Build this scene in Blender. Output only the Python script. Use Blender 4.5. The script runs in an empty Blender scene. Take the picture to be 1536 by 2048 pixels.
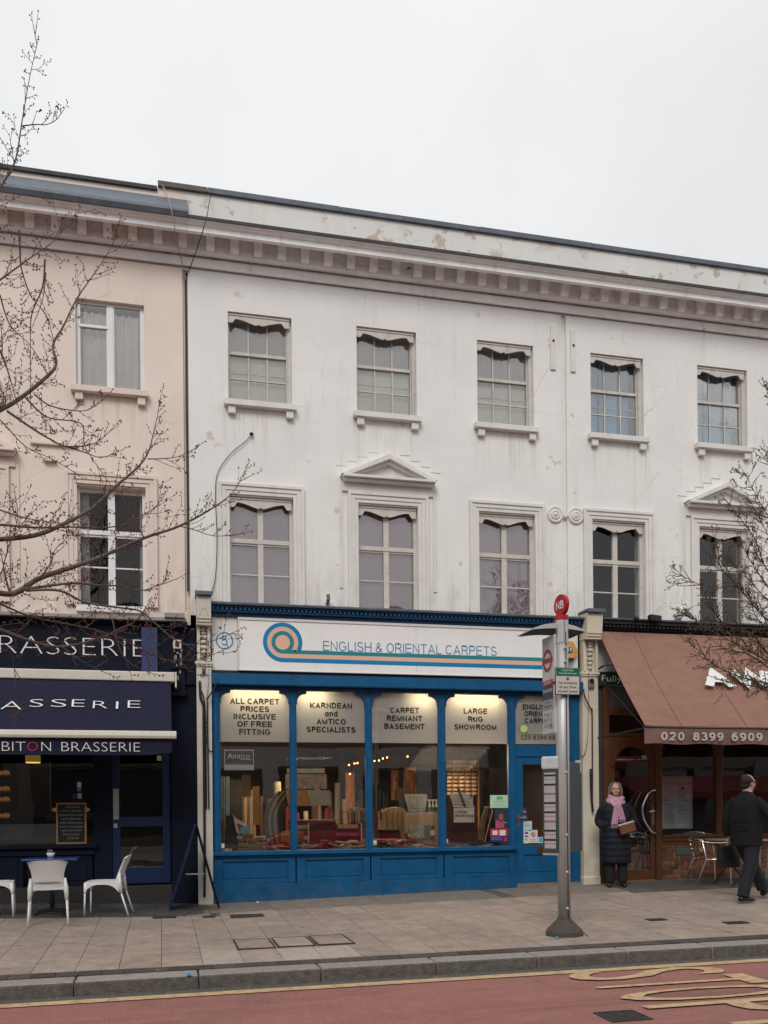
import bpy, math, random
from mathutils import Vector, Matrix
random.seed(7)
R = math.radians
scene = bpy.context.scene
COL = scene.collection

# ------------------------------------------------------------------ camera
F_PX, CXP, CYP, RHO = 1850.0, 768.0, 1615.0, 0.009
TH = math.atan(F_PX / 7732.0)
CAM = Vector((0.0, -14.1, 1.35))
cd = bpy.data.cameras.new("camera"); cam = bpy.data.objects.new("camera", cd); COL.objects.link(cam)
cd.sensor_fit = 'HORIZONTAL'; cd.sensor_width = 36.0; cd.lens = F_PX / 1536.0 * 36.0
cd.shift_y = (CYP - 1024.0) / 1536.0; cd.clip_start = 0.1; cd.clip_end = 400.0
cr = Vector((math.cos(TH), -math.sin(TH), 0)); cf = Vector((math.sin(TH), math.cos(TH), 0)); cu = Vector((0, 0, 1))
right = cr * math.cos(RHO) - cu * math.sin(RHO); up = cr * math.sin(RHO) + cu * math.cos(RHO)
m3 = Matrix((right, up, -cf)).transposed()
cam.matrix_world = Matrix.Translation(CAM) @ m3.to_4x4()
scene.camera = cam

def ray(px, py):
    u = (px - CXP) / F_PX; v = -(py - CYP) / F_PX
    x = u * math.cos(RHO) + v * math.sin(RHO); y = -u * math.sin(RHO) + v * math.cos(RHO)
    return cr * x + cf + cu * y
def W(px, py, Y=0.0):                       # a photo position measured on the real plane y = Y
    d = ray(px, py); return CAM + d * ((Y - CAM.y) / d.y)

# ------------------------------------------------------------------ world and sun
world = bpy.data.worlds.new("World"); scene.world = world; world.use_nodes = True
nt = world.node_tree; nt.nodes.clear()
def N(t, **k):
    n = nt.nodes.new(t)
    for a, b in k.items(): setattr(n, a, b)
    return n
SUN_EL, SUN_AZ = 42.0, 200.0               # azimuth measured clockwise from +Y
sky = N('ShaderNodeTexSky', sky_type='NISHITA', sun_disc=False, sun_elevation=R(SUN_EL), sun_rotation=R(SUN_AZ))
hs = N('ShaderNodeHueSaturation'); hs.inputs['Saturation'].default_value = 0.2; hs.inputs['Value'].default_value = 0.6
tc = N('ShaderNodeTexCoord'); sep = N('ShaderNodeSeparateXYZ')
pw = N('ShaderNodeMath', operation='POWER'); pw.inputs[1].default_value = 3.5; pw.use_clamp = True
mr = N('ShaderNodeMapRange'); mr.inputs[1].default_value = 0.0; mr.inputs[2].default_value = 1.0
mr.inputs[3].default_value = 7.65; mr.inputs[4].default_value = 13.5
nz = N('ShaderNodeTexNoise'); nz.inputs['Scale'].default_value = 1.5; nz.inputs['Detail'].default_value = 5; nz.inputs['Roughness'].default_value = .5
mn = N('ShaderNodeMapRange'); mn.inputs[1].default_value = 0.3; mn.inputs[2].default_value = 0.7; mn.inputs[3].default_value = 0.86; mn.inputs[4].default_value = 1.09
mul = N('ShaderNodeMath', operation='MULTIPLY'); cmb = N('ShaderNodeMix', data_type='RGBA', blend_type='MULTIPLY'); cmb.inputs[0].default_value = 1.0
cmb.inputs[6].default_value = (0.985, 1.0, 1.015, 1)
mx = N('ShaderNodeMix', data_type='RGBA'); mx.inputs[0].default_value = 0.88
bg = N('ShaderNodeBackground'); bg.inputs[1].default_value = 0.1; out = N('ShaderNodeOutputWorld')
L = nt.links.new
L(tc.outputs['Generated'], sep.inputs[0]); L(sep.outputs['Z'], pw.inputs[0]); L(pw.outputs[0], mr.inputs[0]); L(tc.outputs['Generated'], nz.inputs['Vector'])
L(nz.outputs[0], mn.inputs[0]); L(mr.outputs[0], mul.inputs[0]); L(mn.outputs[0], mul.inputs[1])
L(mul.outputs[0], cmb.inputs[7]); L(sky.outputs[0], hs.inputs['Color']); L(hs.outputs[0], mx.inputs[6]); L(cmb.outputs[2], mx.inputs[7])
L(mx.outputs[2], bg.inputs[0]); L(bg.outputs[0], out.inputs[0])
sd = bpy.data.lights.new("sun", 'SUN'); sd.energy = 1.5; sd.angle = R(25); sd.color = (1.0, 0.965, 0.92)
sun = bpy.data.objects.new("sun", sd); COL.objects.link(sun)
az, el = R(SUN_AZ), R(SUN_EL)
sdir = Vector((math.sin(az) * math.cos(el), math.cos(az) * math.cos(el), math.sin(el)))
sun.rotation_euler = sdir.to_track_quat('Z', 'Y').to_euler(); sun.location = (0, -20, 30)
vs = scene.view_settings; vs.view_transform = 'Standard'; vs.look = 'None'; vs.exposure = 0.12; vs.gamma = 1.0; vs.use_curve_mapping = False

# ------------------------------------------------------------------ mesh builder
class MB:
    def __init__(s): s.v = []; s.f = []; s.m = []; s.cm = 0
    def add(s, vs, fs):
        b = len(s.v); s.v += [tuple(p) for p in vs]; s.f += [tuple(i + b for i in q) for q in fs]; s.m += [s.cm] * len(fs); return s
    def box(s, x0, x1, y0, y1, z0, z1):
        if x0 > x1: x0, x1 = x1, x0
        if y0 > y1: y0, y1 = y1, y0
        if z0 > z1: z0, z1 = z1, z0
        return s.add([(x0,y0,z0),(x1,y0,z0),(x1,y1,z0),(x0,y1,z0),(x0,y0,z1),(x1,y0,z1),(x1,y1,z1),(x0,y1,z1)],
              [(0,3,2,1),(4,5,6,7),(0,1,5,4),(1,2,6,5),(2,3,7,6),(3,0,4,7)])
    def hexa(s, p):                       # 8 corners: bottom 4 ccw, top 4
        return s.add(p, [(0,3,2,1),(4,5,6,7),(0,1,5,4),(1,2,6,5),(2,3,7,6),(3,0,4,7)])
    def obox(s, c, a, b, d):              # centre, three half axes
        c, a, b, d = Vector(c), Vector(a), Vector(b), Vector(d)
        return s.hexa([c-a-b-d, c+a-b-d, c+a+b-d, c-a+b-d, c-a-b+d, c+a-b+d, c+a+b+d, c-a+b+d])
    def quad(s, *p): return s.add(p, [tuple(range(len(p)))])
    def tube(s, pts, r, n=6, ry=None, upv=(0,0,1), cap=True):
        pts = [Vector(p) for p in pts]; k = len(pts)
        rs = r if isinstance(r, (list, tuple)) else [r] * k
        rys = rs if ry is None else (ry if isinstance(ry, (list, tuple)) else [ry] * k)
        vs, fs = [], []; prev = None
        for i, p in enumerate(pts):
            t = (pts[min(i+1, k-1)] - pts[max(i-1, 0)])
            t = t.normalized() if t.length > 1e-9 else Vector((0,0,1))
            ref = prev if prev is not None else (Vector(upv) if abs(t.dot(Vector(upv))) < .95 else Vector((0,1,0)))
            a = (ref - t * ref.dot(t)).normalized(); b = t.cross(a); prev = a
            for j in range(n):
                w = 2*math.pi*j/n; vs.append(p + a*(math.cos(w)*rs[i]) + b*(math.sin(w)*rys[i]))
        for i in range(k-1):
            for j in range(n):
                j2 = (j+1) % n; fs.append((i*n+j, i*n+j2, (i+1)*n+j2, (i+1)*n+j))
        if cap: fs.append(tuple(reversed(range(n)))); fs.append(tuple((k-1)*n + j for j in range(n)))
        return s.add(vs, fs)
    def lathe(s, prof, c=(0,0,0), n=20, axis='z'):
        vs, fs = [], []; c = Vector(c)
        for r, h in prof:
            for j in range(n):
                w = 2*math.pi*j/n
                if axis == 'z': vs.append(c + Vector((r*math.cos(w), r*math.sin(w), h)))
                elif axis == 'y': vs.append(c + Vector((r*math.cos(w), -h, r*math.sin(w))))
                else: vs.append(c + Vector((h, r*math.cos(w), r*math.sin(w))))
        for i in range(len(prof)-1):
            for j in range(n):
                j2 = (j+1) % n; fs.append((i*n+j, i*n+j2, (i+1)*n+j2, (i+1)*n+j))
        fs.append(tuple(reversed(range(n)))); fs.append(tuple((len(prof)-1)*n + j for j in range(n)))
        return s.add(vs, fs)
    def prism(s, poly, y0, y1, f=lambda a, y, b: (a, y, b)):
        n = len(poly)
        vs = [f(a, y0, b) for a, b in poly] + [f(a, y1, b) for a, b in poly]
        fs = [tuple(range(n)), tuple(reversed(range(n, 2*n)))] + [(i, i+n, (i+1) % n + n, (i+1) % n) for i in range(n)]
        return s.add(vs, fs)
    def grid(s, fn, nu, nv):
        vs = [fn(i/nu, j/nv) for i in range(nu+1) for j in range(nv+1)]
        fs = [(i*(nv+1)+j, (i+1)*(nv+1)+j, (i+1)*(nv+1)+j+1, i*(nv+1)+j+1) for i in range(nu) for j in range(nv)]
        return s.add(vs, fs)
    def shell(s, fn, nu, nv, t):          # grid with thickness t (vector or callable offset)
        g = lambda u, v: Vector(fn(u, v)) + (t(u, v) if callable(t) else Vector(t))
        s.grid(fn, nu, nv); s.grid(lambda u, v: g(1-u, v), nu, nv)
        for a in (0, 1):
            for i in range(nu):
                u, u2 = i/nu, (i+1)/nu; s.quad(fn(u, a), fn(u2, a), g(u2, a), g(u, a))
            for j in range(nv):
                v, v2 = j/nv, (j+1)/nv; s.quad(fn(a, v), fn(a, v2), g(a, v2), g(a, v))
        return s
    def ball(s, c, r, nu=10, nv=7):
        c = Vector(c); rx, ry, rz = r if isinstance(r, (tuple, list)) else (r, r, r)
        vs = [c + Vector((0,0,rz))]; fs = []
        for i in range(1, nv):
            t = math.pi*i/nv
            for j in range(nu):
                w = 2*math.pi*j/nu; vs.append(c + Vector((rx*math.sin(t)*math.cos(w), ry*math.sin(t)*math.sin(w), rz*math.cos(t))))
        vs.append(c - Vector((0,0,rz))); last = len(vs)-1
        for j in range(nu): fs.append((0, 1+j, 1+(j+1) % nu)); fs.append((last, last-nu+(j+1) % nu, last-nu+j))
        for i in range(nv-2):
            for j in range(nu): a = 1+i*nu; fs.append((a+j, a+nu+j, a+nu+(j+1) % nu, a+(j+1) % nu))
        return s.add(vs, fs)
    def octa(s, c, r, rz=None):
        x, y, z = c; q = rz or r
        return s.add([(x+r,y,z),(x,y+r,z),(x-r,y,z),(x,y-r,z),(x,y,z+q),(x,y,z-q)], [(0,1,4),(1,2,4),(2,3,4),(3,0,4),(1,0,5),(2,1,5),(3,2,5),(0,3,5)])

def base(p):
    b = Vector((0,0,0))
    while p is not None: b += p.location; p = p.parent
    return b
def tag(o, label=None, cat=None, group=None, kind=None):
    if label: o['label'] = label
    if cat: o['category'] = cat
    if group: o['group'] = group
    if kind: o['kind'] = kind
    return o
def thing(name, label, cat, loc=(0,0,0), group=None):
    o = bpy.data.objects.new(name, None); COL.objects.link(o); o.location = loc; o.empty_display_size = .1
    return tag(o, label, cat, group)
def mkmesh(name, mb, mats, smooth=False, off=Vector((0,0,0))):
    me = bpy.data.meshes.new(name)
    me.from_pydata([(x-off.x, y-off.y, z-off.z) for x, y, z in mb.v], [], mb.f)
    for m in (mats if isinstance(mats, (list, tuple)) else [mats]): me.materials.append(m)
    if any(mb.m): me.polygons.foreach_set('material_index', mb.m)
    if smooth: me.polygons.foreach_set('use_smooth', [True]*len(mb.f))
    me.update(); return me
def fixn(me):
    import bmesh
    b = bmesh.new(); b.from_mesh(me); bmesh.ops.recalc_face_normals(b, faces=b.faces); b.to_mesh(me); b.free()
def obj(name, mb, mat, parent=None, smooth=False, bevel=0, kind=None, label=None, fix=True):
    off = base(parent) if parent is not None else Vector((0,0,0))
    me = mkmesh(name, mb, mat, smooth, off)
    if fix: fixn(me)
    o = bpy.data.objects.new(name, me); COL.objects.link(o)
    if parent is not None: o.parent = parent
    if bevel:
        b = o.modifiers.new('bevel', 'BEVEL'); b.width = bevel; b.segments = 2; b.limit_method = 'ANGLE'; b.angle_limit = R(40)
    if smooth == 'auto' or (bevel and smooth): pass
    if kind: o['kind'] = kind
    if label: o['label'] = label
    return o
def inst(name, me, parent, loc, rot=None, scale=None):
    o = bpy.data.objects.new(name, me); COL.objects.link(o); o.parent = parent
    o.location = Vector(loc) - (base(parent) if parent is not None else Vector((0,0,0)))
    if rot: o.rotation_euler = rot
    if scale: o.scale = scale
    return o
def dup(root, loc, rz=0, label=None):
    def cp(o, par):
        c = o.copy(); COL.objects.link(c)
        if par is not None: c.parent = par
        for ch in list(o.children): cp(ch, c)
        return c
    r = cp(root, None); r.location = loc; r.rotation_euler = (0, 0, rz)
    if label: r['label'] = label
    return r
def fuse(name, mb, mat, parent, voxel=.012, smooth=6, local=False):
    """overlapping lofts become one continuous skin"""
    off = Vector((0,0,0)) if local else base(parent)
    me = mkmesh(name, mb, mat, True, off); fixn(me)
    t = bpy.data.objects.new('tmp', me); COL.objects.link(t)
    r = t.modifiers.new('r', 'REMESH'); r.mode = 'VOXEL'; r.voxel_size = voxel; r.use_smooth_shade = True
    sm = t.modifiers.new('s', 'SMOOTH'); sm.iterations = smooth; sm.factor = .5
    dg = bpy.context.evaluated_depsgraph_get(); me2 = bpy.data.meshes.new_from_object(t.evaluated_get(dg))
    bpy.data.objects.remove(t); me2.name = name
    me2.materials.clear(); me2.materials.append(mat)
    me2.polygons.foreach_set('use_smooth', [True]*len(me2.polygons))
    o = bpy.data.objects.new(name, me2); COL.objects.link(o); o.parent = parent; return o

# text becomes real mesh lettering; xf maps (x right, y up, d out) to world
_hcap = {}
def text_mesh(s, bold=0.0, depth=0.0):
    if bold > .01:
        b = text_mesh(s, 0.0, depth); n = len(b.vertices); vs_, fs_ = [], []
        for k, (ox, oy) in enumerate(((-1,0),(1,0),(0,-.8),(0,.8),(-.75,-.6),(.75,.6),(-.75,.6),(.75,-.6),(0,0))):
            vs_ += [(v.co.x+ox*bold*1.5, v.co.y+oy*bold*1.5, v.co.z + (.05*k if v.co.z > 0 else 0)) for v in b.vertices]; fs_ += [tuple(i+n*k for i in p.vertices) for p in b.polygons]
        m_ = bpy.data.meshes.new('t'); m_.from_pydata(vs_, [], fs_); m_.update(); bpy.data.meshes.remove(b); return m_
    cu_ = bpy.data.curves.new('t', 'FONT'); cu_.body = s; cu_.size = 1.0; cu_.offset = bold; cu_.extrude = depth; cu_.resolution_u = 3
    o = bpy.data.objects.new('t', cu_); COL.objects.link(o)
    dg = bpy.context.evaluated_depsgraph_get(); me = bpy.data.meshes.new_from_object(o.evaluated_get(dg))
    bpy.data.objects.remove(o); bpy.data.curves.remove(cu_); return me
def cap(bold):
    if bold not in _hcap:
        m = text_mesh('H', bold); ys = [v.co.y for v in m.vertices]; _hcap[bold] = (min(ys), max(ys)); bpy.data.meshes.remove(m)
    return _hcap[bold]
def text(s, pos, h, mat, parent, w=None, align='C', bold=0.0, name='lettering', right_=(1,0,0), up_=(0,0,1), out_=(0,-1,0), thick=.002, bend=None, track=None):
    """pos = baseline point (centre / left / right), h = cap height, w = total width"""
    me = text_mesh(s, bold, .5)
    lo, hi = cap(bold); sc = h / (hi - lo)
    xs = [v.co.x for v in me.vertices]
    if not xs: return None
    x0, x1 = min(xs), max(xs); sx = sc if w is None else w / (x1 - x0)
    ax = {'C': (x0+x1)/2, 'L': x0, 'R': x1}[align]
    pos = Vector(pos); r_, u_, o_ = Vector(right_), Vector(up_), Vector(out_); off = base(parent)
    for v in me.vertices:
        x = (v.co.x - ax)*sx; y = (v.co.y - lo)*sc
        if bend: y += bend(x)
        v.co = pos + r_*x + u_*y + o_*(thick*(v.co.z+.5) if v.co.z > 0 else 0.0) - off
    me.name = name; me.materials.clear(); me.materials.append(mat)
    me.polygons.foreach_set('material_index', [0]*len(me.polygons))
    o = bpy.data.objects.new(name, me); COL.objects.link(o); o.parent = parent; return o
# a plain grotesque alphabet drawn as strokes (cap height 1)
def _a(cx, cy, rx, ry, a0, a1, n=12): return [(cx+rx*math.cos(R(a0+(a1-a0)*i/n)), cy+ry*math.sin(R(a0+(a1-a0)*i/n))) for i in range(n+1)]
_O = _a(.5,.5,.5,.5,90,450,24); _o = _a(.5,.36,.5,.36,90,450,20)
GL = {'A':(.76,[[(0,0),(.5,1),(1,0)],[(.2,.30),(.8,.30)]]),'B':(.68,[[(0,0),(0,1),(.6,1)]+_a(.6,.77,.34,.23,90,-90)+[(0,.54)],[(.6,.54)]+_a(.6,.27,.40,.27,90,-90)+[(0,0)]]),
'C':(.76,[_a(.52,.5,.52,.5,42,318,20)]),'D':(.72,[[(0,0),(0,1),(.42,1)]+_a(.42,.5,.58,.5,90,-90)+[(0,0)]]),'E':(.66,[[(1,1),(0,1),(0,0),(1,0)],[(0,.52),(.92,.52)]]),'F':(.62,[[(1,1),(0,1),(0,0)],[(0,.50),(.88,.50)]]),
'G':(.80,[_a(.5,.5,.5,.5,45,322,20)+[(.97,.2),(.97,.46),(.55,.46)]]),'H':(.72,[[(0,0),(0,1)],[(1,0),(1,1)],[(0,.52),(1,.52)]]),'I':(0,[[(0,0),(0,1)]]),'K':(.72,[[(0,0),(0,1)],[(1,1),(0,.36)],[(.3,.56),(1,0)]]),
'L':(.58,[[(0,1),(0,0),(1,0)]]),'M':(.84,[[(0,0),(0,1),(.5,0),(1,1),(1,0)]]),'N':(.72,[[(0,0),(0,1),(1,0),(1,1)]]),'O':(.80,[_O]),'P':(.66,[[(0,0),(0,1),(.62,1)]+_a(.62,.74,.38,.26,90,-90)+[(0,.48)]]),
'R':(.72,[[(0,0),(0,1),(.6,1)]+_a(.6,.75,.36,.25,90,-90)+[(0,.5)],[(.5,.5),(.72,.38),(1,0)]]),'S':(.68,[_a(.5,.755,.45,.245,25,255,14)+_a(.5,.255,.5,.255,75,-165,14)]),'T':(.68,[[(0,1),(1,1)],[(.5,1),(.5,0)]]),
'U':(.72,[[(0,1),(0,.4)]+_a(.5,.4,.5,.4,180,360)+[(1,1)]]),'V':(.74,[[(0,1),(.5,0),(1,1)]]),'W':(1.05,[[(0,1),(.25,0),(.5,1),(.75,0),(1,1)]]),'Y':(.74,[[(0,1),(.5,.45),(1,1)],[(.5,.45),(.5,0)]]),
'&':(.74,[[(1,0),(.25,.62)]+_a(.42,.80,.22,.20,220,-40)+[(.15,.42)]+_a(.38,.25,.38,.25,150,320)+[(.92,.42)]]),
'0':(.58,[_a(.5,.5,.5,.5,90,450,22)]),'1':(.30,[[(0,.75),(.9,1),(.9,0)]]),'2':(.58,[_a(.5,.72,.46,.28,170,-30)+[(0,0),(1,0)]]),'3':(.58,[_a(.46,.76,.44,.24,150,-80)+[(.35,.53)],[(.35,.53)]+_a(.46,.27,.54,.27,80,-155)]),
'4':(.62,[[(.75,0),(.75,1),(0,.28),(1,.28)]]),'5':(.58,[[(.92,1),(.18,1),(.08,.50)]+_a(.48,.32,.52,.32,130,-155)]),'6':(.58,[_a(.5,.31,.5,.31,90,450,18),_a(.58,.45,.58,.55,60,195,12)]),'7':(.58,[[(0,1),(1,1),(.35,0)]]),
'8':(.58,[_a(.5,.77,.42,.23,90,450,16),_a(.5,.27,.5,.27,90,450,16)]),'9':(.58,[_a(.5,.69,.5,.31,90,450,18),_a(.42,.55,.58,.55,-120,15,12)]),
'a':(.54,[_o,[(1,.72),(1,0)]]),'b':(.54,[_o,[(0,0),(0,1)]]),'c':(.50,[_a(.52,.36,.52,.36,42,318)]),'d':(.54,[_o,[(1,1),(1,0)]]),'e':(.54,[[(0,.37)]+[(.98,.37)]+_a(.5,.36,.5,.36,3,310,16)]),'g':(.54,[_o,[(1,.72),(1,0)]+_a(.5,-.02,.5,.24,0,-150)]),
'h':(.50,[[(0,0),(0,1)],[(0,.4)]+_a(.5,.42,.5,.30,180,0)+[(1,0)]]),'i':(0,[[(0,0),(0,.72)],[(0,.94),(0,1.04)]]),'k':(.50,[[(0,0),(0,1)],[(1,.72),(0,.28)],[(.35,.42),(1,0)]]),'l':(0,[[(0,0),(0,1)]]),
'm':(.84,[[(0,0),(0,.72)],[(0,.42)]+_a(.25,.45,.25,.27,180,0)+[(.5,0)],[(.5,.42)]+_a(.75,.45,.25,.27,180,0)+[(1,0)]]),'n':(.50,[[(0,0),(0,.72)],[(0,.42)]+_a(.5,.42,.5,.30,180,0)+[(1,0)]]),'o':(.56,[_o]),
'p':(.54,[_o,[(0,.72),(0,-.28)]]),'r':(.30,[[(0,0),(0,.72)],[(0,.4)]+_a(1,.4,1,.32,180,95)]),'s':(.48,[_a(.5,.55,.45,.17,25,255,10)+_a(.5,.19,.5,.19,75,-165,10)]),'t':(.32,[[(.4,.98),(.4,.12),(1,0)],[(0,.72),(1,.72)]]),
'u':(.50,[[(0,.72),(0,.3)]+_a(.5,.3,.5,.3,180,360)+[(1,.72)],[(1,.4),(1,0)]]),'v':(.52,[[(0,.72),(.5,0),(1,.72)]]),'w':(.74,[[(0,.72),(.25,0),(.5,.72),(.75,0),(1,.72)]]),'x':(.5,[[(0,.72),(1,0)],[(1,.72),(0,0)]]),'y':(.52,[[(0,.72),(.5,.02)],[(1,.72),(.4,-.2),(.1,-.26)]])}
def grot(s, pos, h, mat, parent, w=None, align='C', sw=.13, name='lettering', right_=(1,0,0), up_=(0,0,1), out_=(0,-1,0), thick=.001, track=.16):
    x = 0; V, Fc, dep = [], [], []
    for ch in s:
        if ch == ' ': x += .32; continue
        gw, strokes = GL[ch]; gw = gw + sw*.35 if gw else sw; hw = sw/2
        for k, st in enumerate(strokes):
            P = [Vector((x+hw+(px*(gw-sw) if gw > sw else 0), hw+py*(1-sw))) for px, py in st]
            closed = (P[0]-P[-1]).length < 1e-4; n = len(P); b = len(V)
            for i in range(n):
                d0 = (P[i]-P[i-1]) if i > 0 else (P[0]-P[-2] if closed else P[1]-P[0]); d1 = (P[i+1]-P[i]) if i < n-1 else (P[1]-P[0] if closed else P[-1]-P[-2])
                d0.normalize(); d1.normalize(); t = (d0+d1); t = t.normalized() if t.length > .05 else d1; nn = Vector((-t.y, t.x)); c = max(.42, nn.dot(Vector((-d1.y, d1.x))))
                e = Vector((0,0))
                if not closed and i == 0 and len(st) < 5: e = -d1*hw*.98
                if not closed and i == n-1 and len(st) < 5: e = d0*hw*.98
                V += [P[i]+e+nn*hw/c, P[i]+e-nn*hw/c]; dep += [k*.12+.0]*2
            Fc += [(b+2*i, b+2*i+1, b+2*i+3, b+2*i+2) for i in range(n-1)]
        x += gw+track
    tot = x-track; sx = h if w is None else w/tot; ax = {'C': tot/2, 'L': 0, 'R': tot}[align]; pos, r_, u_, o_ = Vector(pos), Vector(right_), Vector(up_), Vector(out_); m = MB()
    m.add([pos + r_*((v.x-ax)*sx) + u_*(max(-.35, min(1.06, v.y))*h) + o_*(thick*(1+d)) for v, d in zip(V, dep)], Fc)
    o = obj(name, m, mat, parent, fix=False); return o
def ring_sector(mb, cx, cz, r0, r1, a0, a1, y, yb, n=40):
    for i in range(n):
        w0 = R(a0 + (a1-a0)*i/n); w1 = R(a0 + (a1-a0)*(i+1)/n)
        q = [(cx+r0*math.cos(w0), cz+r0*math.sin(w0)), (cx+r1*math.cos(w0), cz+r1*math.sin(w0)), (cx+r1*math.cos(w1), cz+r1*math.sin(w1)), (cx+r0*math.cos(w1), cz+r0*math.sin(w1))]
        mb.add([(a, y, b) for a, b in q] + [(a, yb, b) for a, b in q], [(0,1,2,3), (1,5,6,2), (0,3,7,4)])

# ------------------------------------------------------------------ materials
def new_mat(name):
    m = bpy.data.materials.new(name); m.use_nodes = True; t = m.node_tree; t.nodes.clear()
    return m, t
def M(name, col, rough=.7, metal=0.0, var=.15, scale=5.0, bump=.15, bscale=60.0, rand=0.0, spec=.4, dirt=None, stretch=None, grime=0.0, emit=None, sss=0, streak=None, splash=None, spk=None):
    m, t = new_mat(name); n = t.nodes.new; l = t.links.new
    o = n('ShaderNodeOutputMaterial'); p = n('ShaderNodeBsdfPrincipled'); l(p.outputs[0], o.inputs[0])
    p.inputs['Roughness'].default_value = rough; p.inputs['Metallic'].default_value = metal; p.inputs['Specular IOR Level'].default_value = spec
    g = n('ShaderNodeNewGeometry'); mp = n('ShaderNodeMapping'); l(g.outputs['Position'], mp.inputs[0])
    if stretch: mp.inputs['Scale'].default_value = stretch
    a = n('ShaderNodeTexNoise'); a.inputs['Scale'].default_value = scale; a.inputs['Detail'].default_value = 8; a.inputs['Roughness'].default_value = .65
    l(mp.outputs[0], a.inputs['Vector'])
    r = n('ShaderNodeMapRange'); l(a.outputs[0], r.inputs[0]); r.inputs[1].default_value = .3; r.inputs[2].default_value = .7
    r.inputs[3].default_value = 1-var; r.inputs[4].default_value = 1+var
    last = r.outputs[0]
    if rand:
        oi = n('ShaderNodeObjectInfo'); rr = n('ShaderNodeMapRange'); l(oi.outputs['Random'], rr.inputs[0]); rr.inputs[3].default_value = 1-rand; rr.inputs[4].default_value = 1+rand
        mm = n('ShaderNodeMath'); mm.operation = 'MULTIPLY'; l(last, mm.inputs[0]); l(rr.outputs[0], mm.inputs[1]); last = mm.outputs[0]
    vm = n('ShaderNodeVectorMath'); vm.operation = 'SCALE'; vm.inputs[0].default_value = col[:3]; l(last, vm.inputs['Scale'])
    c = vm.outputs[0]
    if dirt:                               # (colour, threshold, scale, softness)
        dc, th, dsc, soft = dirt
        d = n('ShaderNodeTexNoise'); d.inputs['Scale'].default_value = dsc; d.inputs['Detail'].default_value = 10; d.inputs['Roughness'].default_value = .7
        l(g.outputs['Position'], d.inputs['Vector'])
        q = n('ShaderNodeMapRange'); l(d.outputs[0], q.inputs[0]); q.inputs[1].default_value = th; q.inputs[2].default_value = th+soft
        x = n('ShaderNodeMix'); x.data_type = 'RGBA'; l(q.outputs[0], x.inputs[0]); l(c, x.inputs[6]); x.inputs[7].default_value = (*dc, 1); c = x.outputs[2]
    if grime:                              # rain streaks running down
        mp2 = n('ShaderNodeMapping'); mp2.inputs['Scale'].default_value = (7, 7, .55); l(g.outputs['Position'], mp2.inputs[0])
        d = n('ShaderNodeTexNoise'); d.inputs['Scale'].default_value = 1.0; d.inputs['Detail'].default_value = 9; d.inputs['Roughness'].default_value = .7; l(mp2.outputs[0], d.inputs['Vector'])
        q = n('ShaderNodeMapRange'); l(d.outputs[0], q.inputs[0]); q.inputs[1].default_value = .55; q.inputs[2].default_value = .8; q.inputs[4].default_value = grime
        x = n('ShaderNodeMix'); x.data_type = 'RGBA'; l(q.outputs[0], x.inputs[0]); l(c, x.inputs[6]); x.inputs[7].default_value = (col[0]*.45, col[1]*.42, col[2]*.38, 1); c = x.outputs[2]
    if spk:                                # aggregate speckle (scale, amount)
        s5 = n('ShaderNodeTexNoise'); s5.inputs['Scale'].default_value = spk[0]; s5.inputs['Detail'].default_value = 3; s5.inputs['Roughness'].default_value = .8; l(g.outputs['Position'], s5.inputs['Vector']); r5 = n('ShaderNodeMapRange'); l(s5.outputs[0], r5.inputs[0]); r5.inputs[1].default_value = .35; r5.inputs[2].default_value = .65; r5.inputs[3].default_value = 1-spk[1]; r5.inputs[4].default_value = 1+spk[1]
        v5 = n('ShaderNodeVectorMath'); v5.operation = 'SCALE'; l(c, v5.inputs[0]); l(r5.outputs[0], v5.inputs['Scale']); c = v5.outputs[0]
    if splash:                             # dust and splashes along the foot, (colour, z foot, z top, amount)
        scol, sz0, sz1, sam = splash; s4 = n('ShaderNodeSeparateXYZ'); l(g.outputs['Position'], s4.inputs[0]); r4 = n('ShaderNodeMapRange'); l(s4.outputs[2], r4.inputs[0]); r4.inputs[1].default_value = sz1; r4.inputs[2].default_value = sz0; r4.inputs[4].default_value = 1.0
        n4 = n('ShaderNodeTexNoise'); n4.inputs['Scale'].default_value = 5; n4.inputs['Detail'].default_value = 10; n4.inputs['Roughness'].default_value = .72; l(g.outputs['Position'], n4.inputs['Vector']); q4 = n('ShaderNodeMapRange'); l(n4.outputs[0], q4.inputs[0]); q4.inputs[1].default_value = .42; q4.inputs[2].default_value = .66; q4.inputs[4].default_value = sam
        m4 = n('ShaderNodeMath'); m4.operation = 'MULTIPLY'; l(r4.outputs[0], m4.inputs[0]); l(q4.outputs[0], m4.inputs[1]); x4 = n('ShaderNodeMix'); x4.data_type = 'RGBA'; l(m4.outputs[0], x4.inputs[0]); l(c, x4.inputs[6]); x4.inputs[7].default_value = (*scol, 1); c = x4.outputs[2]
    if streak:                             # long worn marks along x
        mp3 = n('ShaderNodeMapping'); mp3.inputs['Scale'].default_value = (.10, 2.6, 1); l(g.outputs['Position'], mp3.inputs[0]); d3 = n('ShaderNodeTexNoise'); d3.inputs['Scale'].default_value = 1.0; d3.inputs['Detail'].default_value = 6; d3.inputs['Roughness'].default_value = .55; l(mp3.outputs[0], d3.inputs['Vector'])
        q3 = n('ShaderNodeMapRange'); l(d3.outputs[0], q3.inputs[0]); q3.inputs[1].default_value = .54; q3.inputs[2].default_value = .66; q3.inputs[4].default_value = .6; x3 = n('ShaderNodeMix'); x3.data_type = 'RGBA'; l(q3.outputs[0], x3.inputs[0]); l(c, x3.inputs[6]); x3.inputs[7].default_value = (*streak, 1); c = x3.outputs[2]
    l(c, p.inputs['Base Color'])
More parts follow.
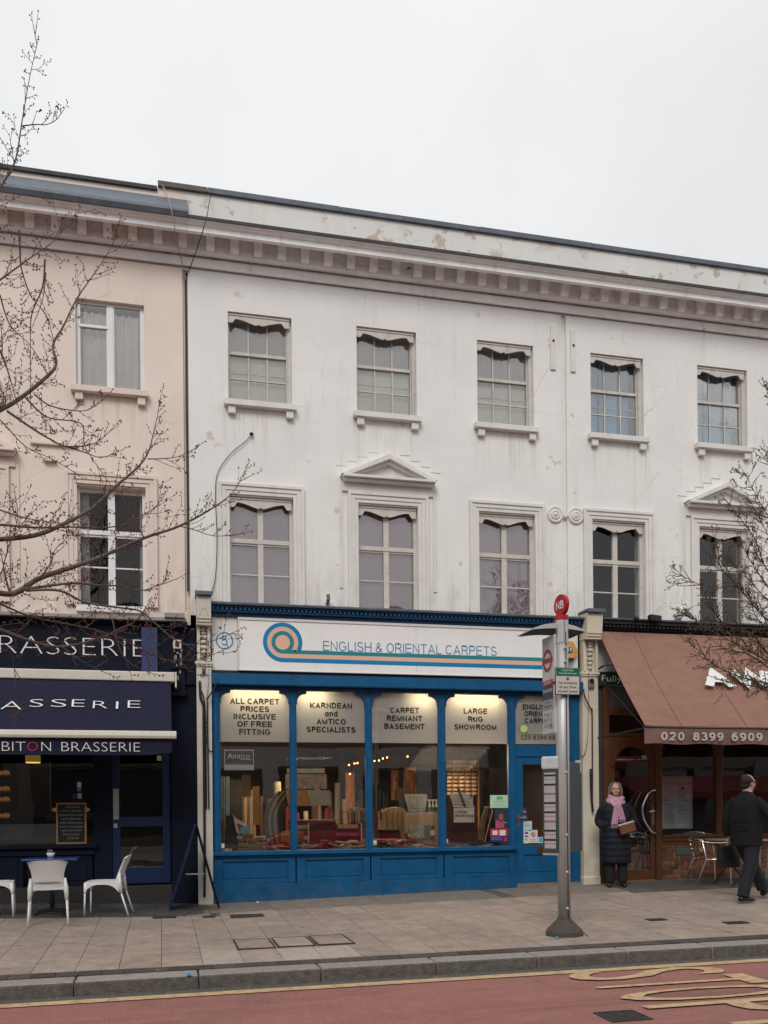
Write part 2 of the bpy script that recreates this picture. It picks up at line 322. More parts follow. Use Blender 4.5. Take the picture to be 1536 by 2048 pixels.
    if bump:
        b = n('ShaderNodeTexNoise'); b.inputs['Scale'].default_value = bscale; b.inputs['Detail'].default_value = 5; l(g.outputs['Position'], b.inputs['Vector'])
        bp = n('ShaderNodeBump'); bp.inputs['Strength'].default_value = bump; bp.inputs['Distance'].default_value = .01; l(b.outputs[0], bp.inputs['Height']); l(bp.outputs[0], p.inputs['Normal'])
    if emit: p.inputs['Emission Color'].default_value = (*emit[:3], 1); p.inputs['Emission Strength'].default_value = emit[3]
    return m
def glass_mat(name, k=1.0, tint=(1,1,1), rough=0.0, wav=.0, lo=.05):
    m, t = new_mat(name); n = t.nodes.new; l = t.links.new
    o = n('ShaderNodeOutputMaterial'); mx_ = n('ShaderNodeMixShader'); tr = n('ShaderNodeBsdfTransparent'); gl = n('ShaderNodeBsdfGlossy')
    tr.inputs[0].default_value = (*tint, 1); gl.inputs['Roughness'].default_value = rough; gl.inputs[0].default_value = (1,1,1,1)
    fr = n('ShaderNodeFresnel'); fr.inputs[0].default_value = 1.5
    ma = n('ShaderNodeMath'); ma.operation = 'MULTIPLY_ADD'; ma.inputs[1].default_value = 1.5*k; ma.inputs[2].default_value = lo*.4*k; ma.use_clamp = True
    l(fr.outputs[0], ma.inputs[0]); l(ma.outputs[0], mx_.inputs[0]); l(tr.outputs[0], mx_.inputs[1]); l(gl.outputs[0], mx_.inputs[2]); l(mx_.outputs[0], o.inputs[0])
    if wav:
        g = n('ShaderNodeNewGeometry'); b = n('ShaderNodeTexNoise'); b.inputs['Scale'].default_value = 2.2; b.inputs['Detail'].default_value = 1; l(g.outputs['Position'], b.inputs['Vector'])
        bp = n('ShaderNodeBump'); bp.inputs['Strength'].default_value = wav; bp.inputs['Distance'].default_value = .05; l(b.outputs[0], bp.inputs['Height']); l(bp.outputs[0], gl.inputs['Normal'])
    return m
def stucco(name, col, peel=(.5,.4,.31), th=.70, lines=.12):
    m, t = new_mat(name); n = t.nodes.new; l = t.links.new
    o = n('ShaderNodeOutputMaterial'); p = n('ShaderNodeBsdfPrincipled'); l(p.outputs[0], o.inputs[0]); p.inputs['Roughness'].default_value = .85; p.inputs['Specular IOR Level'].default_value = .2
    g = n('ShaderNodeNewGeometry'); pos = g.outputs['Position']
    def noise(sc, det=8, ro=.6, scale=None):
        x = n('ShaderNodeTexNoise'); x.inputs['Scale'].default_value = sc; x.inputs['Detail'].default_value = det; x.inputs['Roughness'].default_value = ro
        if scale:
            mp = n('ShaderNodeMapping'); mp.inputs['Scale'].default_value = scale; l(pos, mp.inputs[0]); l(mp.outputs[0], x.inputs['Vector'])
        else: l(pos, x.inputs['Vector'])
        return x.outputs[0]
    def rng(s, a, b, c=0., d=1.):
        x = n('ShaderNodeMapRange'); l(s, x.inputs[0]); x.inputs[1].default_value = a; x.inputs[2].default_value = b; x.inputs[3].default_value = c; x.inputs[4].default_value = d; return x.outputs[0]
    def mixc(f, a, bcol):
        x = n('ShaderNodeMix'); x.data_type = 'RGBA'; l(f, x.inputs[0]); l(a, x.inputs[6]); x.inputs[7].default_value = (*bcol, 1); return x.outputs[2]
    def mul_(a, b):
        x = n('ShaderNodeMath'); x.operation = 'MULTIPLY'; l(a, x.inputs[0]); l(b, x.inputs[1]); return x.outputs[0]
    v = n('ShaderNodeVectorMath'); v.operation = 'SCALE'; v.inputs[0].default_value = col; l(rng(noise(1.1), .3, .7, .94, 1.05), v.inputs['Scale']); c = v.outputs[0]
    c = mixc(rng(noise(14, 10, .75), .55, .8, 0, .28), c, (col[0]*.75, col[1]*.72, col[2]*.68))                # blotches
    c = mixc(rng(noise(1.0, 9, .7, (6, 6, .5)), .56, .82, 0, .5), c, (col[0]*.5, col[1]*.47, col[2]*.42))      # rain streaks
    pk = mul_(rng(noise(3.1, 10, .62), th-.03, th), rng(noise(.9, 2), .42, .5))
    c = mixc(pk, c, peel)                                                                                     # peeled paint
    sp = rng(noise(38, 3, .5), .76, .79); c = mixc(mul_(sp, rng(noise(2.3, 2), .5, .6)), c, (.12,.10,.085))     # pock marks
    cr_ = n('ShaderNodeTexVoronoi'); cr_.feature = 'DISTANCE_TO_EDGE'; cr_.inputs['Scale'].default_value = 1.05
    dist = n('ShaderNodeMixRGB'); dist.inputs[0].default_value = .12; l(pos, dist.inputs[1])
    nn = n('ShaderNodeTexNoise'); nn.inputs['Scale'].default_value = 4; nn.inputs['Detail'].default_value = 6; l(pos, nn.inputs['Vector']); l(nn.outputs[1], dist.inputs[2]); l(dist.outputs[0], cr_.inputs['Vector'])
    crk = mul_(rng(cr_.outputs[0], 0, .006, 1, 0), rng(noise(.7, 3), .5, .58)); c = mixc(mul_(crk, rng(noise(.7, 3), 0, 1, .45, .45)), c, (.3,.27,.24))
    sx = n('ShaderNodeSeparateXYZ'); l(pos, sx.inputs[0]); cx_ = n('ShaderNodeCombineXYZ'); l(sx.outputs[0], cx_.inputs[0]); l(sx.outputs[2], cx_.inputs[1])
    br = n('ShaderNodeTexBrick'); l(cx_.outputs[0], br.inputs['Vector']); br.inputs['Scale'].default_value = 1; br.inputs['Brick Width'].default_value = .95; br.inputs['Row Height'].default_value = .405
    br.inputs['Mortar Size'].default_value = .005; br.inputs['Mortar Smooth'].default_value = .3
    lf = mul_(rng(br.outputs['Fac'], 0, 1, 0, lines), rng(noise(2.0, 3), .4, .6)); c = mixc(lf, c, (col[0]*.5, col[1]*.5, col[2]*.5))
    fx = n('ShaderNodeMath'); fx.operation = 'MULTIPLY_ADD'; l(sx.outputs[0], fx.inputs[0]); fx.inputs[1].default_value = 1/1.98; fx.inputs[2].default_value = -.90/1.98
    ff = n('ShaderNodeMath'); ff.operation = 'FRACT'; l(fx.outputs[0], ff.inputs[0]); inx = mul_(rng(ff.outputs[0], .0, .03), rng(ff.outputs[0], .60, .56)); inz = mul_(rng(sx.outputs[2], 6.55, 7.25), rng(sx.outputs[2], 7.44, 7.42))
    stn = mul_(mul_(inx, inz), rng(noise(1.0, 7, .65, (9, 9, .35)), .50, .68)); c = mixc(mul_(stn, rng(stn, 0, 1, .42, .42)), c, (.40,.33,.26))
    zz = n('ShaderNodeSeparateXYZ'); l(pos, zz.inputs[0]); dz = mul_(rng(zz.outputs[2], 5.25, 4.45), rng(noise(1.6, 8, .7, (3,3,1)), .40, .72)); c = mixc(mul_(dz, rng(dz, 0, 1, .75, .75)), c, (.40,.35,.285))   # splash dirt above the shop cornice
    l(c, p.inputs['Base Color'])
    a1 = n('ShaderNodeMath'); a1.operation = 'ADD'; l(noise(45, 6, .7), a1.inputs[0]); l(rng(pk, 0, 1, 0, -.8), a1.inputs[1])
    bp = n('ShaderNodeBump'); bp.inputs['Strength'].default_value = .28; bp.inputs['Distance'].default_value = .012; l(a1.outputs[0], bp.inputs['Height']); l(bp.outputs[0], p.inputs['Normal'])
    return m
white = stucco('white stucco', (.76,.752,.728), (.62,.54,.45), .662, .18); pink = stucco('pink stucco', (.74,.635,.57), (.6,.5,.42), .8, .05)
parap = stucco('parapet stucco', (.70,.68,.65), (.50,.42,.345), .58, .1)
trim = M('stucco moulding', (.68,.66,.635), .8, var=.08, scale=3, grime=.45, bump=.25, dirt=((.30,.27,.24), .66, 5, .08))
ctrim = M('cornice paint', (.86,.86,.84), .8, var=.1, scale=3, grime=.5, bump=.25, dirt=((.24,.2,.17), .64, 4, .06))
pctrim = M('pink cornice paint', (.80,.76,.74), .8, var=.08, scale=3, grime=.4, bump=.25)
pinkt = M('pink moulding', (.70,.59,.535), .8, var=.06, scale=3, grime=.3, bump=.2)
oldpaint = M('weathered window paint', (.55,.52,.475), .65, var=.12, scale=9, grime=.7, bump=.3, dirt=((.22,.17,.13), .62, 14, .08))
whitew = M('white window paint', (.72,.71,.70), .45, var=.05, grime=.2, dirt=((.4,.36,.3), .68, 12, .08))
lead = M('lead flashing', (.10,.115,.14), .55, var=.25, scale=6, grime=.4, bump=.2)
slateg = M('dark weathered edge', (.055,.06,.058), .8, var=.3, scale=8, bump=.3)
stonecap = M('grey stone coping', (.12,.11,.10), .85, var=.3, scale=9, bump=.3)
blue = M('blue gloss paint', (.0035,.082,.200), .5, var=.2, scale=3.2, spec=.25, grime=.5, bump=.18, bscale=28, dirt=((.02,.10,.19), .60, 9, .16), splash=((.11,.115,.11), -.12, .30, .6))
blued = M('dark blue cornice paint', (.008,.05,.13), .5, var=.2, scale=7, grime=.4, bump=.1)
navy = M('navy paint', (.0045,.007,.018), .65, spec=.15, var=.2, scale=5, grime=.3, bump=.08)
navyd = M('blue door paint', (.005,.018,.065), .4, var=.15, scale=5, bump=.05)
navyf = M('navy awning fabric', (.020,.021,.043), .9, var=.12, scale=10, bump=.3, bscale=300, spec=.1)
signw = M('sign panel white', (.80,.785,.77), .35, var=.03, scale=2, bump=.02, grime=.2)
signs = M('sign side panel', (.72,.705,.69), .4, var=.03, scale=2, bump=.02, grime=.2)
alu = M('aluminium', (.62,.61,.60), .35, metal=.85, var=.1, scale=20, bump=.03)
alupale = M('cream aluminium', (.62,.57,.50), .5, var=.05, bump=.03, grime=.2)
steel = M('polished steel', (.7,.7,.7), .18, metal=1, var=.05, bump=0)
polem = M('brushed pole metal', (.46,.45,.44), .48, metal=.45, var=.14, scale=12, stretch=(1,1,.15), bump=.04)
cream = M('cream pilaster paint', (.62,.56,.45), .75, splash=((.16,.13,.10), -.05, .9, .6), var=.08, scale=4, grime=.5, bump=.25, dirt=((.26,.22,.17), .66, 7, .06))
creamd = M('carved stone paint', (.55,.50,.41), .8, var=.15, scale=14, grime=.4, bump=.3)
blk = M('black rubber', (.012,.012,.013), .6, var=.2)
blkm = M('black painted metal', (.018,.016,.016), .4, var=.2, scale=20)
letterw = M('white lettering', (.74,.73,.72), .5, var=.03, bump=0); letterb = M('black lettering', (.012,.010,.010), .5, var=.1, bump=0)
letterred = M('red lettering', (.38,.02,.035), .5, bump=0)
lblue = M('logo blue', (.0,.20,.42), .4, var=.03, bump=0); lteal = M('logo teal', (.02,.21,.25), .4, var=.03, bump=0); lpeach = M('logo peach', (.72,.44,.32), .4, var=.03, bump=0)
awnb = M('brown awning canvas', (.265,.148,.112), .92, var=.12, scale=3.2, stretch=(1.2,3,.5), bump=.25, bscale=260, spec=.1, grime=.35, dirt=((.17,.105,.08), .56, 1.3, .25))
wood = M('varnished wood', (.11,.043,.017), .38, var=.3, scale=5, stretch=(6,6,.6), bump=.06)
woodl = M('light wood', (.36,.22,.11), .5, var=.2, scale=6, stretch=(5,5,1), bump=.05)
brickm = M('red brick', (.16,.062,.036), .85, var=.35, scale=16, rand=.45, bump=.6, bscale=80)
mortar = M('mortar', (.36,.28,.19), .95, var=.2, bump=.5)
slabm = M('paving slab concrete', (.285,.225,.187), .88, spk=(55,.22), var=.22, scale=5, rand=.11, bump=.45, bscale=110, dirt=((.165,.13,.108), .56, 2.2, .25))
slabc = M('worn concrete', (.185,.152,.126), .9, spk=(50,.3), var=.22, scale=6, rand=.1, bump=.5, bscale=90, dirt=((.06,.05,.042), .58, 3.5, .2))
slabp = M('pale paving slab', (.33,.275,.23), .88, var=.14, scale=7, rand=.1, bump=.45, bscale=110)
slatem = M('dark slate tile', (.075,.071,.068), .5, var=.3, scale=7, rand=.15, bump=.4, bscale=30, dirt=((.11,.10,.095), .58, 5, .2))
tileg = M('grey terrace tile', (.105,.096,.09), .7, var=.25, scale=7, rand=.12, bump=.4, bscale=40)
joint = M('dark joint', (.10,.084,.07), .95, var=.3, bump=.4)
kerbf = M('kerb face shade and grime', (.105,.092,.082), .9, var=.35, scale=14, bump=1.0, bscale=40, dirt=((.17,.15,.13), .6, 8, .1))  # front face darker than the top: weaker light and grime both in the colour
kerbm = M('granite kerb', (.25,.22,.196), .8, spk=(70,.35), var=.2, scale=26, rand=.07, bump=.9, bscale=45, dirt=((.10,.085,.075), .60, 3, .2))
pbrick = M('dark paving brick', (.062,.048,.044), .9, var=.25, scale=14, rand=.25, bump=.5)
gutter = M('gutter asphalt', (.085,.078,.07), .95, spk=(60,.4), var=.3, scale=18, bump=.8, bscale=70)
roadred = M('red bus lane surface', (.275,.118,.100), .9, spk=(60,.28), var=.13, scale=2.4, stretch=(.5,2.2,1), bump=.8, bscale=130, dirt=((.17,.085,.072), .55, 1.9, .2), streak=(.15,.075,.064))
asph = M('asphalt', (.05,.05,.05), .9, var=.2, bump=.6, bscale=90)
def worn(name, col, under):
    m, t = new_mat(name); n = t.nodes.new; l = t.links.new
    o = n('ShaderNodeOutputMaterial'); p = n('ShaderNodeBsdfPrincipled'); l(p.outputs[0], o.inputs[0]); p.inputs['Roughness'].default_value = .85
    g = n('ShaderNodeNewGeometry'); a = n('ShaderNodeTexNoise'); a.inputs['Scale'].default_value = 9; a.inputs['Detail'].default_value = 12; a.inputs['Roughness'].default_value = .78; l(g.outputs['Position'], a.inputs['Vector'])
    r = n('ShaderNodeMapRange'); l(a.outputs[0], r.inputs[0]); r.inputs[1].default_value = .46; r.inputs[2].default_value = .66
    x = n('ShaderNodeMix'); x.data_type = 'RGBA'; l(r.outputs[0], x.inputs[0]); x.inputs[6].default_value = (*col, 1); x.inputs[7].default_value = (*under, 1); l(x.outputs[2], p.inputs['Base Color'])
    return m
yellowp = worn('worn yellow marking', (.47,.34,.18), (.28,.14,.11))
iron = M('cast iron', (.05,.046,.043), .6, metal=.3, var=.3, scale=20, bump=.4)
frost = None
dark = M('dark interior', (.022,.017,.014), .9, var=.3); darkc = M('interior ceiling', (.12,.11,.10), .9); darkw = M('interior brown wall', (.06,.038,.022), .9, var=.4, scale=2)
glass = glass_mat('shop glass', 1.05, wav=.02); glassu = glass_mat('old sash glass', 1.35, wav=.12, tint=(.98,.965,.955)); glassd = glass_mat('dark glass', .30, wav=.1)
blind = M('greenish blind', (.84,.88,.76), .8, var=.06, scale=2, bump=.05); blueb = M('pale blue curtain', (.24,.57,.84), .8, var=.08, scale=3, bump=.05); blueb2 = M('blue curtain edge', (.03,.12,.19), .8)
lav = M('dusty grey window film', (.47,.375,.435), .7, var=.12, scale=2.5, bump=.1, dirt=((.50,.44,.43), .53, 2.0, .25))
curt = M('net curtain', (.88,.86,.82), .9, var=.1, bump=.05)
greym = M('grey sheet', (.22,.22,.22), .7); bark = M('tree bark', (.10,.078,.062), .9, var=.4, scale=14, bump=.9, bscale=50, dirt=((.16,.15,.12), .55, 10, .1))
twigm = M('twig bark', (.075,.052,.042), .85, var=.3, scale=20, bump=0); budm = M('red bud', (.115,.020,.015), .7, var=.4, scale=30, bump=0)
twigd = M('dark twig bark', (.045,.033,.026), .85, var=.3, scale=20, bump=0); budd = M('brown bud', (.13,.075,.035), .7, var=.4, scale=30, bump=0)
# ------------------------------------------------------------------ ground
def zg(X, Y):
    pts = [(-8, .05), (-2, .03), (0.2, -.045), (.7, -.07), (7, .068), (13, .17)]
    X = max(-8, min(13, X)); zw = pts[-1][1]
    for (a, za), (b, zb) in zip(pts, pts[1:]):
        if a <= X <= b: zw = za + (zb-za)*(X-a)/(b-a); break
    zk = -.125 + .006*X; t = max(0, min(1, -Y/5.6)); return zw + (zk-zw)*t
KY = -5.74                                   # kerb face
def zr(X): return -.250 + .006*max(-8, min(13, X))
def struct(name, mb, mat, **k): return obj(name, mb, mat, kind='structure', **k)
g = MB(); g.quad((-150,-150,-.5), (150,-150,-.5), (150,150,-.5), (-150,150,-.5)); struct('ground', g, asph)
g = MB(); g.grid(lambda u, v: (-60+120*u, -13.3+(13.3+KY)*v, zr(-60+120*u)), 60, 1); road = struct('road', g, roadred)
g = MB(); g.grid(lambda u, v: (-60+120*u, KY-.17+.17*v, zr(-60+120*u)+.004), 60, 1); struct('gutter', g, gutter)
g = MB(); g.grid(lambda u, v: (-12+30*u, KY+.3+(-(KY+.3)+.3)*v, zg(-12+30*u, KY+.3+(-(KY+.3)+.3)*v)-.012), 60, 20); pav = struct('pavement', g, joint)
g = MB(); g.box(-60, -12, KY, .3, -.6, .03); g.box(18, 60, KY, .3, -.6, .1); obj('far_pavement', g, slabm, pav)
g = MB(); g.box(-60, 60, -19.5, -13.3, -.5, -.1); struct('opposite_pavement', g, slabc)
def slab(name, par, x0, x1, y0, y1, mat, lift=0.0, gap=.0028, t=.04, jit=.0015, skew=0):
    h = lift + random.uniform(-jit, jit); x0 += gap; x1 -= gap; y0 += gap; y1 -= gap
    c = [(x0,y0),(x1,y0),(x1,y1),(x0,y1)]
    tz = [zg(a, b)+h for a, b in c]; b_ = min(tz)-t
    m = MB(); m.add([(a, b, b_) for a, b in c] + [(a, b, z) for (a, b), z in zip(c, tz)], [(4,5,6,7),(0,1,5,4),(1,2,6,5),(2,3,7,6),(3,0,4,7)])
    return obj(name, m, mat, par, fix=False)
# main field of long slabs, columns running to the kerb
x = -2.72; rows = [-5.22, -4.50, -3.62, -2.74, -1.95, -1.42]
while x < 9.6:
    w = .385
    for i in range(5):
        y0, y1 = rows[i], rows[i+1]
        if i == 4: y1 = -1.56 if x < .6 else (-1.42 if x > 6.6 else -1.20)
        if x > 7.9 and i == 0: pass
        m_ = slabp if (.0 < x < .7 and i in (0,)) or (1.0 < x < 1.9 and i == 0) else slabm
        if x < 1.2 and i < 4 and random.random() < .55:
            ym = (y0+y1)/2; slab('paving_slab', pav, x, x+w, y0, ym, m_); slab('paving_slab', pav, x, x+w, ym, y1, slabm)
        else: slab('paving_slab', pav, x, x+w, y0, y1, m_)
    x += w
# the recessed utility cover set in slabs
x = -2.95
while x < 9.4:
    slab('paving_brick', pav, x, x+.2, KY+.31, -5.225, pbrick, gap=.003); x += .2
for a, b in ((.62,1.5),(1.5,2.4),(2.4,3.05),(3.05,4.9),(5.1,5.9),(5.9,6.95)): slab('concrete_slab', pav, a, b, -1.19, -.03, slabc)
slab('concrete_slab', pav, 4.9, 5.1, -1.19, -.03, joint, lift=-.006)
x = -3.3
while x < .40:
    for j in range(4): slab('slate_tile', pav, x, x+.4, -1.555+j*.43, -1.555+(j+1)*.43, slatem)
    x += .4
slab('concrete_slab', pav, .30, .615, -1.55, .16, slabc, lift=-.001)
x = 6.98
while x < 11.4:
    for j in range(4): slab('terrace_tile', pav, x, x+.4, -1.40+j*.39, -1.40+(j+1)*.39, tileg)
    x += .4
kerb = struct('kerb', MB().box(-60, -4.8, KY, KY+.3, -.6, -.12).box(12.6, 60, KY, KY+.3, -.6, -.06), kerbm)
kj = [-4.8, -3.8, -2.8, -1.8, -.76, .30, 1.40, 2.50, 3.52, 4.48, 5.42, 6.4, 7.4, 8.4, 9.4, 10.4, 11.5, 12.6]
for a, b in zip(kj, kj[1:]):
    a += .006; b -= .006; t0, t1 = zg(a, -5.6), zg(b, -5.6); j = random.uniform(-.004, .004)
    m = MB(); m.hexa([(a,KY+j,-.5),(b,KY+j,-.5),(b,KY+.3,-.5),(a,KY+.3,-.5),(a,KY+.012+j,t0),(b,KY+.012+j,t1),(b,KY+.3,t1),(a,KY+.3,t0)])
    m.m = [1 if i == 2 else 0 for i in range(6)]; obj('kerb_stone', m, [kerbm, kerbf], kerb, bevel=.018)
# painted line and lettering on the road
ym = struct('road_marking', MB().grid(lambda u, v: (-20+40*u, KY-.33+.15*v, zr(-20+40*u)+.008), 40, 1), yellowp)
for ch, ya, yb in (('S', -6.10, -6.50), ('T', -6.57, -7.00), ('O', -7.02, -7.45), ('P', -7.55, -7.98)):
    text(ch, (3.62, (ya+yb)/2, zr(4.3)+.009), 1.56 if ch != 'S' else 1.5, yellowp, ym, w=abs(ya-yb), bold=.0, right_=(0,-1,0), up_=(1,0,.004), out_=(0,0,1), thick=.001)
obj('bay_line', MB().grid(lambda u, v: (3.95+6*u, -8.30+.1*v, zr(4+6*u)+.008), 8, 1), yellowp, ym)
# covers and gullies
def cover(name, label, x0, x1, y0, y1, z, nx, ny, mat=iron, cat='drain cover'):
    t = thing(name, label, cat, ((x0+x1)/2, (y0+y1)/2, z))
    obj('frame', MB().box(x0, x1, y0, y0+.02, z-.03, z+.006).box(x0, x1, y1-.02, y1, z-.03, z+.006).box(x0, x0+.02, y0+.02, y1-.02, z-.03, z+.006).box(x1-.02, x1, y0+.02, y1-.02, z-.03, z+.006), mat, t)
    obj('plate', MB().box(x0+.02, x1-.02, y0+.02, y1-.02, z-.03, z+.001), mat, t)
    m = MB(); dx = (x1-x0-.06)/nx; dy = (y1-y0-.06)/ny
    for i in range(nx):
        for j in range(ny): m.box(x0+.03+i*dx+.008, x0+.03+(i+1)*dx-.008, y0+.03+j*dy+.008, y0+.03+(j+1)*dy-.008, z, z+.005)
    obj('tread', m, mat, t)
cover('manhole_cover', 'square black iron cover set in the red bus lane', 3.17, 3.50, -7.94, -7.62, zr(3.3)+.003, 6, 6, cat='manhole cover')
cover('utility_cover', 'small slotted black cover in the paving before the navy brasserie', 0.02-.16, .16, -1.75, -1.58, zg(0,-1.7)+.006, 6, 2, cat='utility cover')
cover('utility_cover', 'tiny dark stopcock cover in the paving beside the leaning board', .50, .66, -1.72, -1.56, zg(.6,-1.7)+.006, 2, 2, cat='utility cover')
cover('inspection_cover', 'long dark inspection cover in the paving left of the blue shopfront', .86, 1.30, -1.86, -1.55, zg(1.1,-1.7)+.004, 8, 3, cat='utility cover')
cover('utility_cover', 'small dark cover in the paving right of the bus stop pole', 5.72, 5.95, -3.98, -3.84, zg(5.8,-3.9)+.006, 3, 2, cat='utility cover')
cover('utility_cover', 'dark rectangular cover near the kerb at the right edge', 6.45, 6.72, -4.5, -4.34, zg(6.5,-4.4)+.006, 4, 2, cat='utility cover')
t = thing('telecom_cover', 'triple slab-filled utility cover with dark steel edges in the pavement', 'utility cover', (1.6, -4.3, zg(1.6,-4.3)))
for i in range(3):
    x0 = .74+i*.42; z = zg(x0+.2, -4.1)+.006
    obj('frame', MB().box(x0,x0+.40,-4.46,-4.445,z-.03,z+.005).box(x0,x0+.40,-3.775,-3.76,z-.03,z+.005).box(x0,x0+.015,-4.445,-3.775,z-.03,z+.005).box(x0+.385,x0+.40,-4.445,-3.775,z-.03,z+.005), iron, t)
    obj('infill', MB().box(x0+.02,x0+.38,-4.44,-3.78,z-.02,z+.002), slabm, t)
# litter and chewing gum spots
gum = MB()
for i in range(420):
    X, Y = random.uniform(-2.6, 8.5), random.uniform(-5.4, -.1); r = random.uniform(.006, .017); z = zg(X, Y)+.0035
    gum.add([(X+r*math.cos(a*1.05)*random.uniform(.7,1.2), Y+r*math.sin(a*1.05)*random.uniform(.7,1.2), z) for a in range(6)], [(0,1,2,3,4,5)])
for i in range(140):
    X, Y = random.uniform(-2, 8), random.uniform(KY-.18, KY-.02) if i < 60 else random.uniform(-9, -6.1); r = random.uniform(.004, .012); z = zr(X)+.007
    gum.add([(X+r*math.cos(a*1.05)*random.uniform(.7,1.4), Y+r*math.sin(a*1.05)*random.uniform(.7,1.2), z) for a in range(6)], [(0,1,2,3,4,5)])
tag(obj('chewing_gum', gum, M('old gum', (.34,.30,.26), .9, bump=0), fix=False), 'pale spots of old chewing gum and litter scattered over the paving', 'litter', kind='stuff')
def scrap(label, px, py, col, r=.03, name='litter_scrap'):
    d = ray(px, py); X, Y = 0, -5
    z = 0
    for _ in range(20):
        q = CAM + d*((z-CAM.z)/d.z); z = zg(q.x, q.y) if q.y > KY else zr(q.x)
    t = obj(name, MB().shell(lambda u, v: (q.x-r+2*r*u, q.y-r*.7+1.4*r*v, z+.008+.012*math.sin(u*3)*v), 4, 3, (0,0,.002)), M(name, col, .7), None)
    tag(t, label, 'litter')
scrap('curled yellow fallen leaf on the paving before the blue shop', 607, 1854, (.42,.25,.06), name='fallen_leaf')
scrap('small white paper scrap under the blue stall riser', 515, 1806, (.7,.7,.68), .022)
scrap('blue scrap of litter in the gutter', 378, 1980, (.02,.16,.5), .022)
scrap('turquoise scrap beside the foot of the bus stop', 1114, 1877, (.02,.3,.35), .025)

# ------------------------------------------------------------------ facade helper
def wall_mb(x0, x1, z0, z1, holes, y=0.0, dep=.35, closed=True):
    m = MB(); xs = sorted(set([x0, x1] + [h[i] for h in holes for i in (0, 1)])); zs = sorted(set([z0, z1] + [h[i] for h in holes for i in (2, 3)]))
    for a, b in zip(xs, xs[1:]):
        for c, d in zip(zs, zs[1:]):
            if any(h[0]-1e-6 <= a and b <= h[1]+1e-6 and h[2]-1e-6 <= c and d <= h[3]+1e-6 for h in holes): continue
            m.quad((a,y,c), (b,y,c), (b,y,d), (a,y,d))
    for h in holes:
        a, b, c, d = h[:4]; e = y + (h[4] if len(h) > 4 else dep)
        m.quad((a,y,c),(a,y,d),(a,e,d),(a,e,c)); m.quad((b,y,c),(b,e,c),(b,e,d),(b,y,d)); m.quad((a,y,d),(b,y,d),(b,e,d),(a,e,d)); m.quad((a,y,c),(a,e,c),(b,e,c),(b,y,c))
        if len(h) > 4: m.quad((a,e,c),(b,e,c),(b,e,d),(a,e,d))
    return m
def valance(w, z, parent, x0, y, h=.145, mat=None):
    """wavy timber pelmet board hanging at z, width w"""
    def edge(u):                           # 0..1 → lower edge
        s = abs(2*u-1)
        if s > .84: return -h
        q = s/.78; hi = .082
        if s > .78: return -hi + (hi-h)*((s-.78)/.06)**.6
        return -(hi + (h+.012-hi)*(.5+.5*math.cos(math.pi*q**.85))) + (.026*(1-s/.07) if s < .07 else 0)
    n = 40; m = MB()
    for i in range(n):
        u, u2 = i/n, (i+1)/n; a, b = x0+w*u, x0+w*u2
        m.hexa([(a,y,z+edge(u)),(b,y,z+edge(u2)),(b,y+.02,z+edge(u2)),(a,y+.02,z+edge(u)),(a,y,z),(b,y,z),(b,y+.02,z),(a,y+.02,z)])
    m.box(x0, x0+w, y-.012, y+.02, z-.035, z-.018)
    return obj('valance', m, mat or oldpaint, parent, fix=False)
def panes(parent, xs, zs, y, mat, t=.004):
    for a, b in xs:
        for c, d in zs:                    # every old pane sits slightly out of true
            e = [random.uniform(-.0032, .0032) for _ in range(3)]; e.append(e[0]+e[2]-e[1]); q = [(a,c),(b,c),(b,d),(a,d)]
            m = MB(); m.hexa([(q[0][0],y+e[0],q[0][1]),(q[1][0],y+e[1],q[1][1]),(q[1][0],y+e[1]+t,q[1][1]),(q[0][0],y+e[0]+t,q[0][1]),(q[3][0],y+e[3],q[3][1]),(q[2][0],y+e[2],q[2][1]),(q[2][0],y+e[2]+t,q[2][1]),(q[3][0],y+e[3]+t,q[3][1])])
            obj('pane', m, mat, parent, fix=False)
def sill(parent, x0, x1, zt, mat):
    s = obj('window_sill', MB().box(x0-.07, x1+.055, -.11, .13, zt-.085, zt), mat, parent, bevel=.006)
    for cx_ in (x0+.045, x1-.045): obj('corbel', MB().box(cx_-.055, cx_+.055, -.075, 0, zt-.20, zt-.085), mat, s, bevel=.006)
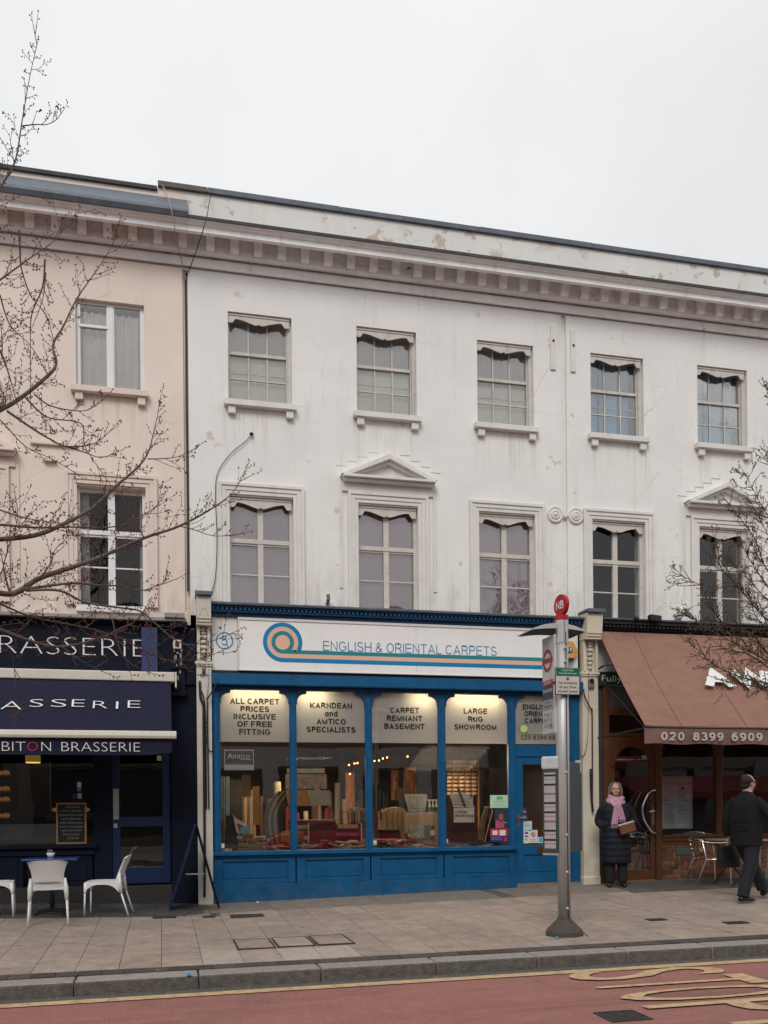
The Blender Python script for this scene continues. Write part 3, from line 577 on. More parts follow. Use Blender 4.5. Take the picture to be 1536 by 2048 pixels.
def sash(root, i, x0, col, cmat, fr):
    x1 = x0+.965; z0, z1 = 7.50, 8.86; y = .12; a, b = x0+.03, x1-.075
    f = MB(); f.box(x0, a, y-.02, y+.09, z0, z1); f.box(b+.02, x1, y-.04, y+.10, z0, z1); f.box(b, b+.02, y-.0, y+.09, z0, z1); f.box(a, b, y-.0, y+.06, z0, z0+.045)
    mz = z0+.765
    f.box(a, b, y-.012, y+.05, mz, mz+.045)
    t1, t2 = a+(b-a)*.333, a+(b-a)*.667
    for tx in (t1, t2): f.box(tx-.010, tx+.010, y+.01, y+.04, z0+.045, mz); f.box(tx-.010, tx+.010, y+.03, y+.06, mz+.045, z1)
    lz = z0+.045+(mz-z0-.045)*.5
    f.box(a, b, y+.012, y+.04, lz-.009, lz+.009)
    w = obj('window', f, fr, root)
    panes(w, ((a, t1-.01), (t1+.01, t2-.01), (t2+.01, b)), ((z0+.045, lz-.009), (lz+.009, mz)), y+.022, glassu)
    panes(w, ((a, t1-.01), (t1+.01, t2-.01), (t2+.01, b)), ((mz+.045, z1-.1),), y+.042, glassu)
    bl = MB(); bl.grid(lambda u, v: (x0+.02+(x1-x0-.04)*u, y+.088+.004*math.sin(u*(9 if i < 3 else 40)), z0+.02+(z1-z0-.02)*v), 40, 2)
    obj('blind', bl, cmat, w, fix=False)
    obj('upper_shade', MB().box(x0+.03, x1-.03, y+.080, y+.083, mz+.02-.03*(i % 3), z1-.01), M('upper shade', (.50,.50,.475) if i < 3 else (.22,.36,.48), .8, var=.1, scale=4), w)
    obj('blind_rail', MB().box(a, b, y+.070, y+.080, z0+.52+.02*(i % 2), z0+.533+.02*(i % 2)), M('pale rail', (.85,.86,.83), .6) if i < 3 else M('rail', (.5,.62,.66), .6), w)
    if i >= 3:
        q = MB()
        for cx2 in (a+.2, a+.56, b-.07): q.box(cx2-.016 if cx2 < b-.1 else b-.1, cx2+.016 if cx2 < b-.1 else b, y+.072, y+.080, z0+.03, z1-.06)
        obj('curtain_edge', q, blueb2, w)
    valance(x1-x0-.03, z1-.003, w, x0+.0, .035)
    sill(root, x0, x1, z0, trim)
    return w
def architrave(root, x0, x1, z0, z1, mat, ped=False):
    m = MB()
    for k, (o, i_, y) in enumerate(((.165,.118,-.060),(.118,.055,-.042),(.055,-.0,-.028))):
        m.box(x0-o, x0-i_, y, 0, z0, z1+i_); m.box(x1+i_, x1+o, y, 0, z0, z1+i_); m.box(x0-o, x1+o, y, 0, z1+i_, z1+o)
    obj('architrave', m, mat, root, bevel=.004)
    if ped:
        cx_ = (x0+x1)/2; hw = .72; zb = z1+.30
        p = MB(); p.box(cx_-hw, cx_+hw, -.13, 0, zb, zb+.045); p.box(cx_-hw-.02, cx_+hw+.02, -.19, 0, zb+.045, zb+.085)
        obj('frieze', MB().box(x0-.25, x1+.25, -.035, 0, z1+.165, zb).box(x0-.30, x0-.2505, -.02, 0, z0+.3, zb-.02).box(x1+.2505, x1+.30, -.02, 0, z0+.3, zb-.02), mat, root, bevel=.003)
        H = .36
        for (o, th_, y) in ((.0, .075, -.17), (.075, .05, -.11)):
            for s in (-1, 1):
                a = cx_ + s*(hw+.05-o*1.3); zt = zb+.085
                q = [(a, zt-.0), (cx_, zt+H-o*1.05), (cx_, zt+H-o*1.05-th_*1.1), (a-s*th_*1.9, zt)]
                p.prism(q if s < 0 else q[::-1], y, 0)
        obj('pediment', p, mat, root, bevel=.004)
        obj('tympanum', MB().prism([(cx_-hw+.1, zb+.085), (cx_+hw-.1, zb+.085), (cx_, zb+.085+H-.12)], -.03, 0), mat, root)
def lower(root, i, x0, fr, back, gl, val=True, wide=.965, mull=.085, z0=4.46):
    x1 = x0+wide; z1 = 6.08; y = .12; a, b = x0+.03, x1-.05; cx_ = (a+b)/2; f = MB()
    f.box(x0, a, y-.03, y+.09, z0, z1); f.box(b, x1, y-.03, y+.09, z0, z1); f.box(a, b, y, y+.05, z0, z0+.04); f.box(a, b, y, y+.05, z1-.06, z1)
    tz = 5.40; f.box(a, b, y-.02, y+.06, tz, tz+.065); f.box(cx_-mull/2, cx_+mull/2, y-.012, y+.05, z0+.04, tz); f.box(cx_-mull/2, cx_+mull/2, y-.012, y+.05, tz+.065, z1-.06)
    f.box(a, cx_-mull/2, y, y+.05, tz-.03, tz); f.box(cx_+mull/2, b, y, y+.05, tz-.03, tz)
    lz = 4.925; f.box(a, cx_-mull/2, y+.01, y+.04, lz-.010, lz+.010); f.box(cx_+mull/2, b, y+.01, y+.04, lz-.010, lz+.010)
    w = obj('window', f, fr, root)
    panes(w, ((a, cx_-mull/2), (cx_+mull/2, b)), ((z0+.04, lz-.01), (lz+.01, tz-.03), (tz+.065, z1-.06)), y+.022, gl)
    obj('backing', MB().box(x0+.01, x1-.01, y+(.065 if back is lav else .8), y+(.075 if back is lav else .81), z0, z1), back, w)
    if val: valance(x1-x0-.02, z1-.003, w, x0, .035, h=.155)
    return w
def cornice(root, x0, x1, tm, hole_mods, pinkside=False):
    c = MB()
    c.prism([(-.03,9.60),(-.13,9.605),(-.13,9.88),(-.39,9.80),(-.39,9.715),(-.46,9.715),(-.46,9.79),(-.49,9.80),(-.50,9.825),(-.54,9.84),(-.54,9.86),(-.1,10.02),(0,10.04),(0,9.60)], x0, x1, f=lambda a, y, b: (y, a, b))
    obj('cornice', c, tm, root, fix=True)
    obj('bed_moulding', MB().box(x0, x1, -.145, -.131, 9.605, 9.635).box(x0, x1, -.142, -.131, 9.735, 9.76).box(x0, x1, -.03, -.0005, 9.445, 9.599).box(x0, x1, -.05, -.0305, 9.445, 9.47), tm, root)
    if not pinkside: obj('gutter_edge', MB().prism([(-.56,9.842),(-.56,9.885),(0,10.075),(0,10.042),(-.541,9.861),(-.541,9.842)], x0, x1, f=lambda a, y, b: (y, a, b)), slateg, root)
    else: obj('lead_skirt', MB().prism([(-.57,9.842),(-.60,9.90),(-.57,9.955),(-.07,10.40),(0,10.42),(0,10.042),(-.541,9.861),(-.541,9.842)], x0, x1, f=lambda a, y, b: (y, a, b)), lead, root)
    obj('shadow_line', MB().box(x0, x1, -.016, -.002, 9.430, 9.4445).box(x0, x1, -.06, -.0305, 9.588, 9.599), slateg if 0 else M('painted shadow line', (.27,.24,.22), .9, var=.5, scale=7), root)  # dark strips paint the shadow line under the frieze and bed moulding
    prof = [(-.1305,9.879),(-.275,9.834),(-.285,9.79),(-.268,9.745),(-.245,9.705),(-.235,9.67),(-.232,9.635),(-.1305,9.635)]
    mm = MB().prism(prof, -.06, .06, f=lambda a, y, b: (y, a, b-9.75)); me = mkmesh('modillion', mm, tm); fixn(me)
    for hx in hole_mods: inst('modillion', me, root, (hx, 0, 9.75))
def body(root, x0, x1, z1, mat, dep=9):
    m = MB(); y = .36
    m.quad((x0,0,-.5),(x0,dep,-.5),(x0,dep,z1),(x0,0,z1)); m.quad((x1,0,-.5),(x1,dep,-.5),(x1,dep,z1),(x1,0,z1)); m.quad((x0,dep,-.5),(x1,dep,-.5),(x1,dep,z1),(x0,dep,z1))
    m.quad((x0,.22,z1-.25),(x1,.22,z1-.25),(x1,dep,z1-.25),(x0,dep,z1-.25)); m.quad((x0,0.2,4.42),(x1,.2,4.42),(x1,dep,4.42),(x0,dep,4.42)); m.quad((x0,1.8,4.42),(x1,1.8,4.42),(x1,1.8,z1),(x0,1.8,z1))
    obj('shell', m, mat, root, fix=False)

# ------------------------------------------------------------------ white terrace
XB = .43
wt = thing('terraced_building', 'white stucco terrace with five sash windows, modillion cornice and parapet', 'building', (XB, 0, 0))
xs_ = [1.02+1.98*i for i in range(7)]
holes = [(x0, x0+.965, 7.50, 8.86) for x0 in xs_] + [(x0, x0+.965, 4.46, 6.08) for x0 in xs_] + [(6.44, 6.525, 4.46, 9.43, .05)]
obj('wall', wall_mb(XB, 15.5, 4.25, 10.0, holes), white, wt, fix=False)
obj('parapet', MB().box(XB, 15.5, 0, .22, 10.0, 10.575), parap, wt)
x = XB+.30
obj('parapet_end', MB().box(XB-.43, XB-.0005, 0, .22, 10.5155, 10.5755), pinkt, wt); segs = []
while x < 15.5:
    w_ = random.uniform(1.5, 2.3); segs.append((x, min(x+w_, 15.5))); x += w_
for a, b in segs: obj('coping', MB().box(a+.002, b-.002, -.045, .26, 10.576, 10.66+random.uniform(-.006,.006)), lead, wt, bevel=.008)
obj('raised_coping', MB().box(XB-.42, XB+.298, -.05, .26, 10.576, 10.655), stonecap, wt, bevel=.008)
pm = [.405+.3535*k for k in range(1, 43)]
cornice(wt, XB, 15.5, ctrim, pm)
body(wt, XB+.001, 15.5, 10.6, darkw)
for i, x0 in enumerate(xs_):
    if x0 > 13: continue
    sash(wt, i, x0, None, blind if i < 3 else blueb, oldpaint)
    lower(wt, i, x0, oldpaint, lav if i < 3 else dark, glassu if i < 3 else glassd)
    architrave(wt, x0, x0+.965, 4.46, 6.10, trim, ped=(i in (1, 4)))
obj('party_strip', MB().box(6.245, 6.335, -.03, 0, 8.50, 9.22), trim, wt, bevel=.004); obj('party_strip', MB().box(6.60, 6.685, -.03, 0, 8.50, 9.20), trim, wt, bevel=.004)
for cx_ in (6.30, 6.665):
    b_ = MB().lathe([(.135,0),(.135,.028),(.115,.035),(.10,.02),(.085,.02),(.075,.04),(.05,.045),(.045,.03),(.022,.05),(.0,.055)], (cx_, 0, 6.13), 28, 'y')
    obj('pattress_plate', b_, trim, wt, smooth=False)
obj('tie_bar', MB().box(6.40, 6.56, -.02, 0, 6.11, 6.16), trim, wt)
for cx_, cz in ((6.29, 8.97), (6.645, 8.93)): obj('rusty_bolt', MB().ball((cx_, -.035, cz), .02), M('rust', (.16,.06,.025), .9), wt, smooth=True)
for k in range(5):                            # stepped flashing above the pediments
    obj('flashing_step', MB().prism([(8.55+k*.16, 6.60+k*.085), (8.72+k*.16, 6.60+k*.085), (8.72+k*.16, 6.685+k*.085), (8.712+k*.16, 6.685+k*.085), (8.712+k*.16, 6.608+k*.085), (8.55+k*.16, 6.608+k*.085)], -.011, 0), trim, wt)
for k in range(4):
    obj('flashing_step', MB().box(2.66+k*.17, 2.82+k*.17, -.005, 0, 6.66+k*.08, 6.666+k*.08), trim, wt); obj('flashing_step', MB().box(4.35-k*.17-.16, 4.35-k*.17, -.008, 0, 6.66+k*.08, 6.668+k*.08), trim, wt)
# ------------------------------------------------------------------ pink building
pk = thing('terraced_building', 'pale pink stucco building with white framed windows behind bare branches', 'building', (-8, 0, 0))
pxs = [1.02-2.19-2.05*k for k in range(4)]
holes = [(x0, x0+.965, 7.50, 8.80) for x0 in pxs] + [(x0, x0+.965, 4.33, 6.08) for x0 in pxs] + [(.355, .4299, 4.3, 9.40, .04)]
obj('wall', wall_mb(-8, XB-.0001, 4.1, 10.0, holes), pink, pk, fix=False)
obj('parapet', MB().box(-8, XB-.0001, 0, .22, 10.0, 10.515), pinkt, pk); obj('coping', MB().box(-8, XB-.43, -.04, .26, 10.516, 10.575), slateg, pk, bevel=.006)
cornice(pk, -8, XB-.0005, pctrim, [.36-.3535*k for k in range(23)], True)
body(pk, -8, XB-.0005, 10.55, darkw)
for i, x0 in enumerate(pxs):
    x1 = x0+.965; y = .07
    f = MB(); a, b = x0+.04, x1-.04; c_ = (x0+x1)/2-.0
    f.box(x0, a, y, y+.07, 7.5, 8.80); f.box(b, x1, y, y+.07, 7.5, 8.80); f.box(a, b, y, y+.07, 7.5, 7.56); f.box(a, b, y, y+.07, 8.76, 8.80); f.box(c_-.035, c_+.035, y-.01, y+.06, 7.56, 8.76)
    f.box(a, c_-.035, y-.015, y+.05, 8.42, 8.46)
    for p_, q_, r_, s_ in ((a, c_-.035, 7.56, 8.42), (a, c_-.035, 8.46, 8.76), (c_+.035, b, 7.56, 8.76)): f.box(p_, p_+.02, y, y+.04, r_, s_); f.box(q_-.02, q_, y, y+.04, r_, s_)
    w = obj('window', f, whitew, pk)
    obj('pane', MB().box(a+.02, c_-.055, y+.02, y+.024, 7.56, 8.42), glassu, w); obj('pane', MB().box(a+.02, c_-.055, y+.02, y+.024, 8.46, 8.76), glassu, w); obj('pane', MB().box(c_+.055, b-.02, y+.02, y+.024, 7.56, 8.76), glassu, w)
    obj('curtain', MB().grid(lambda u, v: (x0+.04+(x1-x0-.08)*u, y+.115+.018*math.sin(u*52+.6*math.sin(v*3))*(1+.4*math.sin(u*13)), 7.5+1.2*v), 90, 4), curt, w, smooth=True, fix=False)
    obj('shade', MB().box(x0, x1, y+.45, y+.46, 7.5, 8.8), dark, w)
    sill(pk, x0, x1, 7.50, pinkt)
    lower(pk, i, x0, whitew, dark, glassd, val=False, mull=.10, z0=4.33)
    obj('inner_reveal', MB().box(x0+.03, x0+.15, .22, .3, 4.36, 6.02).box(x1-.09, x1-.05, .22, .5, 4.36, 6.02), greym, pk)
    obj('window_board', MB().box(x0-.02, x1+.02, -.06, .12, 4.24, 4.329), whitew, pk)
    architrave(pk, x0, x1, 4.33, 6.10, pinkt, ped=(i == 1))
obj('ledge', MB().box(-1.80, -1.15, -.05, 0, 6.62, 6.65).box(-1.62, -1.45, -.07, 0, 6.38, 6.42), pinkt, pk)
# right-hand chimney beyond the parapet
t = thing('chimney', 'brown brick chimney tip showing past the parapet at the right edge', 'chimney', (12.1, 3, 10))
obj('stack', MB().box(11.9, 12.9, 3, 3.6, 9.5, 12.0), brickm, t); obj('cap', MB().box(11.85, 12.95, 2.95, 3.65, 12.0, 12.1), stonecap, t)

# ------------------------------------------------------------------ cables and pipes on the walls
def cable(label, pts, r=.009, mat=blkm, name='cable', cat='cable', group=None):
    return tag(obj(name, MB().tube(pts, r, 6), mat, None, smooth=True), label, cat, group)
def smoothp(pts, n=6):
    P = [Vector(p) for p in pts]; o = []
    for i in range(len(P)-1):
        p0, p1, p2, p3 = P[max(i-1,0)], P[i], P[i+1], P[min(i+2,len(P)-1)]
        for k in range(n):
            t = k/n; o.append(.5*((2*p1)+(-p0+p2)*t+(2*p0-5*p1+4*p2-p3)*t*t+(-p0+3*p1-3*p2+p3)*t**3))
    o.append(P[-1]); return o
t = thing('hanging_cable', 'loose black cable looping up to a dark knob on the white wall', 'cable', (.7, 0, 4.5))
obj('wire', MB().tube(smoothp([W(x_, y_, -.03) for x_, y_ in ((418,1195),(430,1160),(434,1080),(431,990),(436,945),(462,907),(490,884),(500,873))]), .006, 6), blkm, t, smooth=True)
obj('knob', MB().ball(tuple(W(503,868,-.04)), (.035,.03,.028), 6, 4), blkm, t)
cable('brown cable bundle running down the joint between the pink and white fronts', smoothp([(.405,-.012,9.35),(.40,.02,9.2),(.402,.02,8.3),(.399,.02,7.2),(.403,.02,6.2),(.40,.02,5.2),(.395,-.02,4.6)]), .016, M('brown cable', (.07,.045,.035), .7))
cable('thin cable draped from the parapet over the cornice to the party joint', smoothp([W(421,390,-.05), W(412,440,-.6), W(398,485,-.45), W(384,525,-.1), (.41,-.01,9.3)]), .007)
cable('pale cable draped from the pink parapet down the wall', smoothp([W(325,370,-.06), W(340,408,-.6), W(352,470,-.5), W(366,535,-.05), W(372,560,-.03)]), .006, M('pale cable', (.35,.31,.28), .7))
t = thing('wall_bracket', 'small white bracket with grey pipe stub above the blue cornice', 'bracket', (2.5, 0, 4.5)); obj('plate', MB().box(2.40, 2.60, -.01, 0, 4.46, 4.53), whitew, t); obj('pipe_stub', MB().tube([(2.5,-.02,4.5),(2.5,-.12,4.56),(2.49,-.14,4.62)], .028, 8), greym, t)
t = thing('wall_light', 'tilted pale pipe-like lamp standing above the black cornice', 'lamp', (8.4, -.1, 4.5)); obj('body', MB().tube([(8.42,-.2,4.46),(8.50,-.22,4.66)], .05, 10), whitew, t, smooth=True); obj('bracket', MB().box(8.38,8.46,-.22,0,4.42,4.46), greym, t)
for lx, lab in ((7.72, 'black'), ): 
    t = thing('floodlight', 'small black floodlight lying on the black shop cornice', 'floodlight', (7.8, -.2, 4.42)); obj('lamp_head', MB().obox((7.95,-.25,4.44), (.10,0,-.01), (0,.06,0), (.0,0,.05)), blkm, t, bevel=.01); obj('sensor', MB().ball((7.62,-.25,4.43), .045), blkm, t, smooth=True); obj('arm', MB().box(7.62,7.9,-.24,-.22,4.40,4.415), blkm, t)
# ================================================================== blue carpet shop
sf = thing('shopfront', 'bright blue timber carpet shop front with four tall display windows', 'shopfront', (3.7, 0, 0))
G0 = -.16
# (x0, x1) of the glazed bays
bays = [(.850, 1.900), (2.005, 3.085), (3.190, 4.272), (4.388, 5.452)]
fz0, fz1, ft = .712, 3.15, .0
m = MB()
for a, b in ((.725, .850), (1.900, 2.005), (3.085, 3.190), (4.272, 4.388), (5.452, 5.575), (6.545, 6.690)):
    m.box(a, b, -.02, .07, fz0 if a < 5.4 else G0, 3.15)
    m.box(a+.028, b-.028, -.04, -.02, fz0 if a < 5.4 else G0, 2.99)
obj('mullion', m, blue, sf, bevel=.008)
obj('head_rail', MB().box(.725, 6.69, -.055, .08, 3.15, 3.20).box(.725, 6.69, -.03, .08, 3.20, 3.38), blued, sf, bevel=.006)
# curved spandrel brackets in every top corner
def bracket(x, s, par, z=3.15):
    q = [(x, z), (x+s*.155, z), (x+s*.155, z-.045), (x+s*.135, z-.05)] + [(x+s*(.135-.125*math.sin(a*math.pi/16)), z-.05-.125*(1-math.cos(a*math.pi/16))) for a in range(1, 8)] + [(x+s*.012, z-.178), (x+s*.012, z-.21), (x, z-.21)]
    b = MB().prism(q if s < 0 else q[::-1], -.03, .03); b.lathe([(.017, .031), (.017, .036), (0, .036)], (x+s*.045, 0, z-.055), 10, 'y')
    obj('corner_bracket', b, blued, par)
for a, b in bays + [(5.575, 6.545)]: bracket(a, 1, sf); bracket(b, -1, sf)
obj('window_sill', MB().box(.715, 5.56, -.11, .06, .648, .712).box(.73, 5.55, -.07, .06, .612, .648), blue, sf, bevel=.008)
for k, (a, b) in enumerate(((.735, 1.965), (1.985, 3.135), (3.155, 4.325), (4.345, 5.545))):    # stall riser panels
    m = MB(); zt, zb = .612, .215; z2 = .555; z3 = .285
    m.box(a, a+.14, -.045, .05, zb, zt); m.box(b-.11, b, -.045, .05, zb, zt); m.box(a+.14, b-.11, -.045, .05, z2, zt); m.box(a+.14, b-.11, -.045, .05, zb, z3)
    obj('riser_frame', m, blue, sf, bevel=.005)
    obj('riser_panel', MB().box(a+.14, b-.11, -.018, .05, z3, z2).box(a+.155, b-.125, -.028, -.018, z3+.012, z3+.022), blue, sf)
obj('plinth', MB().box(.725, 5.56, -.062, .05, G0, .213), blue, sf, bevel=.006)
obj('roller_box', MB().box(.728, 6.70, -.17, -.031, 3.205, 3.37).box(.728, 6.70, -.175, -.17, 3.215, 3.235), blue, sf, bevel=.008)
obj('dark_gap', MB().box(.73, 6.69, -.06, 0, 3.371, 3.425), blk, sf)
# dentil cornice
co = obj('shop_cornice', MB().box(.725, 6.70, -.10, 0, 4.235, 4.29).box(.725, 6.70, -.16, 0, 4.29, 4.315).box(.725, 6.70, -.19, 0, 4.36, 4.385), blued, sf)
dm = MB().box(-.019, .019, -.185, -.1, 0, .043); dme = mkmesh('dentil', dm, blue); x = .76
while x < 6.68: inst('dentil', dme, co, (x, 0, 4.3155)); x += .066
obj('cornice_back', MB().box(.725, 6.70, -.12, 0, 4.316, 4.359), blued, sf)
x = .70
while x < 6.72:
    w_ = min(1.28, 6.73-x); obj('lead_cap', MB().prism([(-.235, 4.386), (-.24, 4.41), (0, 4.475), (0, 4.386)], x+.002, x+w_-.002, f=lambda a, y, b: (y, a, b)), lead, sf); x += w_
for a, b in bays: obj('shop_window', MB().box(a-.01, b+.01, .028, .036, fz0, fz1), glass, sf, fix=False)
# door bay
dr = obj('door', MB().box(5.578, 5.70, .0, .06, .10, 2.15).box(6.43, 6.542, .0, .06, .10, 2.15).box(5.70, 6.43, .0, .06, 2.03, 2.15).box(5.70, 6.43, .0, .06, .56, .715).box(5.70, 6.43, .0, .06, .10, .27).box(5.70, 6.43, .022, .05, .27, .56).box(5.715, 6.415, .014, .022, .285, .295), blue, sf, bevel=.004)
obj('door_glass', MB().box(5.70, 6.43, .028, .034, .715, 2.03), glass, dr)
obj('letter_plate', MB().box(5.93, 6.30, -.006, -.0005, .58, .69).box(5.96, 6.27, -.012, -.006, .615, .65), M('tarnished brass', (.11,.065,.025), .4, metal=.6), dr)
obj('door_handle', MB().box(5.598, 5.640, -.008, -.001, 1.02, 1.22).tube([(5.62,-.008,1.16), (5.62,-.05,1.165)], .012, 8).tube([(5.62,-.05,1.165), (5.66,-.052,1.165), (5.745,-.05,1.158)], .009, 8), M('brass', (.55,.36,.16), .3, metal=1), dr)
obj('transom', MB().box(5.576, 6.544, -.02, .07, 2.155, 2.34), blue, sf, bevel=.006); obj('transom_glass', MB().box(5.575, 6.545, .028, .036, 2.34, 3.15), glass, sf)
obj('threshold', MB().box(5.56, 6.69, -.05, .4, -.12, .098), slabc, sf)
# frosted upper band on the glass: translucent film in front of the shop lamps
frost, t_ = new_mat('frosted film'); n_ = t_.nodes.new; o_ = n_('ShaderNodeOutputMaterial'); a_ = n_('ShaderNodeMixShader'); b_ = n_('ShaderNodeBsdfDiffuse'); c_ = n_('ShaderNodeBsdfTranslucent')
b_.inputs[0].default_value = (.86,.86,.835,1); c_.inputs[0].default_value = (.85,.84,.80,1); a_.inputs[0].default_value = .17
for x_, y_ in ((a_.outputs[0], o_.inputs[0]), (b_.outputs[0], a_.inputs[1]), (c_.outputs[0], a_.inputs[2])): t_.links.new(x_, y_)
for a, b in bays + [(5.575, 6.545)]: obj('frosted_film', MB().quad((a, .040, 2.365), (b, .040, 2.365), (b, .040, 3.15), (a, .040, 3.15)), frost, sf, fix=False)
def wtext(lines, cx, ys, h, w=None, bold=.014):
    for s_, y_ in zip(lines, ys):
        p = W(cx, y_, .0); grot(s_, (p.x, .027, p.z - h*.5), h, letterb, sf, sw=.205, name='window_lettering', thick=.001, track=.13, w=w[lines.index(s_)] if w else None)
wtext(["ALL CARPET", "PRICES", "INCLUSIVE", "OF FREE", "FITTING"], 510, (1402.5, 1418, 1433, 1448, 1463.5), .088, (.745, .435, .64, .53, .47))
wtext(["KARNDEAN", "and", "AMTICO", "SPECIALISTS"], 663, (1411, 1427, 1443, 1459), .088, (.66, .20, .46, .77))
wtext(["CARPET", "REMNANT", "BASEMENT"], 810, (1420.5, 1436.5, 1452.5), .088, (.475, .58, .66))
wtext(["LARGE", "RUG", "SHOWROOM"], 952, (1422, 1438, 1454), .088, (.40, .25, .715))
for s_, px_, y_, w_ in (("ENGLISH &", 1047, 1413, .56), ("ORIENTAL", 1050, 1427, .52), ("CARPETS", 1051, 1441, .50)):
    p = W(px_, y_, 0); grot(s_, (p.x, .027, p.z-.042), .084, letterb, sf, align='L', sw=.195, name='window_lettering', thick=.001, track=.13, w=w_)
p = W(1043, 1474, 0); grot("020 8390 08", (p.x, .027, p.z-.040), .072, letterb, sf, align='L', sw=.14, name='window_lettering', thick=.001, w=.60)
LX, LZ = W(1049,1457,0).x, W(1049,1457,0).z
q = MB(); ring_sector(q, LX, LZ, 0, .062, 0, 360, .026, .0275, 24); obj('logo_disc', q, M('logo yellow', (.62,.52,.2), .5), sf)
q = MB(); ring_sector(q, LX, LZ, .062, .072, 0, 360, .026, .0275, 24); ring_sector(q, LX, LZ, .082, .09, 0, 360, .026, .0275, 24); q.box(LX+.02, 6.45, .026, .0275, LZ-.089, LZ-.080); obj('logo_line', q, lteal, sf)
q = MB(); ring_sector(q, LX, LZ, .072, .082, 0, 360, .026, .0275, 24); q.box(LX+.02, 6.45, .026, .0275, LZ-.079, LZ-.064); obj('logo_line', q, M('logo lime', (.3,.42,.08), .5), sf)

# ---- fascia sign
sg = thing('shop_sign', 'long white fascia sign of the carpet shop with coil logo and blue lettering', 'sign', (3.9, -.05, 3.45))
obj('side_panel', MB().box(.735, 1.118, -.055, 0, 3.43, 4.228), signs, sg, bevel=.003); obj('side_panel', MB().box(6.30, 6.66, -.055, 0, 3.43, 4.228), signs, sg)
obj('main_panel', MB().box(1.122, 3.895, -.085, 0, 3.43, 4.228).box(3.898, 6.297, -.085, 0, 3.43, 4.228), signw, sg, bevel=.003)
obj('sign_frame', MB().box(1.12, 6.298, -.10, -.0855, 4.19, 4.23).box(1.12, 6.298, -.10, -.0855, 3.428, 3.447).box(1.12, 1.14, -.10, -.0855, 3.447, 4.19), signs, sg, bevel=.004)
cx_, cz_ = 1.795, 3.872; y0, y1, y2 = -.088, -.0855, -.0895
for r0, r1, a0, mt in ((.237, .300, -25, lblue), (.172, .237, -37, lpeach)):
    q = MB(); ring_sector(q, cx_, cz_, r0, r1, a0, 270, y0, y1, 60); obj('logo_ring', q, mt, sg)
q = MB(); ring_sector(q, cx_, cz_, .112, .172, 0, 360, y2, y1, 60); obj('logo_ring', q, lteal, sg)
q = MB(); ring_sector(q, cx_, cz_, 0, .112, 0, 360, y0, y1, 40); obj('logo_disc', q, lpeach, sg)
for z0_, z1_, mt in ((-.172, -.112, lteal), (-.237, -.1725, lpeach), (-.300, -.2375, lblue)):
    obj('logo_stripe', MB().box(cx_, 6.06, y0, y1, cz_+z0_, cz_+z1_), mt, sg)
grot("ENGLISH & ORIENTAL CARPETS", (2.415, -.0865, 3.765), .150, M('sign lettering blue', (.035,.20,.42), .4, bump=0), sg, w=2.82, align='L', sw=.105, name='sign_lettering')
q = MB(); ring_sector(q, .925, 3.872, .112, .130, 0, 360, -.058, -.0555, 40); obj('number_ring', q, lblue, sg)
grot("5", (.925, -.056, 3.80), .145, lblue, sg, name='sign_lettering', sw=.12)
# alarm box
ab = thing('alarm_box', 'yellow hexagonal burglar alarm box with navy label on the white fascia', 'alarm box', (6.45, -.1, 3.87))
hx = [(6.44+.19*math.cos(R(a)), 3.875+.185*math.sin(R(a))) for a in (0, 60, 120, 180, 240, 300)]
obj('cover', MB().prism(hx, -.15, -.056), M('alarm yellow', (.62,.33,.07), .4), ab, bevel=.008)
obj('lower_band', MB().prism([(6.365,3.705),(6.525,3.705),(6.55,3.76),(6.34,3.76)], -.155, -.1505), M('alarm navy', (.008,.014,.05), .4), ab)
obj('label', MB().box(6.30, 6.52, -.154, -.1505, 3.84, 3.93), M('alarm label', (.01,.02,.13), .4), ab); grot("ADT", (6.43, -.1545, 3.855), .062, letterw, ab, w=.165, sw=.2)

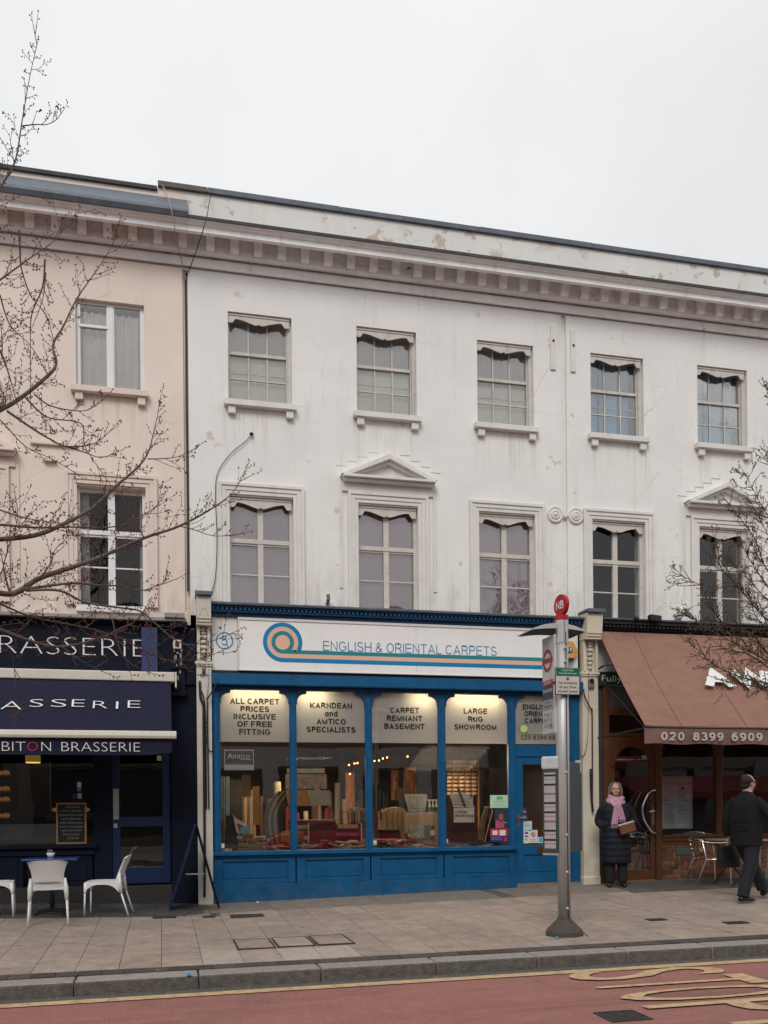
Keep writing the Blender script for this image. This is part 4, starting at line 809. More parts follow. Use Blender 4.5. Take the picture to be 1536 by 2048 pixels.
# ---- pilasters
def pilaster(x0, x1, zb, label, warm, base_=False, grotesque=True):
    t = thing('pilaster', label, 'pilaster', ((x0+x1)/2, -.1, zb)); mt = cream if warm else M('dirty white pilaster', (.60,.565,.50), .8, var=.1, scale=5, grime=.6, bump=.3, dirt=((.24,.17,.1), .68, 6, .06)); w = x1-x0
    obj('shaft', MB().box(x0, x1, -.12, .12, zb-.2, 3.50).box(x0+.002, x1-.002, -.122, -.12, 2.268, 2.272), mt, t, bevel=.006)
    if base_: obj('base', MB().box(x0-.01, x1+.01, -.15, .1, zb-.1, zb+.13), mt, t, bevel=.02)
    obj('necking', MB().box(x0-.02, x1+.02, -.15, .05, 3.50, 3.545).box(x0-.01, x1+.01, -.14, .05, 3.47, 3.50), mt, t, bevel=.008)
    obj('console', MB().box(x0+.01, x0+.055, -.155, 0, 3.545, 4.06).box(x1-.055, x1-.01, -.155, 0, 3.545, 4.06).box(x0+.055, x1-.055, -.10, 0, 3.545, 4.06), mt, t, bevel=.005)
    c = (x0+x1)/2
    b_ = MB()
    for k, (z, r) in enumerate(((4.02,.052),(3.965,.045),(3.90,.050),(3.83,.052),(3.75,.048),(3.68,.045),(3.61,.036))):
        b_.ball((c, -.115, z), (r, .045, .036), 10, 6)
        if k in (2, 4): b_.ball((c-.03, -.14, z), (.022,.02,.03), 6, 4); b_.ball((c+.03, -.14, z), (.022,.02,.03), 6, 4)
    b_.box(c-.055, c+.055, -.16, -.1, 3.995, 4.010)
    obj('carved_drop', b_, creamd, t, smooth=True)
    # bracket block: front face leans outwards towards the top
    y_ = -.30
    obj('console_block', MB().prism([(-.02,4.10),(y_+.02,4.10),(y_+.02,4.13),(y_,4.15),(y_-.03,4.42),(y_-.01,4.48),(0,4.50),(0,4.10)], x0+.005, x1-.005, f=lambda a, yy, b: (yy, a, b)).box(x0+.0, x1-.0, y_+.04, 0, 4.06, 4.10), mt, t, bevel=.006)
    q = MB()
    for s in (-1, 1):
        if warm: break
        for k in range(7): a = k*.8; q.ball((c+s*(.028+.026*math.cos(a)), y_-.012, 4.32+.03*math.sin(a)), .011, 5, 4)
        for k in range(5): q.ball((c+s*(.01+.012*k), y_-.008, 4.27-.01*k*k*.4), .009, 5, 4)
    if not warm: obj('carved_scroll', q, creamd, t, smooth=True)
    obj('lead_cap', MB().box(x0-.01, x1+.01, y_-.075, 0, 4.50, 4.535).box(x0-.02, x1+.02, y_-.085, y_-.075, 4.475, 4.535), lead, t, bevel=.005)
    return t
pilaster(.505, .722, -.06, 'dirty white shop pilaster with carved console left of the blue shopfront', False)
pilaster(6.705, 6.985, .06, 'cream shop pilaster with carved console beside the bus stop pole', True, True)
# awning rods and chains on the pilasters
def rod(label, pts, r=.011, group=None): return tag(obj('awning_rod', MB().tube(smoothp(pts, 4), r, 7), blkm, None, smooth=True), label, 'awning rod', group)
rod('black awning rod bending from the blue beam down the left pilaster', [(.79,-.18,3.28),(.79,-.2,3.2),(.665,-.19,2.98),(.655,-.17,2.85),(.665,-.16,1.35)])
tag(obj('conduit', MB().tube(smoothp([(.55,-.14,3.25),(.56,-.15,3.0),(.60,-.15,2.88),(.60,-.15,2.5),(.60,-.15,.8),(.59,-.15,.05)],4), .019, 7).tube(smoothp([(.575,-.14,3.1),(.62,-.15,2.87),(.63,-.15,2.0),(.63,-.14,1.35)],4), .010, 6), blkm, None, smooth=True), 'thick black conduit running down the dirty white pilaster', 'conduit')
rod('black awning rod bending across the cream pilaster behind the bus stop', [(6.70,-.18,3.25),(6.71,-.2,3.12),(6.83,-.17,2.92),(6.86,-.15,2.8),(6.85,-.15,1.30)])
rod('short thick black rod end fixed to the cream pilaster', [(6.82,-.16,1.95),(6.83,-.16,1.5),(6.85,-.17,1.25)], .02)
def chain(label, pts):
    P = smoothp(pts, 14); m = MB()
    for i, p in enumerate(P):
        m.octa(p, .0085 if i % 2 else .0055, .014)
    return tag(obj('chain', m, blkm, None), label, 'chain')
chain('fine black chain hanging down the dirty white pilaster', [(.685,-.16,3.82),(.68,-.15,3.3),(.655,-.14,2.9),(.64,-.15,2.4),(.70,-.16,2.20),(.79,-.14,2.36),(.80,-.1,2.9)])
chain('fine black chain hanging down the cream pilaster', [(6.80,-.17,3.52),(6.80,-.15,3.1),(6.79,-.14,2.6),(6.74,-.15,2.25),(6.66,-.16,2.15),(6.64,-.12,2.35)])
t = thing('pulley_box', 'small rusty metal pulley box below the console of the cream pilaster', 'pulley', (6.84, -.14, 3.4)); obj('housing', MB().box(6.80, 6.90, -.17, -.121, 3.28, 3.42), M('zinc', (.25,.24,.22), .5, metal=.5, dirt=((.12,.06,.03), .5, 20, .1)), t, bevel=.01); obj('pulley', MB().lathe([(.03,0),(.03,.03),(0,.03)], (6.84,-.17,3.40), 10, 'y'), blkm, t)
t = thing('cctv_camera', 'small bullet camera on a bracket beside the green Fully sign', 'camera', (7.1, -.15, 3.58)); obj('camera_body', MB().tube([(7.10,-.24,3.665),(7.26,-.30,3.66)], .038, 10), M('camera grey', (.22,.21,.2), .4, metal=.4), t, smooth=True); obj('bracket', MB().tube([(7.0,-.12,3.60),(7.04,-.2,3.64),(7.12,-.24,3.665)], .018, 6), blkm, t)
t = thing('pipe_fitting', 'grey rusty pipe fitting below the console of the dirty white pilaster', 'pipe', (.6,-.14,3.4)); obj('pipe', MB().tube([(.612,-.14,3.50),(.61,-.14,3.36)], .024, 8), M('rusty grey', (.16,.15,.14), .7, dirt=((.14,.07,.035), .55, 20, .1)), t, smooth=True); obj('flange', MB().box(.56,.67,-.13,-.122,3.33,3.36), greym, t)

# ---- inside the carpet shop
it = thing('shop_interior', 'dark carpet showroom seen through the blue shop windows', 'interior', (3.7, 3, 0))
roll_cols = [M('roll %d' % k, c, .95, var=.25, scale=20, bump=.3) for k, c in enumerate(((.30,.22,.14),(.10,.06,.04),(.22,.20,.17),(.16,.03,.03),(.36,.31,.23),(.06,.06,.07),(.20,.11,.05)))]
random.seed(21)
for x0_, x1_, Y_, n_, lb in ((.95, 2.6, 3.0, 15, 'row of upright carpet rolls behind the first two shop windows'), (2.9, 4.1, 3.9, 12, 'row of upright carpet rolls deep behind the third shop window'), (4.9, 6.3, 4.6, 12, 'row of upright carpet rolls deep behind the blue door')):
    t = thing('carpet_roll_row', lb, 'carpet rolls', ((x0_+x1_)/2, Y_, .1))
    for k in range(n_):
        x_ = x0_+(x1_-x0_)*k/(n_-1); r_ = random.uniform(.045, .075); h_ = random.uniform(1.15, 1.75); ln = random.uniform(-.06, .06)
        obj('carpet_roll', MB().tube([(x_, Y_, .1), (x_+ln, Y_+random.uniform(.05,.2), .1+h_)], r_, 10), random.choice(roll_cols), t, smooth=False)
for x0_, Y_, n_, lb in ((1.55, 1.5, 9, 'pile of folded rugs behind the first shop window'), (2.55, 1.75, 12, 'pile of folded rugs behind the second shop window'), (3.7, 1.6, 8, 'pile of folded rugs behind the third shop window'), (4.75, 2.0, 10, 'pile of folded rugs behind the fourth shop window')):
    t = thing('rug_pile', lb, 'rugs', (x0_, Y_, .1))
    for k in range(n_): dx_ = random.uniform(-.04, .04); obj('rug', MB().box(x0_-.38+dx_, x0_+.38+dx_, Y_-.25, Y_+.3, .1+k*.088, .1+k*.088+.08), random.choice(roll_cols), t, bevel=.02)
def qd(*p): return MB().quad(*p)
obj('floor', qd((.5,.1,.1),(6.9,.1,.1),(6.9,7,.1),(.5,7,.1)), M('brown carpet', (.05,.032,.022), .95, var=.3), it, fix=False)
obj('rear_wall', qd((.5,7,.1),(6.9,7,.1),(6.9,7,3.6),(.5,7,3.6)), darkw, it, fix=False)
obj('side_wall', MB().quad((.5,.1,-.1),(.5,7,-.1),(.5,7,3.6),(.5,.1,3.6)).quad((6.9,.1,-.1),(6.9,7,-.1),(6.9,7,3.6),(6.9,.1,3.6)), darkw, it, fix=False)
obj('ceiling', qd((.5,.045,3.55),(6.9,.045,3.55),(6.9,7,3.55),(.5,7,3.55)), darkc, it, fix=False)
obj('display_platform', MB().box(.74, 5.5, .06, 1.05, .11, .66), M('platform', (.07,.05,.035), .9), it)
tubem = M('lit tube', (.9,.85,.7), .5, bump=0, emit=(1.0,.80,.47,85.0))
for k, (a, b, z) in enumerate(((1.0, 1.80, 3.10), (2.05, 2.5, 3.08), (3.85, 4.22, 3.06), (4.5, 5.35, 3.08))):
    o = tag(obj('strip_lamp', MB().tube([(a,.20,z-.0),(b,.20,z-.0)], .018, 8), tubem, None), ('lit strip lamp at the top of the first blue shop window', 'short lit lamp at the top left of the second blue shop window', 'lit lamp at the top right of the third blue shop window', 'lit strip lamp at the top of the fourth blue shop window')[k], 'strip lamp')
fb = M('fairy bulb', (.9,.4,.15), .5, bump=0, emit=(1.0,.28,.08,14.0)); fw = thing('fairy_lights', 'string of small orange fairy lights deep inside the carpet shop', 'fairy lights', tuple(W(740,1520,2.6)))
cp = [W(x_, y_, 2.6) for x_, y_ in ((698,1530),(709,1527),(715,1526),(749,1522),(758,1521),(766,1517),(774,1515),(815,1513),(700,1548),(838,1600))]
obj('wire', MB().tube(cp[:8], .005, 5), blkm, fw)
for p in cp: obj('bulb', MB().ball(p, .014, 8, 6), fb, fw, smooth=True)
warmc = M('carpet roll bronze', (.26,.17,.10), .85, var=.25, scale=4, rand=.3)
rk = thing('carpet_rack', 'rack of bronze sample rolls stacked in columns behind the fourth shop window', 'rack', tuple(W(930,1560,2.2)))
for c in range(5):
    for r_ in range(9):
        p = W(899+c*12.6, 1524+r_*8.0, 2.2)
        obj('sample_roll', MB().tube([(p.x-.045,p.y,p.z),(p.x+.045,p.y,p.z)], .030, 8), warmc, rk, smooth=True)
    p = W(905+c*12.6, 1520, 2.25); obj('upright', MB().box(p.x-.012, p.x+.008, 2.2, 2.24, .8, p.z), M('rack wood', (.28,.13,.05), .6), rk)
ld = bpy.data.lights.new('showroom_fill', 'AREA'); ld.energy = 50; ld.color = (1.0,.76,.50); ld.size = 1.2; lo = bpy.data.objects.new('showroom_fill', ld); COL.objects.link(lo); lo.location = (4.9, 1.5, 2.2); lo.rotation_euler = (R(-18),0,0); tag(lo, 'added warm fill light brightening the carpet shop stock', 'lamp')  # unseen area light added to brighten the window stock
ld = bpy.data.lights.new('showroom_fill', 'AREA'); ld.energy = 36; ld.color = (1.0,.72,.45); ld.size = .8; lo = bpy.data.objects.new('showroom_fill', ld); COL.objects.link(lo); lo.location = (2.6, 2.6, 2.25); tag(lo, 'added warm fill light deep inside the carpet shop', 'lamp')  # second unseen fill light, added for the rear of the showroom
def flat(name, label, cat, px0, py0, px1, py1, Y, mat, t=.012, par=None, tilt=0.0):
    a, b = W(px0, py1, Y), W(px1, py0, Y); m = MB().hexa([(a.x,Y,a.z),(b.x,Y,a.z),(b.x,Y+t,a.z),(a.x,Y+t,a.z),(a.x,Y+tilt,b.z),(b.x,Y+tilt,b.z),(b.x,Y+tilt+t,b.z),(a.x,Y+tilt+t,b.z)])
    o = obj(name, m, mat, par); return tag(o, label, cat) if par is None else o
def poly(name, label, cat, pts, Y, mat, t=.015, par=None):
    P = [W(x_, y_, Y) for x_, y_ in pts]; o = obj(name, MB().prism([(p.x, p.z) for p in P], Y, Y+t), mat, par)
    return tag(o, label, cat) if par is None else o
tan = M('tan board', (.34,.21,.115), .7, var=.12, rand=.1); boxm = M('box card', (.30,.175,.08), .8, rand=.15); gryb = M('grey board', (.23,.22,.18), .7); whp = M('white print', (.55,.53,.50), .6); maroon = M('maroon panel', (.045,.008,.014), .8); perspex = M('perspex', (.42,.38,.30), .2)
ochre = M('ochre hanging', (.28,.15,.045), .8, var=.2, scale=30); drk = M('dark stand', (.02,.02,.022), .6); stripem = M('striped carpet edge', (.12,.10,.09), .9)
# first window
poly('display_board', 'tall dark sample board with cream edge leaning in the first shop window', 'board', ((452,1632),(464,1628),(479,1697),(448,1697)), .55, drk)
poly('board_edge', 'cream folded card leaning on the dark board in the first shop window', 'card', ((466,1628),(470,1634),(480,1670),(473,1664)), .50, whp)
poly('folded_card', 'triangular white folded card in the first shop window', 'card', ((471,1635),(493,1650),(488,1652),(470,1645)), .52, whp)
flat('picture_card', 'turquoise picture card on the small boxes in the first shop window', 'card', 479, 1653, 500, 1667, .46, M('turquoise print', (.16,.34,.36), .5, var=.5, scale=40))
for k, (x_, y_) in enumerate(((486,1668),(492,1677),(498,1687))):
    t = thing('wood_sample_box', ('topmost', 'middle', 'lowest')[k] + ' of three small wood-coloured boxes stepping down in the first shop window', 'box', tuple(W(x_+11, y_+8, .4-.07*k)), 'stepped wood sample boxes')
    flat('box_body', None, None, x_, y_, x_+21, y_+10, .40-.07*k, boxm, .12, t); q = MB(); p = W(x_+11, y_+6, .395-.07*k); q.tube([(p.x-.05,p.y,p.z+.01),(p.x,p.y-.012,p.z-.012),(p.x+.05,p.y,p.z+.01)], .005, 5); obj('handle', q, drk, t)
flat('panel', 'tall pale blue and white panel standing at the left of the first shop window', 'panel', 443, 1553, 459, 1640, .8, M('pale blue print', (.30,.36,.42), .5, var=.3, scale=4))
t = thing('wire_stand', 'narrow black ladder-like wire stand at the left of the first shop window', 'stand', tuple(W(448,1640,.5)))
for px_ in (446.5, 451.5): a_, b_ = W(px_, 1550, .5), W(px_, 1690, .5); obj('upright', MB().tube([a_, b_], .006, 5), drk, t)
for k in range(9): a_, b_ = W(446.5, 1590+k*10, .5), W(451.5, 1590+k*10, .5); obj('rung', MB().tube([a_, b_], .004, 4), drk, t)
flat('ochre_hanging', 'ochre yellow hanging runner in the first shop window', 'hanging', 506, 1573, 519, 1650, 1.7, ochre)
flat('lattice_sample', 'brown lattice sample hung above the first shop window display', 'sample', 484, 1550, 501, 1594, 2.0, M('lattice', (.10,.05,.025), .8, var=.5, scale=60))
flat('hanging_carpet', 'grey brown hanging carpet length in the first shop window', 'carpet', 459, 1560, 484, 1640, 1.9, M('grey brown carpet', (.085,.072,.062), .95, var=.2, scale=8))
rug = thing('striped_rug', 'tall rolled dark rug with two curving tan stripes in the first shop window', 'rug', tuple(W(535,1690,.9)))
def rugx(v, k): return 527+k*26 + (28*(1-v)**3 if v < 1 else 0)*1.2*(1-v*.5) + 14*max(0, v-.45)**1.2*1.6
def rg(k0, k1, yo): return lambda u, v: W(rugx(v, k0+(k1-k0)*u), 1582+108*v, .95+yo)
obj('pile', MB().shell(rg(-.1, 1.35, 0), 8, 18, (0,.03,0)), M('dark rug', (.035,.030,.026), .95, var=.3, scale=30), rug, smooth=True)
for a, b in ((.22,.42),(.62,.82)): obj('stripe', MB().shell(rg(a, b, -.012), 3, 18, (0,.01,0)), M('rug stripe', (.17,.125,.07), .9), rug, smooth=True)
# sample books spread along the window board
bcol = [M('book grey', (.22,.20,.18), .8), M('book cream', (.38,.33,.26), .8), M('book dark', (.06,.05,.045), .8), M('book red', (.20,.03,.03), .8), M('book maroon', (.07,.015,.02), .8), M('book stripe', (.30,.27,.24), .8)]
def books(label, px0, px1, n, Y=.35, h=.09, cols=(0,1,2,5)):
    a, b = W(px0, 1690, Y).x, W(px1, 1690, Y).x; t = thing('sample_books', label, 'sample books', ((a+b)/2, Y, .66))
    for k in range(n):
        x_ = a+(b-a)*k/max(1, n-1)+random.uniform(-.03,.03); w_ = random.uniform(.10,.17); rz = random.uniform(-.5,.5); tl = random.uniform(-.35,.35); z_ = .672+random.uniform(0, h)
        A = Matrix.Rotation(rz, 3, 'Z') @ Matrix.Rotation(tl, 3, 'Y')
        obj('sample_book', MB().obox((x_, Y+random.uniform(-.15,.18), z_), A @ Vector((w_,0,0)), A @ Vector((0,.11,0)), A @ Vector((0,0,random.uniform(.004,.012)))), bcol[random.choice(cols)], t)
books('red and white striped sample books heaped between the first two shop windows', 545, 600, 26, cols=(3,1,5,1,3))
books('maroon and grey carpet sample books spread along the second shop window', 600, 665, 34, cols=(4,3,2,0,5))
books('fanned grey and cream sample books at the right of the second shop window', 660, 735, 42, .4, .13, (0,1,5,2,5))
books('grey sample books fanned at the left of the third shop window', 745, 800, 40, .38, .13, (0,5,2,5))
books('scattered dark sample books under the boxes of the third shop window', 790, 850, 16, .3, .05, (2,0,1))
books('thin dark samples lying along the sill of the fourth shop window', 895, 985, 12, .3, .02, (2,2,0))
# second window
sp = thing('flooring_display', 'tilted display of orange wood and grey planks in the second shop window', 'display', tuple(W(605,1620,.9)))
poly('wood_plank', None, None, ((571,1580),(612,1580),(620,1612),(577,1612)), .9, M('orange wood plank', (.30,.145,.05), .5, var=.25, scale=12), .03, sp)
poly('grey_plank', None, None, ((613,1580),(660,1581),(662,1611),(621,1612)), .9, gryb, .03, sp)
poly('header_board', None, None, ((571,1548),(653,1548),(654,1578),(571,1578)), .92, M('pinkish poster', (.20,.165,.155), .6, var=.5, scale=14), .02, sp)
poly('top_board', None, None, ((574,1537),(649,1537),(649,1546),(574,1546)), .92, M('pale top board', (.27,.27,.25), .6), .02, sp)
t = thing('striped_rolls', 'bundle of upright tan striped carpet rolls behind the second shop window', 'carpet rolls', tuple(W(715,1640,1.0)))
for k in range(7): a_ = W(696+k*6, 1620+(k-3)**2*.3, 1.0); b_ = W(699+k*6, 1650, 1.0); obj('carpet_roll', MB().tube(smoothp([a_-Vector((.05,0,0)), a_+Vector((0,0,.03)), a_+Vector((.035,0,-.05)), b_],3), .014, 6), (M('roll tan', (.30,.20,.11), .9), M('roll brown', (.09,.05,.03), .9), M('roll grey', (.17,.14,.12), .9))[k % 3], t, smooth=True)
crt = thing('glass_case', 'low dark display case with bright edges in the second shop window', 'case', tuple(W(670,1665,.7)))
flat('case_back', None, None, 616, 1648, 724, 1684, .75, M('case dark red', (.055,.008,.012), .6), .02, crt)
for px_ in (616, 722): flat('edge', None, None, px_, 1646, px_+2, 1686, .6, perspex, .012, crt)
flat('brochure', None, None, 672, 1665, 718, 1672, .62, M('purple brochure', (.20,.05,.13), .6, var=.4, scale=12), .02, crt); flat('box', None, None, 676, 1649, 716, 1657, .66, tan, .1, crt)
for k, (a, b, c, d, lb) in enumerate(((585,1664,608,1684,'low tan cardboard box behind the first mullion of the shop window'),(562,1663,578,1684,'tan cardboard box at the right of the first shop window'))): flat('cardboard_box', lb, 'box', a, b, c, d, .85, M('ochre box', (.17,.10,.03), .8), .2)
# hanging warm lit curtains
for k, (a, b, c, d, lb) in enumerate(((692,1545,709,1625,'warm lit hanging carpet strip in the second shop window'),(783,1540,797,1600,'warm lit hanging carpet strip in the third shop window'),(808,1535,832,1590,'dim hanging carpet in the third shop window'))):
    flat('hanging_carpet', lb, 'carpet', a, b, c, d, 3.4, M('warm hanging', (.22,.095,.035), .8, var=.8, scale=6, stretch=(4,4,.5)), .03)
flat('wall_shelf', 'brown shelving deep inside the fourth shop window', 'shelf', 955, 1535, 1018, 1640, 3.2, M('dark shelf', (.055,.038,.03), .8, var=.4, scale=5))
# third window
flat('carton', 'large tan carton behind the third shop window', 'box', 846, 1625, 877, 1687, .75, tan, .4)
t = thing('carton_stack', 'group of tan cartons with a domed top in the third shop window', 'box', tuple(W(795,1650,.9)))
poly('carton', None, None, ((767,1660),(767,1624),(776,1617),(800,1614),(812,1620),(812,1660)), .95, boxm, .4, t)
for px_ in (774, 786, 796, 804): flat('carton_seam', None, None, px_, 1624, px_+1, 1659, .93, M('seam', (.10,.055,.02), .8), .01, t)
t = thing('brochure_stand', 'clear acrylic brochure stand in the third shop window', 'stand', tuple(W(832,1620,.6)))
poly('acrylic_back', None, None, ((808,1588),(852,1588),(855,1592),(850,1623),(818,1623),(811,1600)), .6, perspex, .01, t); flat('leaflet', None, None, 819, 1592, 845, 1616, .585, M('leaflet print', (.32,.30,.26), .6, var=.5, scale=30), .01, t)
flat('wood_sample_board', 'pale wood sample board with two oak panels in the third shop window', 'board', 811, 1624, 846, 1667, .55, M('pale board', (.36,.33,.26), .6)); flat('oak_panel', 'left oak veneer panel on the pale sample board', 'panel', 815, 1630, 829, 1664, .54, woodl, .008); flat('oak_panel', 'right oak veneer panel on the pale sample board', 'panel', 831, 1630, 844, 1664, .54, woodl, .008)
for k in range(3):
    p = W(859+k*7, 1623, .5); t = thing('spray_bottle', ('leftmost', 'middle', 'rightmost')[k] + ' of three white spray bottles on the tan carton in the shop window', 'bottle', tuple(p), 'white spray bottles')
    obj('bottle', MB().lathe([(.022,0),(.024,.05),(.020,.10),(.010,.14),(.010,.17)], p, 10), whp, t, smooth=True); obj('label', MB().lathe([(.0245,.02),(.0255,.05),(.0235,.075)], p, 10), M('green label', (.05,.12,.03), .6), t); obj('trigger', MB().box(p.x-.03, p.x+.015, p.y-.01, p.y+.01, p.z+.17, p.z+.20), whp, t)
flat('sample_folder', 'clear folder of white leaflets low in the third shop window', 'folder', 820, 1650, 848, 1676, .45, M('folder', (.30,.28,.24), .4, var=.5, scale=25)); flat('price_card', 'dark box with white price card low in the third shop window', 'box', 849, 1650, 869, 1681, .45, M('dark box', (.08,.075,.06), .6), .08); flat('white_card', 'white card on the dark box in the third shop window', 'card', 861, 1660, 869, 1671, .445, whp, .004)
for k in range(4): flat('folded_rail', 'black leaning rail number in the left of the third shop window' if 0 else ('first','second','third','fourth')[k]+' black leaning post from the left in the third shop window', 'post', 753+k*7, 1575+k*5, 755+k*7, 1640, 1.1, drk, .02)
# fourth window
flat('maroon_panel', 'maroon display panel in the fourth shop window', 'panel', 893, 1612, 954, 1686, .8, maroon)
cm = thing('doormat_display', 'grey doormat sample display reading cotton mucktrapper', 'display', tuple(W(930,1645,.5)))
poly('mat_samples', None, None, ((899,1586),(938,1587),(949,1616),(908,1616)), .56, M('mat grey', (.33,.32,.31), .8, var=.2, scale=20), .02, cm)
for k in range(5): poly('mat_sample', None, None, ((899+k*1.9,1586+k*6),(939+k*2,1587+k*6),(940+k*2,1591+k*6),(900+k*1.9,1590+k*6)), .555-.004*k, M('mat edge', (.40,.39,.38), .8), .01, cm)
poly('divider', None, None, ((914,1574),(918,1574),(932,1612),(929,1615)), .52, M('dark divider', (.035,.035,.035), .6), .02, cm)
flat('header_card', None, None, 908, 1616, 948.5, 1645, .5, M('header card', (.46,.45,.44), .6), .012, cm)
p = W(911, 1627, .498); grot('cotton', (p.x, .498, p.z), .055, M('mat lettering', (.11,.02,.035), .6, bump=0), cm, align='L', sw=.2, thick=.001, w=.20); p = W(911, 1634.5, .498); grot('mucktrapper', (p.x, .498, p.z), .055, bpy.data.materials['mat lettering'], cm, align='L', sw=.2, thick=.001, w=.375)
t = thing('folding_trolley', 'leaning folding board with steel frame in the fourth shop window', 'trolley', tuple(W(968,1660,.6)))
poly('board', None, None, ((955,1680),(958,1650),(970,1616),(978,1614),(972,1640),(968,1682)), .62, M('trolley board', (.12,.075,.04), .7), .02, t); obj('frame', MB().tube([W(969,1684,.58), W(985,1622,.58), W(982,1614,.58), W(968,1614,.58)], .008, 6), alu, t)
# notices stuck to the glass
def notice(label, px0, py0, px1, py1, mat, extra=(), name='notice', Y=.022):
    a, b = W(px0, py1, 0), W(px1, py0, 0); t = thing(name, label, 'notice', (a.x, Y, a.z)); obj('sheet', MB().box(a.x, b.x, Y, Y+.003, a.z, b.z), mat, t)
    for x0, y0, x1, y1, mt in extra:
        c, d = W(x0, y1, 0), W(x1, y0, 0); obj('print', MB().box(c.x, d.x, Y-.002, Y-.0002, c.z, d.z), mt, t)
    return t
c_ = lambda n, r, g, b: M(n, (r, g, b), .5, var=.05, bump=0)
pgreen = c_('notice green', .42,.60,.44); dgreen = c_('leaf green', .12,.38,.12); pdark = c_('poster dark', .02,.035,.06); ppink = c_('poster pink', .42,.07,.16); pred = c_('poster red', .50,.02,.025); pblue = c_('poster blue', .02,.03,.22); pwh = c_('sticker white', .62,.62,.60); pcy = c_('pale cyan', .42,.56,.60); plm = c_('lime sticker', .45,.50,.12); ppl = c_('pale pink sticker', .6,.45,.5); pgy = c_('print grey', .3,.32,.3); pblk = c_('print black', .02,.02,.025)
notice('mint green notice on the glass of the fourth shop window', 981.5, 1590, 1017, 1616, pgreen, ((994,1593,1006,1599,dgreen),(988,1602,1011,1603.2,pgy),(990,1607,1008,1608,pgy),(986,1611,1012,1612,pgy)))
t = notice('dark poster with pink bag low on the fourth shop window', 991, 1617, 1017, 1657, pdark, ((992,1640,1009,1656,ppink),(999,1628,1007,1642,c_('poster skin', .35,.08,.04)),(994,1645,1014,1646,pwh)))
notice('red notice with two white squares at the bottom of the fourth shop window', 981.5, 1657, 1017, 1673, pred, ((986,1661,996,1670,pwh),(1000,1660,1012,1671,pwh)))
notice('blue notice strip under the red notice of the fourth shop window', 981.5, 1673, 1017, 1684, pblue, ((984,1675,1000,1676,pgy),(984,1678,1005,1679,pgy),(1010,1675,1015,1683,pred)))
notice('small lime sticker at the top left of the blue door glass', 1039, 1515, 1048, 1525, pwh, ((1040,1518,1047,1523,plm),)); notice('lime sticker at the foot of the third shop window', 745, 1681, 754, 1690, pwh, ((745.5,1685,753.5,1689,plm),))
notice('pink sticker at the foot of the fourth shop window', 889, 1678, 897, 1686, ppl, ((890,1682,896,1683,pgy),)); notice('white square sticker at the foot of the first shop window', 440, 1687, 449, 1696, pwh)
notice('dark sticker with pink shoe shape on the blue door', 1042, 1615, 1055, 1641, pdark, ((1045,1621,1053,1626,c_('sticker rose', .5,.1,.15)),(1045,1632,1053,1633,pwh),(1045,1636,1053,1637,pwh)))
notice('pale cyan notice on the blue door glass', 1041, 1642, 1065, 1662, pcy, ((1044,1650,1062,1652,pgy),))
notice('white payment card stickers on the blue door glass', 1041, 1661, 1059, 1687, pwh, ((1043,1665,1049,1668,pred),(1051,1664,1057,1668,pblue),(1043,1671,1049,1673,pblue),(1051,1671,1057,1674,pblue),(1044,1677,1048,1681,c_('maroon print', .2,.02,.12)),(1051,1677,1055,1681,pgy)))
t = notice('white no smoking notice on the blue door glass', 1059, 1660, 1076, 1686, pwh, ((1061,1679,1074,1680,pred),(1062,1682,1073,1683,pgy)))
p = W(1067.5, 1669, 0); q = MB(); ring_sector(q, p.x, p.z, .030, .039, 0, 360, .017, .0195, 24); q.obox((p.x, .018, p.z), (.024,0,-.024), (0,.001,0), (.003,0,.003)); obj('prohibition_ring', q, pred, t); obj('cigarette', MB().box(p.x-.02, p.x+.02, .018, .019, p.z-.005, p.z+.004), pblk, t)
notice('small cyan square sticker at the foot of the blue door glass', 1077, 1674, 1088, 1686, pwh, ((1079,1675,1086.5,1684,c_('cyan print', .05,.35,.55)),))
t = notice('framed dark and white sign with handwriting style name in the first shop window', 449, 1499, 508, 1540, pwh, ((450.5,1501,506.5,1529,c_('sign charcoal', .045,.055,.045)),), name='brand_sign', Y=.05)
p = W(478, 1517, 0); text('Amtico', (p.x, .0475, p.z), .085, letterw, t, w=.33, bold=-.004, thick=.0008); grot('FLOORING SPECIALIST', (p.x, .0475, p.z-.085), .030, M('faint print', (.2,.22,.2), .6, bump=0), t, w=.34, thick=.0008); p2 = W(492, 1519.5, 0); obj('underline', MB().box(p2.x-.08, p2.x+.09, .046, .0475, p2.z, p2.z+.008), letterw, t)
# ================================================================== restaurant on the right
rs = thing('shopfront', 'brown timber restaurant front with arched glass door and brick base', 'shopfront', (9, 0, 0))
yb_ = .06
obj('corner_panel', MB().box(6.99, 7.13, .02, .1, -.05, 3.34), M('grey side panel', (.05,.048,.046), .6), rs); obj('corner_skirting', MB().box(6.99, 7.13, 0, .02, .05, .22), wood, rs)
fr = MB()
for a, b, y in ((7.13, 7.235, -.02), (8.075, 8.19, -.03), (9.235, 9.345, -.02), (10.6, 10.72, -.02), (12.0, 12.12, -.02)): fr.box(a, b, y, .12, .05 if a < 8 else .0, 3.34)
obj('post', fr, wood, rs, bevel=.008)
obj('rail', MB().box(7.235, 13, 0, .1, 2.86, 2.95).box(7.235, 13, 0, .1, 2.50, 2.56).box(8.19, 13, -.04, .1, .735, .83).box(8.19, 13, -.06, -.04, .80, .84).box(8.19, 13, -.02, .1, .68, .735), wood, rs, bevel=.006)
obj('upper_panel', MB().box(7.235, 13, .03, .05, 2.95, 3.34), M('dull grey panel', (.09,.085,.08), .6), rs)
